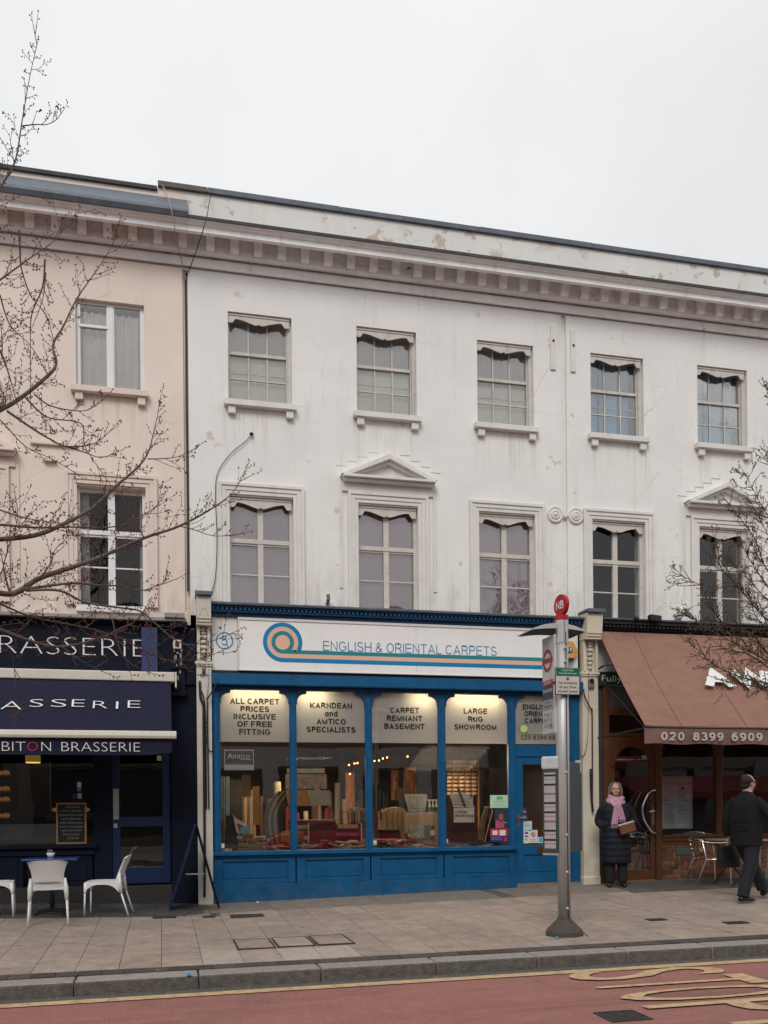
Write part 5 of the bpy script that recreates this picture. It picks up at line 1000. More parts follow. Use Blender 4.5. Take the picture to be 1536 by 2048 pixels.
def arch(a, b, zs, zt, y0, y1, mat, th=.0, par=rs, name='arch_head'):
    c = (a+b)/2; r = (b-a)/2; n = 20; m = MB()
    for i in range(n):
        w0, w1 = math.pi*i/n, math.pi*(i+1)/n
        q = [(c-r*math.cos(w0), zs+(zt-zs)*math.sin(w0)), (c-r*math.cos(w1), zs+(zt-zs)*math.sin(w1)), (c-r*math.cos(w1), zt+th), (c-r*math.cos(w0), zt+th)]
        m.prism(q, y0, y1)
    return obj(name, m, mat, par, fix=False)
dd = obj('door', MB().box(7.24, 7.335, .0, .05, .10, 2.0).box(7.985, 8.07, .0, .05, .10, 2.0).box(7.335, 7.985, .0, .05, .10, .27), wood, rs, bevel=.006)
arch(7.335, 7.985, 1.98, 2.33, .0, .05, wood, .16, dd, 'arched_head'); obj('door_cheek', MB().box(7.24, 7.335, 0, .05, 2.0, 2.49), wood, dd); obj('door_cheek', MB().box(7.985, 8.07, 0, .05, 2.0, 2.49), wood, dd)
q = MB()
for i in range(24):
    w0, w1 = math.pi*i/24, math.pi*(i+1)/24; c = 7.66
    q.prism([(c-.40*math.cos(w0), 2.0+.41*math.sin(w0)), (c-.40*math.cos(w1), 2.0+.41*math.sin(w1)), (c-.345*math.cos(w1), 2.0+.36*math.sin(w1)), (c-.345*math.cos(w0), 2.0+.36*math.sin(w0))], -.02, 0)
obj('arch_moulding', q, woodl if 0 else wood, dd, fix=False)
obj('door_glass', MB().box(7.335, 7.985, .025, .031, .27, 2.33), glass, dd); obj('brass_strip', MB().box(7.2, 8.08, -.02, .02, .075, .10), M('brass strip', (.42,.30,.12), .4, metal=.8), rs)
hp = lambda cx: smoothp([(cx+.26,-.03,1.60),(cx+.12,-.09,1.565),(cx,-.10,1.36),(cx-.02,-.10,1.22),(cx+.02,-.10,1.08),(cx+.14,-.09,.91),(cx+.26,-.03,.875)], 6)
obj('pull_handle', MB().tube(hp(7.80), .016, 8), steel, dd, smooth=True)
obj('inner_pull_handle', MB().tube([(x_-.14, .12, z_) for x_, y_, z_ in hp(7.80)][3:-3], .012, 8), M('dull steel', (.4,.36,.28), .3, metal=1), dd, smooth=True)
obj('lever_handle', MB().tube([(8.03,-.01,1.25),(8.03,-.06,1.25),(7.93,-.065,1.24)], .010, 7).box(8.01, 8.05, -.005, 0, 1.02, 1.32), steel, dd)
for a, b in ((8.19, 9.235), (9.345, 10.6), (10.72, 12.0)):
    obj('window_glass', MB().box(a, b, .03, .036, .83, 2.50), glass, rs)
    for x_, s in ((a, 1), (b, -1)):
        q = [(x_, 2.50), (x_+s*.24, 2.50)] + [(x_+s*(.24-.215*math.sin(t_*math.pi/16)), 2.50-.32*(1-math.cos(t_*math.pi/16))) for t_ in range(1, 9)] + [(x_, 2.16)]
        obj('corner_bracket', MB().prism(q if s < 0 else q[::-1], -.01, .025), wood, rs)
for a, b in ((7.235, 8.075), (8.19, 9.235)): obj('transom_glass', MB().box(a, b, .03, .036, 2.56, 2.86), glass, rs)
# brick base: every brick a part
obj('mortar_bed', MB().box(8.19, 12.9, .004, .12, -.1, .68), mortar, rs)
bm = mkmesh('brick', MB().box(-.101, .101, -.016, .02, 0, .061), brickm); hb = mkmesh('brick', MB().box(-.047, .047, -.016, .02, 0, .061), brickm)
for r_ in range(9):
    x = 8.30 + (.11 if r_ % 2 else 0); z = .055+r_*.0755-.02
    if r_ % 2: inst('brick', hb, rs, (8.245, .004, z))
    while x < 11.6:
        if not (r_ in (6, 7) and 8.44 < x < 8.92): inst('brick', bm, rs, (x, .004+random.uniform(-.003, .003), z), (0, random.uniform(-.006,.006), 0))
        x += .2215
obj('air_vent', MB().box(8.43, 8.88, -.02, .01, .495, .632).box(8.45, 8.86, -.026, -.02, .515, .612), M('vent plate', (.12,.13,.125), .5, metal=.4), rs, bevel=.004)
# menu case
mc = thing('menu_board', 'pale framed menu sheet standing in the restaurant window', 'menu', (8.5, .1, .94))
obj('sheet', MB().box(8.215, 8.80, .06, .075, .955, 1.83), M('menu sheet', (.58,.62,.66), .5, var=.28, scale=5), mc); obj('border', MB().box(8.205, 8.235, .052, .06, .945, 1.84).box(8.765, 8.81, .052, .06, .945, 1.84).box(8.235, 8.765, .052, .06, 1.79, 1.84).box(8.235, 8.765, .052, .06, .945, .965), M('menu border', (.50,.51,.51), .5), mc)
obj('clip', MB().box(8.25, 8.73, .045, .0515, 1.765, 1.778), letterw, mc)
q = MB()
for c in range(2):
    for k in range(24):
        if k in (11,): continue
        q.box(8.28+c*.26, 8.28+c*.26+random.uniform(.12,.22), .0575, .0595, 1.72-k*.030, 1.7265-k*.030)
obj('print_lines', q, M('menu print', (.16,.17,.22), .6), mc); obj('print_block', MB().box(8.60, 8.655, .0575, .0595, 1.60, 1.65), blk, mc); obj('stand', MB().box(8.45, 8.62, .1, .2, .86, .95).box(8.30, 8.75, .08, .24, .84, .86), blk, mc)
# board under the awning and Fully sign
t = thing('fascia_board', 'white restaurant fascia partly hidden behind the brown awning', 'fascia', (7.3, 0, 3.4)); obj('board', MB().box(6.99, 13, -.03, .05, 3.345, 4.14), M('fascia grey', (.55,.54,.54), .5), t)
q = MB(); ring_sector(q, 8.02, 3.80, .40, .43, 60, 260, -.033, -.0305, 30); ring_sector(q, 8.02, 3.80, .45, .46, 60, 260, -.033, -.0305, 30); obj('ring_motif', q, M('dark maroon print', (.05,.012,.015), .6), t)
t = thing('fully_sign', 'dark green sign with white word Fully beside the brown awning', 'sign', (7.3, -.05, 3.35)); obj('board', MB().box(7.025, 7.75, -.055, -.031, 3.345, 3.565), M('sign green', (.008,.045,.028), .5), t); text('Fully', (7.085, -.0555, 3.405), .105, letterw, t, w=.36, align='L')
obj('black_cornice', MB().box(6.99, 13, -.10, 0, 4.26, 4.34).box(6.99, 13, -.20, 0, 4.34, 4.40).box(6.99, 13, -.06, 0, 4.14, 4.26), M('black cornice', (.012,.011,.011), .6), rs)
dme2 = mkmesh('dentil', MB().box(-.02, .02, -.17, -.10, 0, .045), M('black dentil', (.03,.028,.028), .6)); x = 7.05
while x < 12: inst('dentil', dme2, rs, (x, 0, 4.293)); x += .07
for a in range(5): obj('lead_cap', MB().prism([(-.235,4.402),(-.24,4.425),(0,4.48),(0,4.402)], 6.99+a*1.3, 6.99+a*1.3+1.296, f=lambda a_, y, b: (y, a_, b)), lead, rs)
# brown awning
aw = thing('awning', 'faded brown canvas awning with white lettering over the restaurant', 'awning', (9, -.15, 4.2))
AX0, AX1 = 7.0, 12.6; T0 = Vector((0, -.13, 4.215)); T1 = Vector((0, -1.60, 2.515))
def can(u, v):
    X = AX0+(AX1-AX0)*u; p = T0.lerp(T1, v); return (X, p.y, p.z - .060*math.sin(math.pi*v) + .010*math.sin(u*34+v*4)*math.sin(math.pi*v) + .007*math.sin(u*83-v*5)*v*(1-v)*4 + (.03*(1-min(1, u*8))*v))
obj('canvas', MB().shell(can, 60, 16, (0,.0,-.006)), awnb, aw, smooth=True)
for k in range(5): obj('canvas_seam', MB().shell(lambda u, v: tuple(Vector(can((1.12*(k+.55)/5.6)+.0022*u, v))+Vector((0,-.004,.004))), 1, 16, (0,.003,-.003)), M('canvas seam', (.20,.105,.08), .95), aw, smooth=True)
def val(u, v):
    X = AX0-.02+(AX1-AX0)*u; return (X, -1.615-.012*math.sin(u*44)*v-.01*math.sin(u*17+1)*v, 2.50-.235*v+.008*math.sin(u*44)*v)
obj('awning_valance', MB().shell(val, 90, 5, (0,.004,0)), M('valance canvas', (.185,.105,.085), .92, var=.2, scale=4, bump=.25, bscale=260, grime=.3), aw, smooth=True)
obj('front_bar', MB().tube([(AX0-.02,-1.60,2.51),(AX1,-1.60,2.51)], .022, 8), blkm, aw, smooth=True)
obj('arm', MB().tube([(6.98,-.12,2.47),(AX0+.02,-1.56,2.50)], .016, 6).tube([(6.96,-.14,3.50),(AX0+.0,-1.56,2.53)], .006, 5), blkm, aw)
dv = (T1-T0).normalized(); nrm = Vector((0,-abs(dv.z),-dv.y)).normalized() if 0 else Vector((0, dv.z, -dv.y)).normalized()
if nrm.y > 0: nrm = -nrm
def onaw(px, py):
    d = ray(px, py); n0 = nrm; tt = (T0-CAM).dot(n0)/d.dot(n0); return CAM + d*tt
for ch, px_, w_ in (('A', 1441, .52), ('W', 1512, .80), ('A', 1590, .50)):
    p = onaw(px_, 1376); grot(ch, p+nrm*.035+Vector((0,0,-.0)), .44, letterw, aw, w=w_, sw=.26, up_=-dv, out_=nrm, name='awning_lettering', thick=.004)
for s_, px0, px1 in (('020', 1322, 1369), ('8399', 1386, 1447), ('6909', 1463, 1525)):
    a, b = W(px0, 1486, -1.64), W(px1, 1488, -1.64); grot(s_, (a.x, -1.640, 2.315), .128, M('worn letter', (.50,.46,.43), .7), aw, w=b.x-a.x, align='L', sw=.2, name='awning_lettering', thick=.004)
# restaurant interior
it = thing('restaurant_interior', 'dark restaurant interior behind the brown timber front', 'interior', (9.5, 3, 0))
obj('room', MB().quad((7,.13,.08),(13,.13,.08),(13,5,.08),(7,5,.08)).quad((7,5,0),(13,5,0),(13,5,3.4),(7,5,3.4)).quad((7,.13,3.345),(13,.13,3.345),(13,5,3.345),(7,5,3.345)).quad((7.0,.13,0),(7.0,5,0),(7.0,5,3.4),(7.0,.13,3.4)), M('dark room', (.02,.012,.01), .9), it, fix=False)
obj('inner_cabinet', MB().box(8.9, 9.6, 2.4, 2.8, 1.0, 2.8), M('cabinet wood', (.09,.04,.012), .5), it); obj('red_panel', MB().box(8.7, 9.5, 1.2, 1.25, .85, 1.7), M('red seating', (.09,.006,.008), .6), it); obj('red_strip', MB().box(7.3, 8.0, 1.9, 1.95, 1.72, 1.80), M('red strip', (.20,.02,.012), .6), it); obj('round_chair_back', MB().ball((8.0, .5, .42), (.17,.03,.26), 14, 10), M('beige chair', (.20,.13,.10), .7), it, smooth=True)
notice('small lime sticker at the top right of the arched door glass', 1284, 1511, 1295, 1521, pwh, ((1286,1514,1293,1519,plm),))
notice('red reflection from across the road painted high on the arched door glass', 1222, 1513, 1294, 1524, c_('dull red band', .14,.012,.016), ((1232,1518,1270,1520,pgy),(1274,1518,1292,1519.5,pgy)), name='reflection_band')  # mirrored red canvas and lettering painted as a band on the glass

# ================================================================== brasserie on the left
br = thing('shopfront', 'dark navy brasserie front with a blue glazed door', 'shopfront', (-1.5, 0, 0))
obj('end_panel', MB().box(.125, .50, -.02, .1, -.1, 3.2).box(.15, .50, -.06, .1, 3.2, 4.05), navy, br, bevel=.006)
obj('capital', MB().box(.13, .36, -.15, 0, 3.02, 3.10).box(.13, .34, -.12, 0, 3.10, 3.42).box(.13, .36, -.15, 0, 3.42, 3.46).box(.14, .33, -.10, 0, 3.46, 4.02).box(.12, .38, -.22, 0, 4.02, 4.10), navy, br, bevel=.01)
random.seed(3); pem = M('peeled paint', (.30,.28,.25), .9)
for k in range(16): z = random.uniform(3.1, 3.75); x_ = random.uniform(.17, .28); obj('peeled_patch', MB().box(x_, x_+random.uniform(.01,.03), -.1215, -.1005, z, z+random.uniform(.02,.09)), pem, br)
t = thing('number_plate', 'small cream wall box on the navy capital', 'wall box', (.23,-.12,3.78)); obj('plate', MB().box(.17,.29,-.14,-.1,3.72,3.85), cream, t, bevel=.006); obj('recess', MB().box(.20,.26,-.143,-.1401,3.745,3.825), M('rust hole', (.07,.03,.02), .9), t)
door = obj('door', MB().box(-.72, -.61, .02, .07, .26, 2.50).box(.0, .11, .02, .07, .26, 2.50).box(-.61, 0, .02, .07, 1.10, 1.245).box(-.61, 0, .02, .07, .26, .505).box(-.61, 0, .02, .07, 2.2, 2.5), navyd, br, bevel=.005)
obj('door_glass', MB().box(-.61, 0, .04, .046, 1.245, 2.2), glass, door); obj('door_glass', MB().box(-.61, 0, .04, .046, .505, 1.10), glass, door)
obj('push_plate', MB().box(-.705, -.625, .012, .0195, 1.21, 1.66), M('push plate', (.38,.37,.35), .4, metal=.5), door); obj('lock', MB().box(-.70, -.65, .010, .0195, 1.09, 1.15), alu, door)
obj('post', MB().box(-.98, -.72, -.0, .1, -.0, 2.7), navy, br, bevel=.006); obj('door_step', MB().box(-.98, .125, -.04, .5, -.1, .235), M('dark step', (.03,.028,.026), .8), br)
obj('window_sill', MB().box(-4, -.92, -.08, .08, .80, .86).box(-4, -.97, -.03, .08, .70, .80), navy, br, bevel=.008)
for a, b in ((-3.9,-2.95),(-2.9,-1.95),(-1.9,-1.0)): obj('riser_panel', MB().box(a, b, 0, .05, .25, .70).box(a+.08, b-.08, -.012, 0, .33, .62), navy, br, bevel=.006)
obj('base_course', MB().box(-4, -.98, -.03, .08, -.1, .25), M('dark base', (.022,.021,.02), .8), br)
obj('window_glass', MB().box(-4, -.98, .035, .041, .86, 2.7), glass, br)
obj('fascia', MB().box(-4, .15, -.06, .0, 3.30, 4.06), navy, br); obj('fascia_trim', MB().box(-4, .15, -.09, 0, 3.30, 3.345).box(-4, .36, -.12, 0, 4.06, 4.11), navy, br); obj('ledge', MB().box(-4, .36, -.22, 0, 4.111, 4.155), M('pink grey ledge', (.30,.27,.25), .8, grime=.5), br); obj('ledge_end', MB().box(.05, .34, -.26, 0, 4.156, 4.22), M('ledge end', (.27,.26,.24), .8), br)
obj('blue_flag_panel', MB().box(-.28, -.055, -.14, -.061, 3.34, 4.02), M('ribbed blue light box', (.028,.042,.125), .6, var=.3, scale=3, stretch=(30,1,.6)), br)
a, b = W(-46, 1308, -.06), W(291, 1308, -.06); text('BRASSERIE', (b.x, -.062, 3.60), .245, letterw, br, w=b.x-a.x, align='R', bold=-.026, name='fascia_lettering', thick=.002)
ba = thing('awning', 'navy brasserie awning with cream bars and white lettering', 'awning', (-2, -.3, 3.2))
obj('cassette', MB().box(-4, .19, -.32, -.07, 3.205, 3.345), alupale, ba, bevel=.015); obj('cassette_end', MB().box(.19, .215, -.34, -.07, 3.12, 3.345), alupale, ba, bevel=.008)
B0 = Vector((0, -.28, 3.21)); B1 = Vector((0, -1.2, 2.40))
obj('canvas', MB().shell(lambda u, v: (-4+4.13*u, B0.y+(B1.y-B0.y)*v, B0.z+(B1.z-B0.z)*v-.02*math.sin(math.pi*v)), 30, 8, (0,.004,-.004)), navyf, ba, smooth=True)
obj('front_bar', MB().prism([(-1.17,2.31),(-1.25,2.31),(-1.262,2.345),(-1.25,2.395),(-1.20,2.415),(-1.17,2.41)], -4, .19, f=lambda a_, y, b_: (y, a_, b_)), alupale, ba, bevel=.006)
obj('awning_valance', MB().shell(lambda u, v: (-4+4.13*u, -1.20-.006*math.sin(u*50)*v, 2.312-.225*v+(.035*v*max(0, (u-.93)/.07))), 70, 4, (0,.004,0)), navyf, ba, smooth=True)
obj('arm', MB().tube([(-.05,-.2,3.18),(.02,-.75,2.72),(-.10,-1.17,2.37)], .018, 6), alu, ba)
dv2 = (B1-B0).normalized(); n2 = Vector((0, dv2.z, -dv2.y)); n2 = n2 if n2.y < 0 else -n2; n2.normalize()
def onb(px, py): d = ray(px, py); return CAM + d*((B0-CAM).dot(n2)/d.dot(n2))
for ch, px_, py_, w_, h_ in (('E',268,1417,.17,.17),('I',234,1419,.03,.17),('R',200,1418,.19,.17),('E',156,1415,.17,.17),('S',117,1415,.20,.17),('S',72,1415,.18,.17),('A',22,1420,.26,.18),('R',-28,1426,.2,.18),('B',-75,1434,.2,.18)):
    p = onb(px_, py_); text(ch, p+n2*.014, h_, letterw, ba, w=w_, bold=-.020, up_=-dv2, out_=n2, name='awning_lettering', thick=.0015)
def vtxt(s_, px0, px1, mt=letterw, bold=-.020): a, b = W(px0, 1508, -1.21), W(px1, 1508, -1.21); text(s_, (a.x, -1.211, 2.135), .118, mt, ba, w=b.x-a.x, align='L', bold=bold, name='valance_lettering', thick=.0015)
vtxt('SUR', -50, -6); vtxt('BIT', 4, 51); vtxt('O', 54.5, 76, letterred, -.008); vtxt('N', 83, 102); vtxt('BRASSERIE', 123, 280)
it = thing('brasserie_interior', 'dim brasserie interior with shelves of faintly self-glowing pastries', 'interior', (-2, 2, 0))
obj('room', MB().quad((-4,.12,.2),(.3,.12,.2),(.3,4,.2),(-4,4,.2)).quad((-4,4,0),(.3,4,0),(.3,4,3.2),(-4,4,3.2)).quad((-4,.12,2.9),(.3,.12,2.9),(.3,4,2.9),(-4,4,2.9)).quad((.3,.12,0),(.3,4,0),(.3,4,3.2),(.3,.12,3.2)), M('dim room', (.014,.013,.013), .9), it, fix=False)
obj('grey_panel', MB().box(-2.25, -1.75, 1.2, 1.25, 1.25, 2.15), M('grey board', (.09,.085,.085), .7), it) if 0 else obj('grey_panel', MB().box(-2.2, -1.72, 1.2, 1.25, 1.25, 2.1), M('dim grey panel', (.06,.058,.06), .7), it); obj('white_post', MB().box(-1.72, -1.69, 1.18, 1.22, 1.2, 2.1), greym, it)
lv = MB()
for k in range(11): lv.box(-3.9, -1.50, .09, .098, .875+k*.026, .895+k*.026)
obj('venetian_blind', lv, M('blind slat', (.17,.165,.16), .6), it)
pst = M('pastry', (.45,.20,.06), .8, var=.4, emit=(1.0,.45,.12,.10))  # warm lamplight put into the pastries as a faint glow of their own
for k, z in enumerate((1.25, 1.50, 1.66, 1.9)):
    obj('shelf', MB().box(-3.2, -2.25, .8, 1.1, z-.02, z), woodl, it)
    for j in range(7): obj('pastry', MB().ball((-2.32-.11*j, .95, z+.03), (.06,.06,.04), 8, 5), pst, it, smooth=True)
for j in range(6): obj('pastry', MB().ball((-1.62+.09*j, 1.1, 1.36), (.06,.06,.035), 8, 5), pst, it, smooth=True)
obj('counter', MB().box(-1.75, -1.0, .95, 1.3, 1.2, 1.32), M('counter', (.12,.07,.04), .6), it)
t = thing('pendant_lamp', 'yellow drum pendant lamp glowing under the navy valance', 'lamp', tuple(W(66,1518,.7))); p = W(66,1519,.7)
obj('shade', MB().lathe([(.11,-.04),(.11,.06)], p, 20), M('lamp shade', (.35,.25,.06), .6, emit=(1,.75,.2,.10)), t, smooth=False); obj('bulb', MB().lathe([(.0,-.052),(.105,-.052),(.105,-.041)], p, 20), M('bulb glow', (1,.7,.2), .5, emit=(1,.55,.12,1.2)), t)
for (a, b, c, d, mt, lb) in ((154,1564,162,1575,pwh,'top white sticker on the dark brasserie window'),(154,1576,162,1583,c_('cyan sticker', .04,.25,.35),'cyan sticker on the dark brasserie window'),(155,1586,163,1597,c_('blue white sticker', .3,.42,.5),'lower pale blue sticker on the brasserie window'),(145,1587,153,1597,c_('navy sticker', .03,.04,.12),'round navy sticker on the brasserie window')): notice(lb, a, b, c, d, mt, Y=.030)
notice('small lime sticker at the top right of the navy brasserie door', 314, 1511, 323, 1521, plm, ((315,1514,322,1515,pgy),), Y=.035)
bb = thing('blackboard', 'wood framed chalk specials board hung on the brasserie window', 'blackboard', (-1.29, -.02, .86)); x0, x1, z0, z1 = -1.495, -1.08, .865, 1.458
obj('board', MB().box(x0+.02, x1-.02, -.02, 0, z0+.02, z1-.02), M('chalkboard', (.012,.012,.012), .7, var=.3), bb); obj('wood_frame', MB().box(x0, x0+.022, -.03, 0, z0, z1).box(x1-.022, x1, -.03, 0, z0, z1).box(x0+.022, x1-.022, -.03, 0, z0, z0+.022).box(x0+.022, x1-.022, -.03, 0, z1-.022, z1), M('frame wood', (.34,.17,.075), .6), bb)
chalk = M('chalk', (.36,.36,.34), .9, var=.5, scale=60, bump=0)
for k, (s_, w_) in enumerate((('SPECIALS',.20),('CATCH ORANGE',.30),('Roasted Flounder',.33),('and Salmon',.27),('with Aubergine',.32),('and Courgettes',.32),('served with',.27),('Focaccia',.22),('£12.95',.14))): text(s_, ((x0+x1)/2+(.02 if k in (0,8) else 0), -.0205, z1-.075-k*.056), .028, chalk, bb, w=w_, bold=-.012, thick=.0008, name='chalk_lettering')
# ================================================================== leaning sandwich board
sb = thing('sandwich_board', 'dark blue A-board seen edge-on before the dirty white pilaster', 'sandwich board', (.43, -.75, -.06))
def leaf(xb, xt, y0, y1, zb, zt, mt, th=.022):
    s = 1 if xb > xt else -1
    return MB().hexa([(xb,y0,zb),(xb+th,y0,zb),(xb+th,y1,zb),(xb,y1,zb),(xt,y0,zt),(xt+th,y0,zt),(xt+th,y1,zt),(xt,y1,zt)])
apx, apz = W(392,1650,-.95).x, W(392,1650,-.95).z
bl = W(338,1820,-.95); brp = W(440,1816,-.95)
obj('panel', leaf(bl.x, apx-.02, -.95, -.42, bl.z, apz, None), navyd, sb, bevel=.003); obj('panel', leaf(brp.x-.02, apx, -.95, -.42, brp.z, apz, None), navy, sb, bevel=.003)
obj('poster_sheet', leaf(bl.x+.06-.012, apx-.03-.058, -.93, -.44, bl.z+.12, apz-.30, None, .008), M('grey poster sheet', (.10,.11,.13), .5), sb); obj('stay', MB().box(apx-.14, apx+.12, -.70, -.68, .42, .44), alu, sb)

# ================================================================== white plastic cafe chairs
plast = M('white moulded plastic', (.74,.73,.72), .38, var=.03, scale=4, bump=.02)
def cafe_chair():
    t = thing('cafe_chair', 'x', 'chair', (0,0,0), 'white cafe chairs outside the brasserie')      # faces +y, back at -y
    def seat(u, v): x = -.215+.43*u; y = -.205+.425*v; return (x*(1+.04*v), y, .445-.020*math.sin(math.pi*u)*math.sin(math.pi*v)-.03*max(0, (v-.85)/.15)**2)
    obj('seat', MB().shell(seat, 12, 12, (0,0,-.03)), plast, t, smooth=True)
    def skirt(axis, s_):                  # arched apron between two legs
        def f(u, v):
            a = 2*u-1; h = .035+.10*abs(a)**3.2; q = .222*a
            return (q, .222, .44-h*v) if axis else (s_*.222, .005+q*.98, .44-h*v)
        return f
    obj('apron', MB().shell(skirt(1, 1), 20, 3, (0,-.014,0)), plast, t, smooth=True)
    for sx in (-1, 1): obj('apron', MB().shell(skirt(0, sx), 20, 3, (-sx*.014,0,0)), plast, t, smooth=True)
    def back(u, v):
        z = .405+.375*v; w = .205-.022*math.sin(v*math.pi)+.032*max(0, v-.45)**1.3*2.2; a = 2*u-1
        y = -.205-.085*v-.045*v*v + .050*(a*a)*(1-.35*v)
        return (a*w, y, z-(.030*abs(a)**5 if v > .97 else 0)+(.055*(1-a*a)*(1-v) if v < .2 else 0))
    obj('backrest', MB().shell(back, 16, 16, (0,-.018,0)), plast, t, smooth=True)
    for sx in (-1, 1):
        obj('leg', MB().tube([(sx*.208,.205,.43),(sx*.214,.210,.33),(sx*.218,.213,.30)], [.024,.020,.017], 10).tube([(sx*.218,.213,.31),(sx*.228,.222,.0)], .012, 8), plast, t, smooth=True)
        obj('leg', MB().tube([(sx*.198,-.225,.56),(sx*.206,-.222,.43),(sx*.214,-.245,.29)], [.012,.028,.019], 10).tube([(sx*.213,-.243,.30),(sx*.230,-.335,.0)], .012, 8), plast, t, smooth=True)
    return t
ch = cafe_chair()
ch['label'] = 'white cafe chair with its back to the road in front of the blue table'; ch.location = (-1.385, -1.98, zg(-1.4,-2.0)+.008); ch.rotation_euler = (0,0,R(5))
dup(ch, (-.76, -1.28, zg(-.7,-1.2)+.008), R(84), 'white cafe chair at the right of the blue table seen from the side')
dup(ch, (-2.11, -1.32, zg(-2.1,-1.4)+.008), R(-84), 'white cafe chair cut off by the left edge of the photo')
tb = thing('cafe_table', 'small square glossy blue table outside the brasserie', 'table', (-1.42, -1.15, zg(-1.4,-1.1)))
tx, ty, tz = W(104,1706,-1.15).x, -1.15, zg(-1.4,-1.1)
obj('table_top', MB().box(tx-.34, tx+.34, ty-.32, ty+.32, tz+.715, tz+.74), M('glossy blue top', (.006,.05,.20), .15), tb, bevel=.004); obj('column', MB().tube([(tx,ty,tz+.03),(tx,ty,tz+.71)], .03, 10), blkm, tb, smooth=True)
for k in range(4): a = R(45+90*k); obj('foot', MB().tube([(tx,ty,tz+.06),(tx+.30*math.cos(a),ty+.30*math.sin(a),tz+.018)], [.025,.014], 6), blkm, tb)
pt = thing('sugar_bowl', 'white bowl of sugar sachets on the blue table', 'bowl', (tx-.03, ty+.12, tz+.74)); p = Vector((tx-.03, ty+.12, tz+.741))
obj('bowl', MB().lathe([(.0,0),(.035,0),(.045,.03),(.055,.062),(.05,.062),(.04,.02),(0,.015)], p, 18), plast, pt, smooth=True)
for k in range(14): a = random.uniform(0, 6.28); r_ = random.uniform(0, .03); obj('sachet', MB().obox(p+Vector((r_*math.cos(a), r_*math.sin(a), .075)), (.010,0,.003), (0,.002,0), (random.uniform(-.012,.012),0,.028)), M('sachet brown', (.30,.13,.06), .7) if k % 3 else M('sachet blue', (.03,.1,.3), .7), pt)

# ================================================================== aluminium terrace chairs and tables
def metal_chair():
    t = thing('terrace_chair', 'x', 'chair', (0,0,0), 'aluminium chairs outside the restaurant')     # faces +y
    r_ = .0125
    for sx in (-1, 1):
        obj('side_frame', MB().tube(smoothp([(sx*.26,.22,0),(sx*.255,.20,.45),(sx*.25,.16,.66),(sx*.25,.05,.68),(sx*.24,-.18,.69),(sx*.17,-.27,.74),(0,-.30,.755)], 5), r_, 7), steel, t, smooth=True)
        obj('leg', MB().tube([(sx*.22,-.24,.74),(sx*.21,-.16,.43),(sx*.25,-.36,0)], r_, 7), steel, t, smooth=True)
        obj('seat_rail', MB().tube([(sx*.245,.20,.43),(sx*.21,-.17,.42)], r_, 6), steel, t, smooth=True)
    obj('cross_rail', MB().tube([(-.25,.205,.43),(.25,.205,.43)], r_, 6), steel, t)
    for k in range(6): obj('seat_slat', MB().box(-.22, .22, -.15+k*.06, -.105+k*.06, .435, .447), M('slat wood', (.22,.10,.045), .5), t)
    for k in range(3): obj('back_slat', MB().box(-.20+abs(k-1)*.0, .20, -.262, -.25, .53+k*.065, .575+k*.065), M('slat wood', (.22,.10,.045), .5), t)
    return t
mc1 = metal_chair(); mc1['label'] = 'aluminium terrace chair with wooden slats left of the walking man'; mc1.location = (8.42, -1.05, zg(8.4,-1)+.008); mc1.rotation_euler = (0,0,R(-96))
dup(mc1, (9.05, -1.95, zg(9,-1.9)+.008), R(-20), 'aluminium terrace chair behind the briefcase of the walking man')
dup(mc1, (9.55, -1.35, zg(9.5,-1.3)+.008), R(65), 'aluminium terrace chair right of the walking man at the photo edge')
def bistro(x, y, label):
    z = zg(x, y); t = thing('terrace_table', label, 'table', (x, y, z), 'wooden tables outside the restaurant')
    obj('table_top', MB().box(x-.38, x+.38, y-.36, y+.36, z+.70, z+.725), M('table top', (.30,.22,.16), .45, var=.1, scale=8), t, bevel=.004)
    for s in (-1, 1):
        for q_ in (-1, 1): obj('leg', MB().tube([(x-s*.28, y+q_*.25, z+.70),(x+s*.28, y+q_*.25, z+.012)], .014, 6), blkm, t)
    obj('brace', MB().tube(smoothp([(x-.2,y-.25,z+.2),(x,y-.25,z+.30),(x+.2,y-.25,z+.2)],4), .012, 6), blkm, t); return t
bistro(8.95, -1.05, 'brown topped folding table behind the walking man'); bistro(9.95, -1.55, 'brown topped folding table at the right edge beyond the man')

# ================================================================== bus stop
bx, by = 4.315, -4.60; bz = zg(bx, by)
bs = thing('bus_stop', 'tall brushed metal bus stop pole with red NB disc and winged canopy', 'bus stop', (bx, by, bz))
obj('post', MB().lathe([(.071,.10),(.071,1.9),(.0685,3.30)], (bx,by,bz), 24), polem, bs, smooth=True)
obj('groove', MB().box(bx+.012, bx+.020, by-.0745, by-.06, bz+.12, 3.27), blk, bs)
obj('upper_sleeve', MB().lathe([(.0725,3.145),(.0725,3.405)], (bx,by,0), 24), alu, bs, smooth=False)
for z in (.22, .62, 1.03, 1.72, 3.09, 2.94): obj('bolt', MB().lathe([(.016,0),(.016,.012),(.008,.018)], (bx+.004, by-.068, z), 10, 'y'), polem, bs)
rdm = M('bus stop red', (.40,.010,.018), .35)
obj('collar', MB().lathe([(.076,3.40),(.076,3.455),(0,3.455)], (bx,by,0), 24), rdm, bs)
n_d = Vector((-.985,-.17,0)).normalized()      # the disc stands nearly square to the kerb
tx_ = Vector((.17,-.985,0)).normalized()
dc = Vector((bx, by, 3.572)); m = MB(); n = 32
for sgn in (-1, 1): m.add([dc+n_d*.022*sgn] + [dc+n_d*.022*sgn+(tx_*math.cos(2*math.pi*k/n)+Vector((0,0,1))*math.sin(2*math.pi*k/n))*.118 for k in range(n)], [(0, 1+k, 1+(k+1) % n) for k in range(n)])
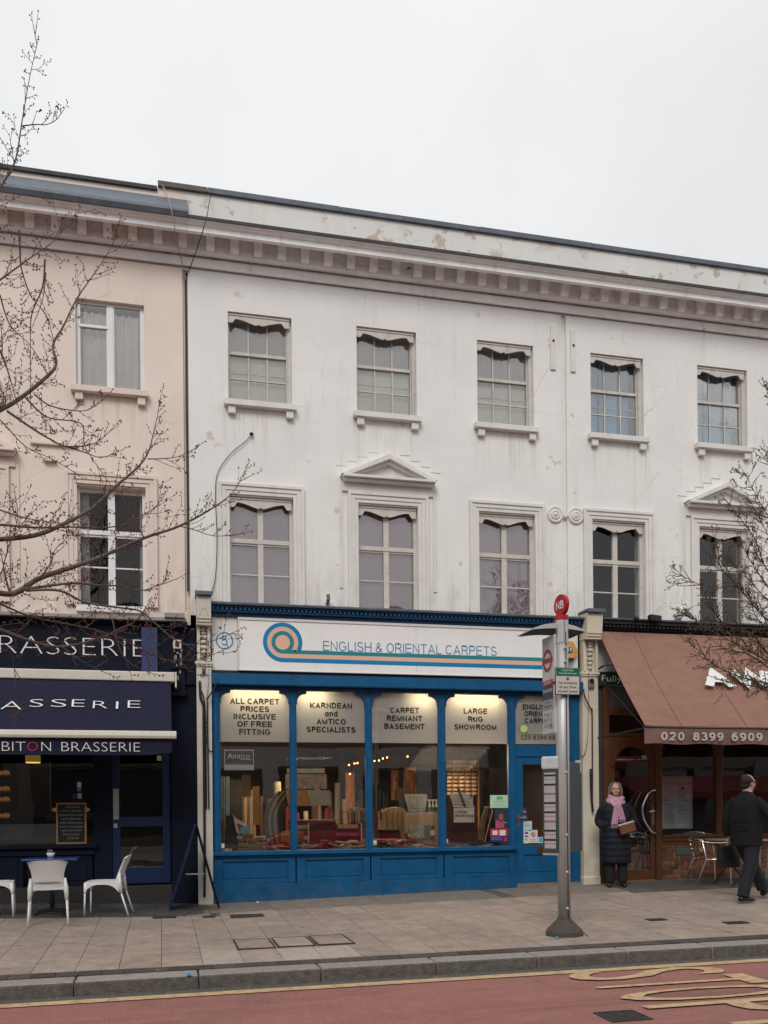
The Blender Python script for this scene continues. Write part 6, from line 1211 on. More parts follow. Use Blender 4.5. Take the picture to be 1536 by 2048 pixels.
m.add([dc+n_d*.022*s_+(tx_*math.cos(2*math.pi*k/n)+Vector((0,0,1))*math.sin(2*math.pi*k/n))*.118 for s_ in (-1, 1) for k in range(n)], [(k, (k+1) % n, n+(k+1) % n, n+k) for k in range(n)])
obj('disc', m, rdm, bs); grot('NB', dc+n_d*.0225-Vector((0,0,.045)), .088, letterw, bs, w=.145, sw=.17, right_=tx_, out_=n_d, thick=.002)
# canopy
def wing(u, v):
    a = 2*u-1; return (bx-.035+a*.325, by-.01+.42*v, 3.372-.075*a*a)
obj('canopy', MB().shell(wing, 24, 4, lambda u, v: Vector((0,0,-.058+.048*(2*u-1)**2))), M('canopy metal', (.47,.48,.49), .45, metal=.2), bs, smooth=True)
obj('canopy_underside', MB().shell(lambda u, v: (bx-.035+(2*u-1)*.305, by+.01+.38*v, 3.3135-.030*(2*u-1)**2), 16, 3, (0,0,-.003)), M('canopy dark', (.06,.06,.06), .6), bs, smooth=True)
# flag: panel running away from the kerb, lettering on its left face
fx, fy0, fy1 = bx-.075, by+.05, by+.34; fg = obj('flag', MB().box(fx-.012, fx+.012, fy0-.04, fy1, 2.165, 3.25), M('flag white', (.56,.55,.55), .4), bs)
fX = fx-.0125
def fp(y0, y1, z0, z1, mt, name='flag_band', d=.002): return obj(name, MB().box(fX-d, fX-.0002, y0, y1, z0, z1), mt, fg)
fp(fy0, fy1, 2.71, 2.765, c_('flag red', .40,.06,.08)); fp(fy0, fy1, 2.545, 2.71, c_('flag slate', .055,.065,.085)); fp(fy0, fy1, 2.43, 2.545, c_('flag grey', .33,.34,.34))
fmid = (fy0+fy1)/2; q = MB(); n = 36
for k in range(n):
    w0, w1 = 2*math.pi*k/n, 2*math.pi*(k+1)/n
    for r0, r1 in ((.088,.128),): q.quad(*[(fX-.002, fmid+r*math.cos(w), 2.985+r*1.0*math.sin(w)) for r, w in ((r0,w0),(r1,w0),(r1,w1),(r0,w1))])
rr_ = c_('roundel red', .30,.06,.06); obj('roundel_ring', q, rr_, fg, fix=False); fp(fmid-.142, fmid+.142, 2.958, 3.012, rr_, 'roundel_bar', .004)
ft_ = dict(right_=(0,-1,0), out_=(-1,0,0), thick=.0008)
grot('BUS STOP', (fX-.0021, fmid, 2.722), .03, letterw, fg, w=.17, **ft_); grot('Surbiton Station', (fX-.0021, fmid, 2.63), .04, letterw, fg, w=.25, **ft_); grot('towards', (fX-.0021, fmid, 2.505), .025, letterb, fg, w=.12, **ft_); grot('Kingston', (fX-.0021, fmid, 2.455), .032, letterb, fg, w=.2, **ft_)
for r_, row in enumerate((('71','465','K2'),('281','671','K1'),('K3','641','65'))):
    for c, s_ in enumerate(row):
        y_ = fy1-.06-c*.085
        if s_ == '65': fp(y_-.038, y_+.038, 2.215, 2.275, c_('night bus blue', .25,.38,.52), 'route_tile', .0008)
        grot(s_, (fX-.0012, y_, 2.385-r_*.062-.03), .042, letterb, fg, w=.021*len(s_), **ft_)
    fp(fy0, fy1, 2.350-r_*.062-.008, 2.352-r_*.062-.007, pgy, 'rule_line', .0012)
# no stopping plate
ns = thing('parking_sign', 'green headed plate reading No stopping at any time except buses', 'sign', (bx, by-.12, 2.6)); sx0, sx1, sz0, sz1 = bx-.125, bx+.150, 2.572, 2.862; yy = by-.115
obj('plate', MB().box(sx0, sx1, yy, yy+.01, sz0, sz1), M('plate cream', (.50,.48,.42), .5), ns, bevel=.003); obj('plate_edge', MB().box(sx0-.006, sx1+.006, yy+.011, yy+.016, sz0-.006, sz1+.006), blk, ns); obj('clamp', MB().box(bx-.09, bx+.09, yy+.016, by+.05, 2.70, 2.73), blkm, ns)
obj('green_header', MB().box(sx0+.003, sx1-.003, yy-.002, yy-.0002, 2.772, sz1-.004), M('header green', (.0,.13,.075), .4), ns)
mid = (sx0+sx1)/2
grot('London Bus', (mid, yy-.0022, 2.826), .017, letterw, ns, w=.14, thick=.001); grot('Priority Network', (mid, yy-.0022, 2.793), .017, letterw, ns, w=.21, thick=.001)
q = MB(); ring_sector(q, mid, 2.742, 0, .018, 0, 360, yy-.002, yy-.0002, 20); obj('red_route_mark', q, c_('mark purple', .14,.08,.28), ns)
for k, (s_, w_) in enumerate((('No stopping', .215), ('at any time', .195), ('except buses', .235))): grot(s_, (mid, yy-.0003, 2.684-k*.046), .026, letterb, ns, w=w_, thick=.001, sw=.17)
# timetable case: two panels folded behind the pole
tcm = M('case grey green', (.045,.055,.055), .5); L0 = Vector((bx-.205, by+.10, 0)); C0 = Vector((bx-.075, by-.03, 0)); R0 = Vector((bx+.375, by+.31, 0)); C1 = Vector((bx+.06, by-.0, 0))
tt_ = thing('timetable_case', 'grey timetable case with white hood mounted on the bus stop pole', 'timetable case', (bx, by+.05, .83))
def vpanel(A, B, z0, z1, th): d = (B-A).normalized(); nn = Vector((-d.y, d.x, 0))*th; return MB().hexa([A+Vector((0,0,z0)), B+Vector((0,0,z0)), B+nn+Vector((0,0,z0)), A+nn+Vector((0,0,z0)), A+Vector((0,0,z1)), B+Vector((0,0,z1)), B+nn+Vector((0,0,z1)), A+nn+Vector((0,0,z1))])
obj('left_panel', vpanel(L0, C0, .83, 1.76, .05), tcm, tt_, bevel=.006); obj('right_panel', vpanel(C1, R0, .83, 1.84, .05), tcm, tt_, bevel=.006)
obj('hood', vpanel(L0+Vector((-.02,-.012,0)), C0+Vector((0,-.012,0)), 1.755, 1.90, .08), M('hood white', (.50,.51,.52), .45), tt_, bevel=.02); obj('hood_end', vpanel(R0-Vector((.05,.05,0)), R0, 1.72, 1.87, .06), M('hood grey', (.40,.41,.42), .5), tt_, bevel=.012); obj('case_foot', vpanel(L0, C0+Vector((0,0,0)), .805, .829, .05), alu, tt_)
dL = (C0-L0).normalized(); nL = Vector((dL.y, -dL.x, 0)); A_ = L0+dL*.022+nL*.0008; B_ = C0-dL*.03+nL*.0008
obj('timetable_sheet', vpanel(A_, B_, .88, 1.72, .0005), M('timetable paper', (.40,.36,.365), .5, var=.08), tt_)
for k in range(16):
    z = 1.70-k*.051; o = vpanel(A_+nL*.0016, B_+nL*.0016, z-.006 if k % 2 else z-.022, z, .0004)
    obj('print_band', o, (pblk, M('paper print', (.20,.15,.155), .6, var=.5, scale=60), pblk, c_('band red', .32,.05,.06) if k > 8 else pgy, M('paper print', (.20,.15,.155), .6), c_('band cyan', .30,.42,.50) if k in (11,12,13) else pgy)[k % 6], tt_)
obj('base_collar', MB().lathe([(.22,-.02),(.215,.05),(.09,.17),(.078,.20),(.072,.20)], (bx,by,bz), 8), M('rubber concrete base', (.07,.058,.048), .95, var=.3, scale=30, bump=.8, bscale=60), bs, bevel=.012); obj('base_joint', MB().obox((bx+.10,by-.115,bz+.095), (.09,-.09,-.095), (.003,.003,0), (0,0,.004)), blk, bs)
# ================================================================== people
skin = M('skin', (.50,.29,.215), .55, var=.08, scale=30, bump=.05); 
def arm_hand(m, sh, el, wr, r, curl, fdir, side, fr=.0085):
    """upper arm, forearm, palm, four unequal curled fingers and a thumb"""
    sh, el, wr, fdir, side = map(Vector, (sh, el, wr, fdir, side)); fdir.normalize(); side.normalize(); pn = fdir.cross(side).normalized()
    m.tube([sh, sh.lerp(el,.5), el, el.lerp(wr,.5), wr], [r*1.25, r*1.12, r*.95, r*.82, r*.6], 12)
    pc = wr + fdir*.05
    m.tube([wr, wr+fdir*.03, wr+fdir*.065, wr+fdir*.09], [.016,.017,.016,.012], 10, ry=[.026,.038,.042,.036], upv=pn)
    for k, (o, ln) in enumerate(((-.030,.068),(-.010,.080),(.010,.074),(.029,.058))):
        p = wr+fdir*.075+side*o; d = fdir.copy(); pts = [p]; 
        for j, f_ in enumerate((.45,.32,.23)):
            d = (Matrix.Rotation(curl*(.6+.5*j), 3, side) @ d).normalized(); p = p+d*ln*f_*1.15; pts.append(p)
        m.tube(pts, [fr, fr*.98, fr*.92, fr*.75], 8)
    p = wr+fdir*.02-side*.03; d = (fdir*.6-side*.8).normalized(); m.tube([p, p+d*.032, p+d*.055+fdir*.012+pn*.008, p+d*.062+fdir*.034+pn*.016], [.013,.011,.0095,.0075], 8)
def head(m, c, s=1.0, nose=.022):
    c = Vector(c); m.ball(c+Vector((0,-.012,.03))*s, (.074*s,.092*s,.088*s), 20, 14); m.ball(c+Vector((0,.018,-.028))*s, (.060*s,.070*s,.078*s), 18, 12); m.ball(c+Vector((0,.052,-.078))*s, (.032*s,.03*s,.024*s), 12, 8)
    m.tube([c+Vector((0,.082,.022))*s, c+Vector((0,.098,.0))*s, c+Vector((0,.108,-.018))*s], [.010*s,.012*s,.014*s], 8); m.ball(c+Vector((0,.094,-.024))*s, (.018*s,.012*s,.010*s), 8, 6)
    for q in (-1, 1): m.ball(c+Vector((q*.074,-.005,-.005))*s, (.010*s,.018*s,.030*s), 8, 6); m.ball(c+Vector((q*.036,.066,-.02))*s, (.022*s,.02*s,.022*s), 8, 6); m.ball(c+Vector((q*.03,.074,.038))*s, (.026*s,.012*s,.009*s), 8, 6)
    m.ball(c+Vector((0,.084,-.05))*s, (.024*s,.010*s,.005*s), 8, 5); m.ball(c+Vector((0,.083,-.060))*s, (.020*s,.010*s,.006*s), 8, 5)
# ---- woman in the long padded coat
wo = thing('person', 'woman in long navy padded coat and pink scarf standing by the cream pilaster', 'person', (0,0,0))
m = MB(); S = .94
head(m, (0,.01,1.535), .98); m.tube([(0,-.01,1.33),(0,0,1.48)], [.052,.05], 12)
m.tube([(0,0,.80),(0,0,.95),(0,0,1.15),(0,0,1.28),(0,-.005,1.36)], [.11,.10,.10,.09,.05], 16, ry=[.16,.15,.16,.165,.07])
for q in (-1, 1):
    m.tube([(q*.085,0,.86),(q*.09,.01,.48),(q*.10,-.01,.07)], [.082,.058,.038], 12); m.tube([(q*.10,-.04,.045),(q*.11,.07,.035),(q*.12,.14,.03)], [.03,.03,.02], 8)
arm_hand(m, (.165,0,1.31), (.235,-.05,1.05), (.165,.055,.965), .036, .5, (-.35,.25,-.9), (0,.9,.3))
arm_hand(m, (-.165,0,1.31), (-.24,-.04,1.05), (-.165,.12,.955), .036, .7, (.1,.35,-.85), (.75,.5,.2))
fuse('body', m, skin, wo, .0075, 2, local=True)
coatm = M('navy padded coat', (.010,.012,.020), .55, var=.2, scale=8, bump=.12, bscale=90, spec=.2)
m = MB(); n = 64; pts, rd, rw = [], [], []
keys = [(.37,.165,.235),(.55,.168,.232),(.75,.165,.225),(.95,.150,.215),(1.10,.145,.215),(1.25,.130,.215),(1.32,.105,.190),(1.375,.075,.11)]
def kv(z, i):
    for a, b in zip(keys, keys[1:]):
        if a[0] <= z <= b[0]: return a[i]+(b[i]-a[i])*(z-a[0])/(b[0]-a[0])
    return keys[-1][i]
for k in range(n+1):
    z = .37+(1.375-.37)*k/n; q = .009*(abs(math.sin(math.pi*(z-.37)/.098))-.5)*(1 if z < 1.0 else .45) if z < 1.3 else 0
    pts.append((0, 0, z)); rd.append(kv(z,1)+q); rw.append(kv(z,2)+q)
m.tube(pts, rd, 28, ry=rw)
def sleeve(m, P, r0, r1, q=.006):
    P = smoothp(P, 8); k = len(P); m.tube(P, [r0+(r1-r0)*i/(k-1)+q*(abs(math.sin(i*.9))-.5) for i in range(k)], 14)
sleeve(m, [(.150,0,1.30),(.225,-.03,1.18),(.262,-.05,1.04),(.215,.04,.965),(.165,.10,.945)], .074, .056)
sleeve(m, [(-.150,0,1.30),(-.225,-.03,1.18),(-.262,-.04,1.04),(-.215,.07,.97),(-.165,.135,.955)], .078, .058)
fuse('coat', m, coatm, wo, .010, 3, local=True)
obj('coat_placket', MB().box(-.012, .012, .150, .172, .39, .93), coatm, wo, bevel=.006)
m = MB()
for q in (-1, 1): m.tube([(q*.085,0,.62),(q*.092,0,.40),(q*.098,.0,.20),(q*.100,.0,.065)], [.092,.088,.080,.078], 14, ry=[.085,.082,.076,.075])
fuse('trousers', m, M('navy trousers', (.008,.009,.014), .85, bump=.1), wo, .012, 3, local=True)
shoem = M('black shoe leather', (.010,.009,.009), .35, bump=.03)
for q in (-1, 1):
    s = MB(); s.tube([(q*.098,-.07,.045),(q*.10,-.03,.05),(q*.108,.05,.042),(q*.118,.13,.030),(q*.122,.165,.022)], [.034,.045,.038,.028,.012], 12, ry=[.030,.042,.043,.038,.02], upv=(0,0,1)); obj('shoe', s, shoem, wo, smooth=True)
hairw = M('grey blonde hair', (.17,.13,.095), .6, var=.35, scale=60, stretch=(1,1,.25), bump=.4, bscale=200)
m = MB(); hc = Vector((0,-.005,1.565)); m.ball(hc+Vector((0,-.022,.010)), (.084,.096,.090), 20, 14)
for q in (-1, 1): m.tube([(q*.035,.05,1.650),(q*.075,.035,1.615),(q*.092,.02,1.56),(q*.098,.012,1.50),(q*.092,.01,1.445),(q*.082,.0,1.43)], [.014,.019,.018,.019,.020,.012], 10); m.tube([(q*.06,-.06,1.60),(q*.08,-.05,1.50),(q*.075,-.045,1.43)], [.04,.04,.03], 10)
m.tube([(0,-.09,1.58),(0,-.095,1.46)], [.05,.04], 10, ry=[.07,.08])
fuse('hair', m, hairw, wo, .009, 2, local=True)
ey = MB()
for q in (-1, 1): ey.ball((q*.030,.082,1.552), (.010,.005,.005), 8, 6)
obj('eye', ey, M('eye dark', (.03,.02,.018), .3), wo); obj('lips', MB().ball((0,.094,1.484), (.020,.006,.006), 10, 6), M('lips', (.26,.09,.075), .5), wo, smooth=True)
gl = MB()
for q in (-1, 1): gl.tube([(q*.032+.021*math.cos(a*.628), .098, 1.552+.014*math.sin(a*.628)) for a in range(11)], .0012, 4)
gl.tube([(-.011,.099,1.553),(.011,.099,1.553)], .0012, 4); obj('glasses', gl, M('spectacle rim', (.1,.07,.05), .4), wo)
scm = M('pink lilac scarf', (.50,.275,.36), .95, var=.14, scale=12, bump=.5, bscale=160)
m = MB()
for k, (z, r, rr, tl) in enumerate(((1.352,.118,.036,.010),(1.392,.108,.036,-.012),(1.425,.094,.030,.014))):
    m.tube([(r*math.cos(a*.3927), .012+r*.95*math.sin(a*.3927), z+tl*math.cos(a*.3927)-.028*max(0, math.sin(a*.3927))) for a in range(17)], rr, 10, cap=False)
m.tube(smoothp([(-.02,.115,1.37),(-.045,.15,1.30),(-.02,.165,1.22)],4), .036, 12, ry=.022)
m.tube([(.09,.10,1.36),(.03,.14,1.29),(-.03,.165,1.24)], [.03,.034,.03], 10)
fuse('scarf', m, scm, wo, .008, 2, local=True)
def tail(x0, x1, z0, z1, y, w0, w1):
    return MB().shell(lambda u, v: (x0+(x1-x0)*v+(w0+(w1-w0)*v)*(u-.5), y+.010*math.sin(u*14+v*3)-.004*v+.02*math.sin(math.pi*u), z0+(z1-z0)*v), 16, 12, (0,-.012,0))
obj('scarf_tail', tail(.0, .035, 1.29, .995, .175, .075, .105), scm, wo, smooth=True); obj('scarf_tail', tail(-.05, -.085, 1.28, 1.065, .178, .06, .105), scm, wo, smooth=True)
frg = MB()
for k in range(11): frg.tube([(-.012+k*.010,.178,.998),(-.012+k*.0095+random.uniform(-.004,.004),.176,.93)], .0028, 4)
for k in range(10): frg.tube([(-.130+k*.0105,.180,1.068),(-.130+k*.0105+random.uniform(-.004,.004),.178,1.02)], .0028, 4)
obj('scarf_fringe', frg, scm, wo)
wo.location = (7.02, -.62, zg(7,-.6)+.010); wo.rotation_euler = (0,0,R(158))
bagt = thing('clutch_bag', 'brown leather clutch bag with cream top held by the woman', 'bag', (0,0,0)); A = Matrix.Rotation(R(-17), 3, 'Y')
AA = Matrix.Rotation(R(158), 3, 'Z') @ Matrix.Rotation(R(16), 3, 'Y'); bc = Vector(wo.location)+Matrix.Rotation(R(158), 3, 'Z') @ Vector((-.155,.235,.925))
bagt.location = bc
obj('leather_body', MB().obox(bc, AA@Vector((.125,0,0)), AA@Vector((0,.035,0)), AA@Vector((0,0,.075))), M('brown leather', (.15,.052,.022), .5, var=.15, bump=.1), bagt, bevel=.018)
obj('cream_top', MB().obox(bc+AA@Vector((0,.004,.082)), AA@Vector((.128,0,0)), AA@Vector((0,.040,0)), AA@Vector((0,0,.012))), M('cream leather', (.52,.47,.38), .5), bagt, bevel=.008)

# ---- walking man in the dark suit
mn = thing('person', 'balding man in charcoal suit jacket walking right past the restaurant', 'person', (0,0,0))
m = MB(); hd = MB(); head(hd, (0,0,0), 1.05); HR = Matrix.Rotation(R(-14), 3, 'Z')
hcz = Vector((0,.045,1.625)); b0 = len(m.v); m.v += [tuple(HR @ Vector(v) + hcz) for v in hd.v]; m.f += [tuple(i+b0 for i in f) for f in hd.f]; m.m += hd.m
m.tube([(0,0,1.40),(0,.025,1.50),(0,.035,1.58)], [.07,.064,.06], 14)
m.tube([(0,0,.84),(0,0,1.0),(0,0,1.2),(0,0,1.34),(0,0,1.42)], [.12,.13,.13,.09,.055], 16, ry=[.16,.17,.18,.15,.075])
m.tube([(.09,0,.88),(.10,-.06,.50),(.085,-.21,.10)], [.09,.065,.042], 12); m.tube([(.085,-.25,.05),(.085,-.14,.045),(.085,-.06,.035)], [.032,.032,.02], 8)
m.tube([(-.09,0,.88),(-.10,.26,.52),(-.085,.50,.16)], [.09,.065,.042], 12); m.tube([(-.085,.49,.09),(-.085,.58,.11),(-.085,.66,.15)], [.032,.032,.02], 8)
arm_hand(m, (-.15,0,1.37), (-.275,-.04,1.12), (-.29,.02,.86), .042, .9, (0,.05,-1), (0,1,.05), .0095)
arm_hand(m, (.15,0,1.37), (.36,.06,1.15), (.40,.28,1.03), .042, .5, (.05,.85,-.2), (0,.1,-1), .0095)
fuse('body', m, skin, mn, .0078, 2, local=True)
suit = M('charcoal suit cloth', (.0135,.013,.012), .85, var=.18, scale=9, bump=.15, bscale=200, spec=.2)
m = MB(); m.tube([(0,-.01,.765),(0,-.01,.84),(0,0,.98),(0,.0,1.12),(0,0,1.26),(0,-.005,1.36),(0,-.005,1.42),(0,.005,1.475),(0,.015,1.505)], [.165,.168,.175,.178,.165,.138,.105,.080,.072], 26, ry=[.228,.228,.230,.230,.226,.212,.172,.110,.078])
m.tube(smoothp([(-.150,-.005,1.395),(-.245,-.03,1.28),(-.292,-.045,1.10),(-.30,.0,.90)],5), [.074-.0010*i for i in range(16)], 14)
m.tube(smoothp([(.150,-.005,1.395),(.280,.02,1.27),(.37,.07,1.14),(.40,.20,1.07),(.405,.25,1.05)],5), [.076-.0008*i for i in range(21)], 14)
fuse('jacket', m, suit, mn, .011, 4, local=True)
fd = MB()
for z, a in ((1.10,.02),(1.04,-.03),(.98,.025)): fd.tube([(-.17+.34*k/8, -.170-.006*math.sin(k)-.016*(1-abs(k-4)/4), z+a*(k-4)/4) for k in range(9)], .0045, 5)
fd.box(-.003, .003, -.176, -.160, .77, 1.0); obj('jacket_crease', fd, suit, mn, smooth=True)
obj('shirt_collar', MB().lathe([(.069,0),(.071,.028),(.067,.030)], (0,.020,1.493), 20), M('pale blue shirt', (.42,.45,.55), .7), mn, smooth=True); obj('shirt_cuff', MB().tube([(.407,.255,1.046),(.405,.275,1.040)], .042, 12), bpy.data.materials['pale blue shirt'], mn)
m = MB(); m.tube(smoothp([(.09,0,.90),(.10,-.03,.70),(.105,-.08,.48),(.09,-.16,.25),(.085,-.215,.075)],4), [.125,.122,.118,.112,.106,.10,.096,.093,.09,.088,.086,.084,.083,.082,.081,.08,.08], 16)
m.tube(smoothp([(-.09,0,.90),(-.10,.12,.70),(-.105,.26,.50),(-.09,.39,.30),(-.085,.475,.135)],4), [.125,.122,.118,.112,.106,.10,.096,.093,.09,.088,.086,.084,.083,.082,.081,.08,.08], 16)
fuse('trousers', m, M('dark navy trousers', (.011,.012,.019), .85, bump=.12, bscale=200), mn, .012, 3, local=True)
s = MB(); s.tube([(.085,-.285,.045),(.085,-.24,.055),(.085,-.16,.055),(.085,-.07,.040),(.085,.01,.026),(.085,.035,.020)], [.03,.045,.042,.034,.024,.01], 12, ry=[.03,.042,.044,.046,.040,.02]); obj('shoe', s, shoem, mn, smooth=True)
s = MB(); s.tube([(-.085,.455,.065),(-.085,.50,.085),(-.085,.58,.125),(-.085,.66,.15),(-.085,.735,.175),(-.085,.755,.18)], [.03,.045,.042,.034,.024,.01], 12, ry=[.03,.042,.044,.046,.040,.02]); obj('shoe', s, shoem, mn, smooth=True)
m = MB()
def hp_(v): return tuple(HR @ Vector(v) + hcz)
m.ball(hp_((0,-.028,.034)), (.084,.092,.088), 18, 12); m.ball(hp_((0,-.055,-.03)), (.072,.062,.055), 16, 10)
for q in (-1, 1): m.ball(hp_((q*.066,-.005,.03)), (.018,.05,.042), 12, 8)
fuse('hair', m, M('dark brown hair', (.020,.014,.011), .7, var=.4, scale=80, bump=.5, bscale=300), mn, .008, 1, local=True)
obj('bald_patch', MB().ball(hp_((0,-.062,.094)), (.036,.034,.020), 14, 8), M('thinning crown', (.075,.045,.035), .6, var=.3, scale=90), mn, smooth=True)
g_ = MB()
for q in (-1, 1): g_.tube([hp_((q*.082,0,.012)), hp_((q*.07,.085,.016))], .003, 5); g_.tube([hp_((q*.035+.024*math.cos(a*.628), .104, .010+.017*math.sin(a*.628))) for a in range(11)], .0022, 5)
obj('glasses', g_, M('red glasses', (.14,.02,.015), .4), mn)
mn.location = (7.84, -2.84, zg(7.8,-2.8)+.010); mn.rotation_euler = (0,0,R(-70))
Rm = Matrix.Rotation(R(-70), 3, 'Z'); bcs = Vector(mn.location)+Rm @ Vector((-.31,.02,.60)); bf = thing('briefcase', 'black briefcase carried by the walking man', 'briefcase', tuple(bcs))
obj('case_body', MB().obox(bcs, Rm@Vector((.05,0,0)), Rm@Vector((0,.205,0)), (0,0,.15)), M('black leather', (.008,.008,.009), .45, bump=.08), bf, bevel=.02); obj('flap', MB().obox(bcs+Vector((0,0,.06))+Rm@Vector((.052,0,0)), Rm@Vector((.004,0,0)), Rm@Vector((0,.20,0)), (0,0,.085)), M('black leather flap', (.011,.010,.011), .4, bump=.08), bf, bevel=.003)
obj('handle', MB().tube(smoothp([bcs+Rm@Vector((0,-.07,0))+Vector((0,0,.15)), bcs+Rm@Vector((0,-.05,0))+Vector((0,0,.185)), bcs+Rm@Vector((0,.05,0))+Vector((0,0,.185)), bcs+Rm@Vector((0,.07,0))+Vector((0,0,.15))],5), .009, 8), blk, bf, smooth=True)

# ================================================================== trees
def rnd_perp(t):
    v = Vector((random.gauss(0,1), random.gauss(0,1), random.gauss(0,1))); v -= t*v.dot(t); return v.normalized()
def sprig(tw, bd, p, d, ln, r, lev, bud, up_=.25, zig=.25, bs=.011, dense=.045):
    n = max(3, int(ln/.05)); pts = [p]; seg = ln/n; 
    for i in range(n):
        d = (d + Vector((random.gauss(0,zig*.4), random.gauss(0,zig*.4), random.gauss(0,zig*.4)+up_*.18))).normalized(); p = p+d*seg; pts.append(p)
        if lev > 0 and random.random() < .52:
            q = (d*random.uniform(.5,1.0)+rnd_perp(d)*random.uniform(.5,1.0)).normalized(); sprig(tw, bd, p, q, ln*random.uniform(.25,.55), r*.65, lev-1, bud, up_, zig, bs, dense)
        elif random.random() < bud:
            st = p+(rnd_perp(d)*.8+d*.4)*random.uniform(.012,.03); tw.tube([p, st], r*.5, 3, cap=False); bd.octa(st, bs*random.uniform(.6,1.15), bs*random.uniform(.8,1.4))
    tw.tube(pts, [max(r*(1-.6*i/n), .0016) for i in range(n+1)], 4, cap=False); bd.octa(p, bs*.8, bs*1.3)
def build_tree(label, base_, limbs, barkm, tm, bm_, step, tl, lev, up_, zig, bud, bs, group=None, rpx=.0052, tr=1.0):
    TR = tr
    t = thing('bare_tree', label, 'tree', base_, group); bx_, by_, bz_ = base_
    top = max(W(l[0][0][0], l[0][0][1], l[1]).z for l in limbs if l[3]); trp = [(bx_, by_, bz_-.1), (bx_, by_, bz_+.6), (bx_+.04, by_+.03, bz_+1.8), (bx_+.08, by_-.02, max(3.2, top-.6)), (bx_+.06, by_, top+.3)]
    obj('trunk', MB().tube(smoothp(trp, 6), [.19-.13*i/24 for i in range(25)], 14), barkm, t, smooth=True)
    tw, bd = MB(), MB()
    for pts, Y, px_r, root_ in limbs:
        P = [W(x_, y_, Y + (0 if not root_ else .12*i)) for i, (x_, y_) in enumerate(pts)]
        if root_:
            zt = min(top, max(2.3, P[0].z-.5)); P = [Vector((bx_+.06, by_, zt)), Vector(((bx_*.45+P[0].x*.55), (by_+P[0].y)/2, zt*.35+P[0].z*.65))] + P
        S = smoothp(P, 5); k = len(S); r0 = px_r*rpx; rr = [max(r0*(1-i/(k-1))**.8, .0035) if not root_ or i > 8 else r0*(1.25-.25*i/8) for i in range(k)]
        obj('branch', MB().tube(S, rr, 8), barkm if px_r > 2.5 else tm, t, smooth=True)
        acc = 0
        for i in range((10 if root_ else 1), k):
            a, b = S[i-1], S[i]; L_ = (b-a).length; acc += L_
            while acc > step:
                acc -= step*random.uniform(.7,1.3); q = a.lerp(b, random.random()); dr = (b-a).normalized(); f = i/k
                d = (dr*random.uniform(.5,.9)+rnd_perp(dr)*random.uniform(.5,.9)+Vector((0,0,.15))).normalized()
                sprig(tw, bd, q, d, random.uniform(*tl)*(1.15-.5*f)*min(1, .30+px_r/4.5), TR*random.uniform(.0028,.0042), lev if random.random() < .6 else 0, bud, up_, zig, bs)
        sprig(tw, bd, S[-1], (S[-1]-S[-2]).normalized(), .12, .003, 0, 1.0, up_, .1, bs)
    obj('twig', tw, tm, t, kind='stuff', fix=False); obj('bud', bd, bm_, t, kind='stuff', fix=False)
    return t
Yt = -4.9
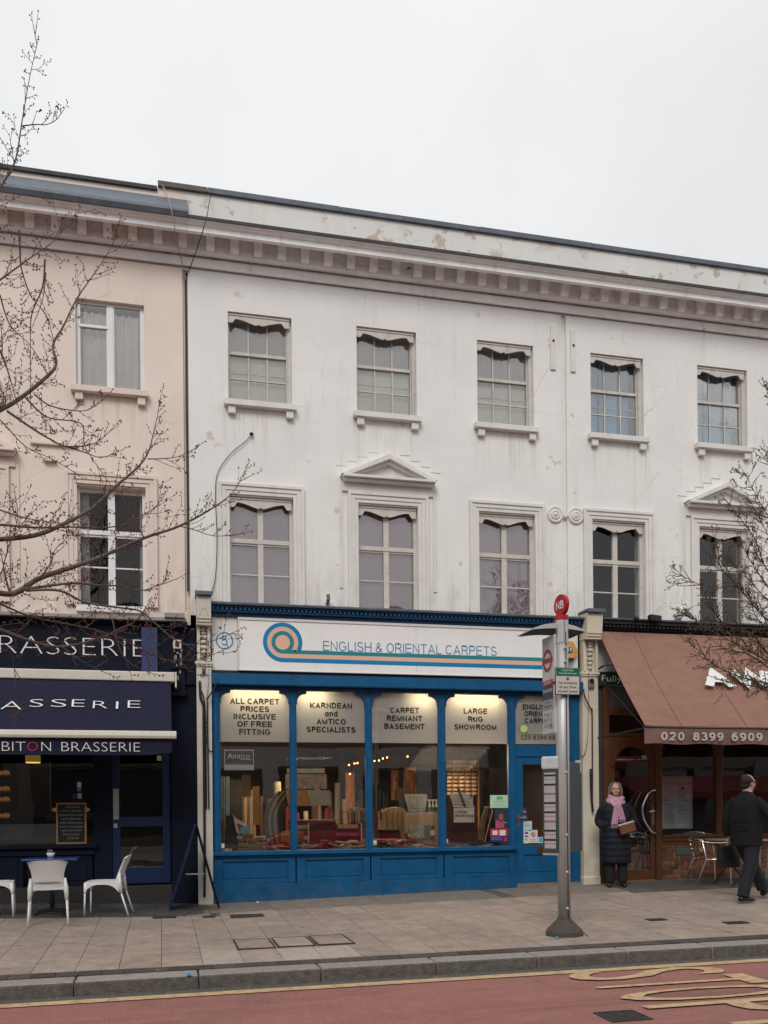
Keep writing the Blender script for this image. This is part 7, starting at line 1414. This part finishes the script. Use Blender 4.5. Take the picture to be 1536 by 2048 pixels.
limbs = [
 ([(-40,1186),(27,1187),(78,1157),(152,1132),(203,1113),(288,1076),(359,1052),(430,1013),(467,983),(492,940)], -5.0, 6.5, True),
 ([(-40,1082),(68,1071),(135,1044),(186,1015),(230,974),(288,920),(308,862),(322,790)], -4.6, 6, True),
 ([(-40,1050),(68,1055),(135,1054),(237,1052),(305,1018),(330,988)], -4.9, 3.2, True),
 ([(-40,1006),(0,1020),(61,1038),(129,1047)], -4.7, 3, True),
 ([(-40,838),(0,820),(34,801),(85,761),(112,730),(106,690),(128,650),(156,594),(208,519),(242,455)], -4.4, 5.5, True),
 ([(-40,590),(0,560),(56,519),(111,479),(150,428)], -4.8, 3, True),
 ([(-40,470),(0,378),(30,323),(45,237),(59,156),(74,89)], -4.6, 3, True),
 ([(74,89),(70,70),(67,52)], -4.6, 1.0, False), ([(43,252),(70,249),(93,249),(112,240),(124,224)], -4.6, 1.2, False), ([(30,323),(15,300),(0,275)], -4.6, 1.0, False),
 ([(38,460),(40,500),(43,538),(63,594),(93,631),(108,686)], -4.45, 2, False), ([(90,519),(85,575),(63,631),(61,705),(61,790)], -4.42, 1.8, False), ([(92,545),(85,600),(70,640)], -4.5, 1.2, False),
 ([(0,590),(20,650),(60,690),(89,738)], -4.5, 1.5, False), ([(0,700),(15,740),(32,798)], -4.4, 2.4, False), ([(0,815),(-5,760),(5,700),(0,640)], -4.5, 2, True),
 ([(51,795),(75,820),(102,837),(162,847),(169,890),(190,925),(217,964)], -4.42, 1.8, False), ([(14,822),(68,859),(100,878),(135,893),(190,886),(223,859)], -4.42, 2.4, False),
 ([(135,893),(170,905),(203,915),(237,903)], -4.4, 1.5, False), ([(68,788),(102,812),(162,822),(190,812),(210,796)], -4.4, 1.6, False), ([(-30,825),(0,840),(51,893),(102,917),(150,945)], -4.5, 2, True),
 ([(35,1180),(102,1171),(150,1166),(203,1171),(240,1172),(281,1181),(320,1170),(355,1157)], -4.85, 2.8, False),
 ([(51,1181),(118,1181),(169,1204),(237,1215),(280,1222),(305,1242),(340,1272),(372,1289),(420,1283),(467,1265)], -4.9, 2.6, False),
 ([(-40,1240),(0,1259),(85,1289),(135,1292),(203,1275),(240,1257),(271,1242),(300,1205)], -5.2, 4.2, True),
 ([(-30,1200),(0,1208),(68,1235),(169,1255),(237,1275),(305,1310),(340,1320),(400,1318),(440,1303)], -5.2, 2.4, True),
 ([(-30,1160),(0,1150),(15,1100),(35,1040),(30,990)], -4.9, 2, True), ([(225,1240),(240,1300),(265,1330),(300,1345)], -5.1, 1.3, False), ([(120,1290),(160,1320),(210,1345)], -5.2, 1.2, False),
 ([(288,1076),(270,1040),(250,1010),(245,980)], -5.0, 1.4, False), ([(203,1113),(190,1090),(160,1070),(120,1060)], -5.0, 1.5, False), ([(359,1052),(390,1060),(430,1072),(480,1068)], -4.5, 1.2, False), ([(295,918),(330,917),(360,912),(392,896)], -4.2, 1.3, False),
 ([(20,1187),(10,1150),(5,1120),(-5,1080)], -4.9, 2, False), ([(78,1157),(100,1130),(110,1100),(135,1075)], -4.9, 1.6, False), ([(0,1300),(30,1340),(60,1400),(40,1440)], -5.2, 1.2, True)]
random.seed(11)
build_tree('bare street tree with red buds reaching in from the left edge', (-3.3, -4.9, zg(-3.3,-4.9)), limbs, bark, twigm, budm, .085, (.12,.42), 1, .35, .22, .75, .0088)
limbs2 = [
 ([(1600,1340),(1536,1307),(1504,1268),(1452,1252),(1420,1210),(1404,1175),(1378,1159),(1356,1149)], -4.5, 3.6, True),
 ([(1600,1290),(1536,1242),(1491,1191),(1436,1126),(1423,1088)], -4.7, 3.0, True), ([(1600,1190),(1536,1142),(1510,1078),(1475,1030),(1452,1000)], -4.4, 2.8, True),
 ([(1600,1080),(1536,1030),(1510,985),(1485,940)], -4.6, 2.4, True), ([(1600,1390),(1536,1368),(1475,1352),(1427,1329),(1407,1310),(1380,1286)], -4.4, 3.0, True),
 ([(1600,1350),(1536,1322),(1459,1281),(1410,1255),(1370,1228)], -4.7, 2.8, True), ([(1600,1240),(1536,1200),(1490,1150),(1450,1110)], -4.3, 2.6, True), ([(1610,1400),(1560,1376),(1500,1372),(1450,1362)], -4.8, 2.6, True),
 ([(1600,1130),(1550,1090),(1520,1040),(1500,1000)], -4.9, 2.2, True), ([(1600,1310),(1550,1280),(1520,1220),(1480,1170)], -4.2, 2.4, True), ([(1560,840),(1545,800),(1530,770)], -4.6, 1.6, True), ([(1590,1010),(1550,960),(1530,900)], -4.6, 2, True),
 ([(1536,1335),(1500,1310),(1460,1300),(1440,1290)], -4.4, 1.6, False), ([(1536,1260),(1510,1230),(1500,1190)], -4.6, 1.6, False), ([(1452,1252),(1430,1240),(1400,1242),(1362,1226)], -4.3, 1.3, False), ([(1540,1180),(1500,1120),(1480,1080)], -4.6, 1.6, False)]
random.seed(5)
build_tree('dark twiggy bare tree reaching in from the right edge over the brown awning', (8.6, -4.8, zg(8.6,-4.8)), limbs2, twigd, twigd, budd, .036, (.14,.40), 2, .12, .55, .5, .0085, tr=1.5)

# ================================================================== what stands across the road (seen reflected in the glass)
ob = thing('terraced_building', 'brick parade across the road reflected in the shop windows', 'building', (0, -23, -.1))
HB = 8.9; holes = [(-38+3.2*k, -36.6+3.2*k, 4.6, 6.4) for k in range(24)] + [(-38+3.2*k, -36.6+3.2*k, 7.3, 8.7) for k in range(24)] + [(-39+6.4*k, -33.6+6.4*k, .3, 2.9) for k in range(12)]
om = wall_mb(-40, 40, -.1, 9.0, [(-h[1], -h[0], h[2], h[3], .2) for h in holes], y=0.0, dep=.2); om.v = [(x_, -23-y_, z_) for x_, y_, z_ in om.v]
obj('wall', om, M('opposite brick', (.16,.10,.075), .9, var=.2), ob, fix=False)
obj('roof', MB().box(-40, 40, -32, -23.0, 9.0, 9.2), slateg, ob); g2 = MB(); g3 = MB()
for h in holes: g2.box(-h[1], -h[0], -23.19, -23.18, h[2], h[3])
obj('window_glass', g2, M('opposite glass', (.03,.035,.04), .1, bump=0, spec=.8), ob)
for k in range(12): x_ = 39-6.4*k-5.4; obj('shop_fascia', MB().box(x_, x_+5.4, -22.99, -22.9, 3.0, 3.8), M('opposite fascia', (.46,.45,.44) if 0 < x_+3 < 12 else [(.10,.10,.09),(.04,.06,.08),(.10,.08,.07),(.08,.02,.02)][k % 4], .6), ob); obj('shop_pier', MB().box(x_-1.0, x_, -22.99, -22.85, -.1, 3.8).box(x_+2.3, x_+2.9, -22.99, -22.85, -.1, 3.0), M('opposite pier', (.46,.45,.43) if 0 < x_ < 12 else (.10,.095,.09), .7), ob)
ra = thing('awning', 'red parasol-like awning across the road reflected in the restaurant glass', 'awning', (14, -22, 3)); obj('canvas', MB().quad((19,-22.85,2.6),(27,-22.85,2.6),(27,-20.6,1.9),(19,-20.6,1.9)).quad((19,-20.6,1.9),(27,-20.6,1.9),(27,-20.6,1.6),(19,-20.6,1.6)), M('red canvas', (.12,.008,.010), .8), ra, fix=False)
def far_tree(x0, y0, label, seed):
    random.seed(seed); t = thing('bare_tree', label, 'tree', (x0, y0, -.1)); tw, bd, br_ = MB(), MB(), MB(); tr = smoothp([(x0,y0,-.1),(x0+.05,y0,2),(x0,y0+.1,4),(x0+.1,y0,6),(x0,y0,8.2)], 4); obj('trunk', MB().tube(tr, [.2-.17*i/(len(tr)-1) for i in range(len(tr))], 8), bark, t, smooth=True)
    for k in range(26):
        z = random.uniform(2.6, 8); a = k*2.4; ln = 3.2*(1-abs(z-4.8)/7); d = Vector((math.cos(a), math.sin(a), .55)); P = [Vector((x0,y0,z))]
        for i in range(5): d = (d+Vector((random.gauss(0,.15), random.gauss(0,.15), .08))).normalized(); P.append(P[-1]+d*ln/5)
        br_.tube(P, [.05,.04,.03,.02,.014,.007], 5)
        for i in range(26): j = random.randint(1, 4); q = P[j].lerp(P[j+1], random.random()); sprig(tw, bd, q, (rnd_perp(d)+d*.7).normalized(), random.uniform(.4,1.0), .008, 1, 0, .1, .5, .012)
    obj('branch', br_, bark, t, kind='stuff', fix=False); obj('twig', tw, twigd, t, kind='stuff', fix=False)
far_tree(11.0, -15.6, 'bare tree across the road reflected in the upper right windows', 3); far_tree(-8.5, -15.8, 'bare tree across the road reflected in the pink building windows', 4)
# red hatchback parked on the far side, mirrored in the second shop window
car = thing('parked_car', 'red parked hatchback mirrored in the second shop window', 'car', (4.6, -11.9, -.2)); cz = zr(4.6); cx0, cy0 = 4.75, -11.9
def csec(x, zl, zh, wl, wh): return [(cx0+x, cy0-wl, cz+zl), (cx0+x, cy0-wl*1.0, cz+(zl+zh)/2), (cx0+x, cy0-wh, cz+zh), (cx0+x, cy0+wh, cz+zh), (cx0+x, cy0+wl, cz+(zl+zh)/2), (cx0+x, cy0+wl, cz+zl)]
secs = [csec(-2.0,.30,.62,.70,.62), csec(-1.85,.22,.78,.84,.76), csec(-1.1,.2,.95,.86,.80), csec(0,.2,.98,.86,.82), csec(1.2,.2,.98,.86,.80), csec(1.85,.25,.95,.82,.74), csec(1.98,.35,.8,.76,.7)]
m = MB(); vs_ = [p for s in secs for p in s]; m.add(vs_, [(i*6+j, i*6+(j+1) % 6, (i+1)*6+(j+1) % 6, (i+1)*6+j) for i in range(6) for j in range(6)] + [tuple(range(6)), tuple(range(36, 42))])
cpm = M('car red', (.42,.012,.02), .25, bump=0, spec=.6); obj('body', m, cpm, car, bevel=.03, smooth=True)
secs = [csec(-1.15,.95,.96,.78,.76), csec(-.35,.96,1.42,.78,.62), csec(.9,.96,1.45,.78,.62), csec(1.75,.94,1.2,.74,.62), csec(1.85,.92,.95,.72,.7)]
m = MB(); m.add([p for s in secs for p in s], [(i*6+j, i*6+(j+1) % 6, (i+1)*6+(j+1) % 6, (i+1)*6+j) for i in range(4) for j in range(6)]); obj('cabin_glass', m, M('car glass', (.02,.025,.03), .08, bump=0, spec=.8), car)
obj('roof', MB().box(cx0-.3, cx0+1.3, cy0-.60, cy0+.60, cz+1.43, cz+1.48), cpm, car, bevel=.02)
for sx in (-1.25, 1.25):
    for sy in (-.80, .80): obj('wheel', MB().lathe([(.05,-.1),(.30,-.1),(.31,0),(.30,.1),(.05,.1)], (cx0+sx, cy0+sy, cz+.31), 18, 'y'), blk, car, smooth=True)
for sy in (-.6, .6): obj('headlight', MB().ball((cx0-1.88, cy0+sy, cz+.68), (.10,.16,.09), 12, 8), M('headlight', (.6,.62,.65), .1, bump=0), car, smooth=True)
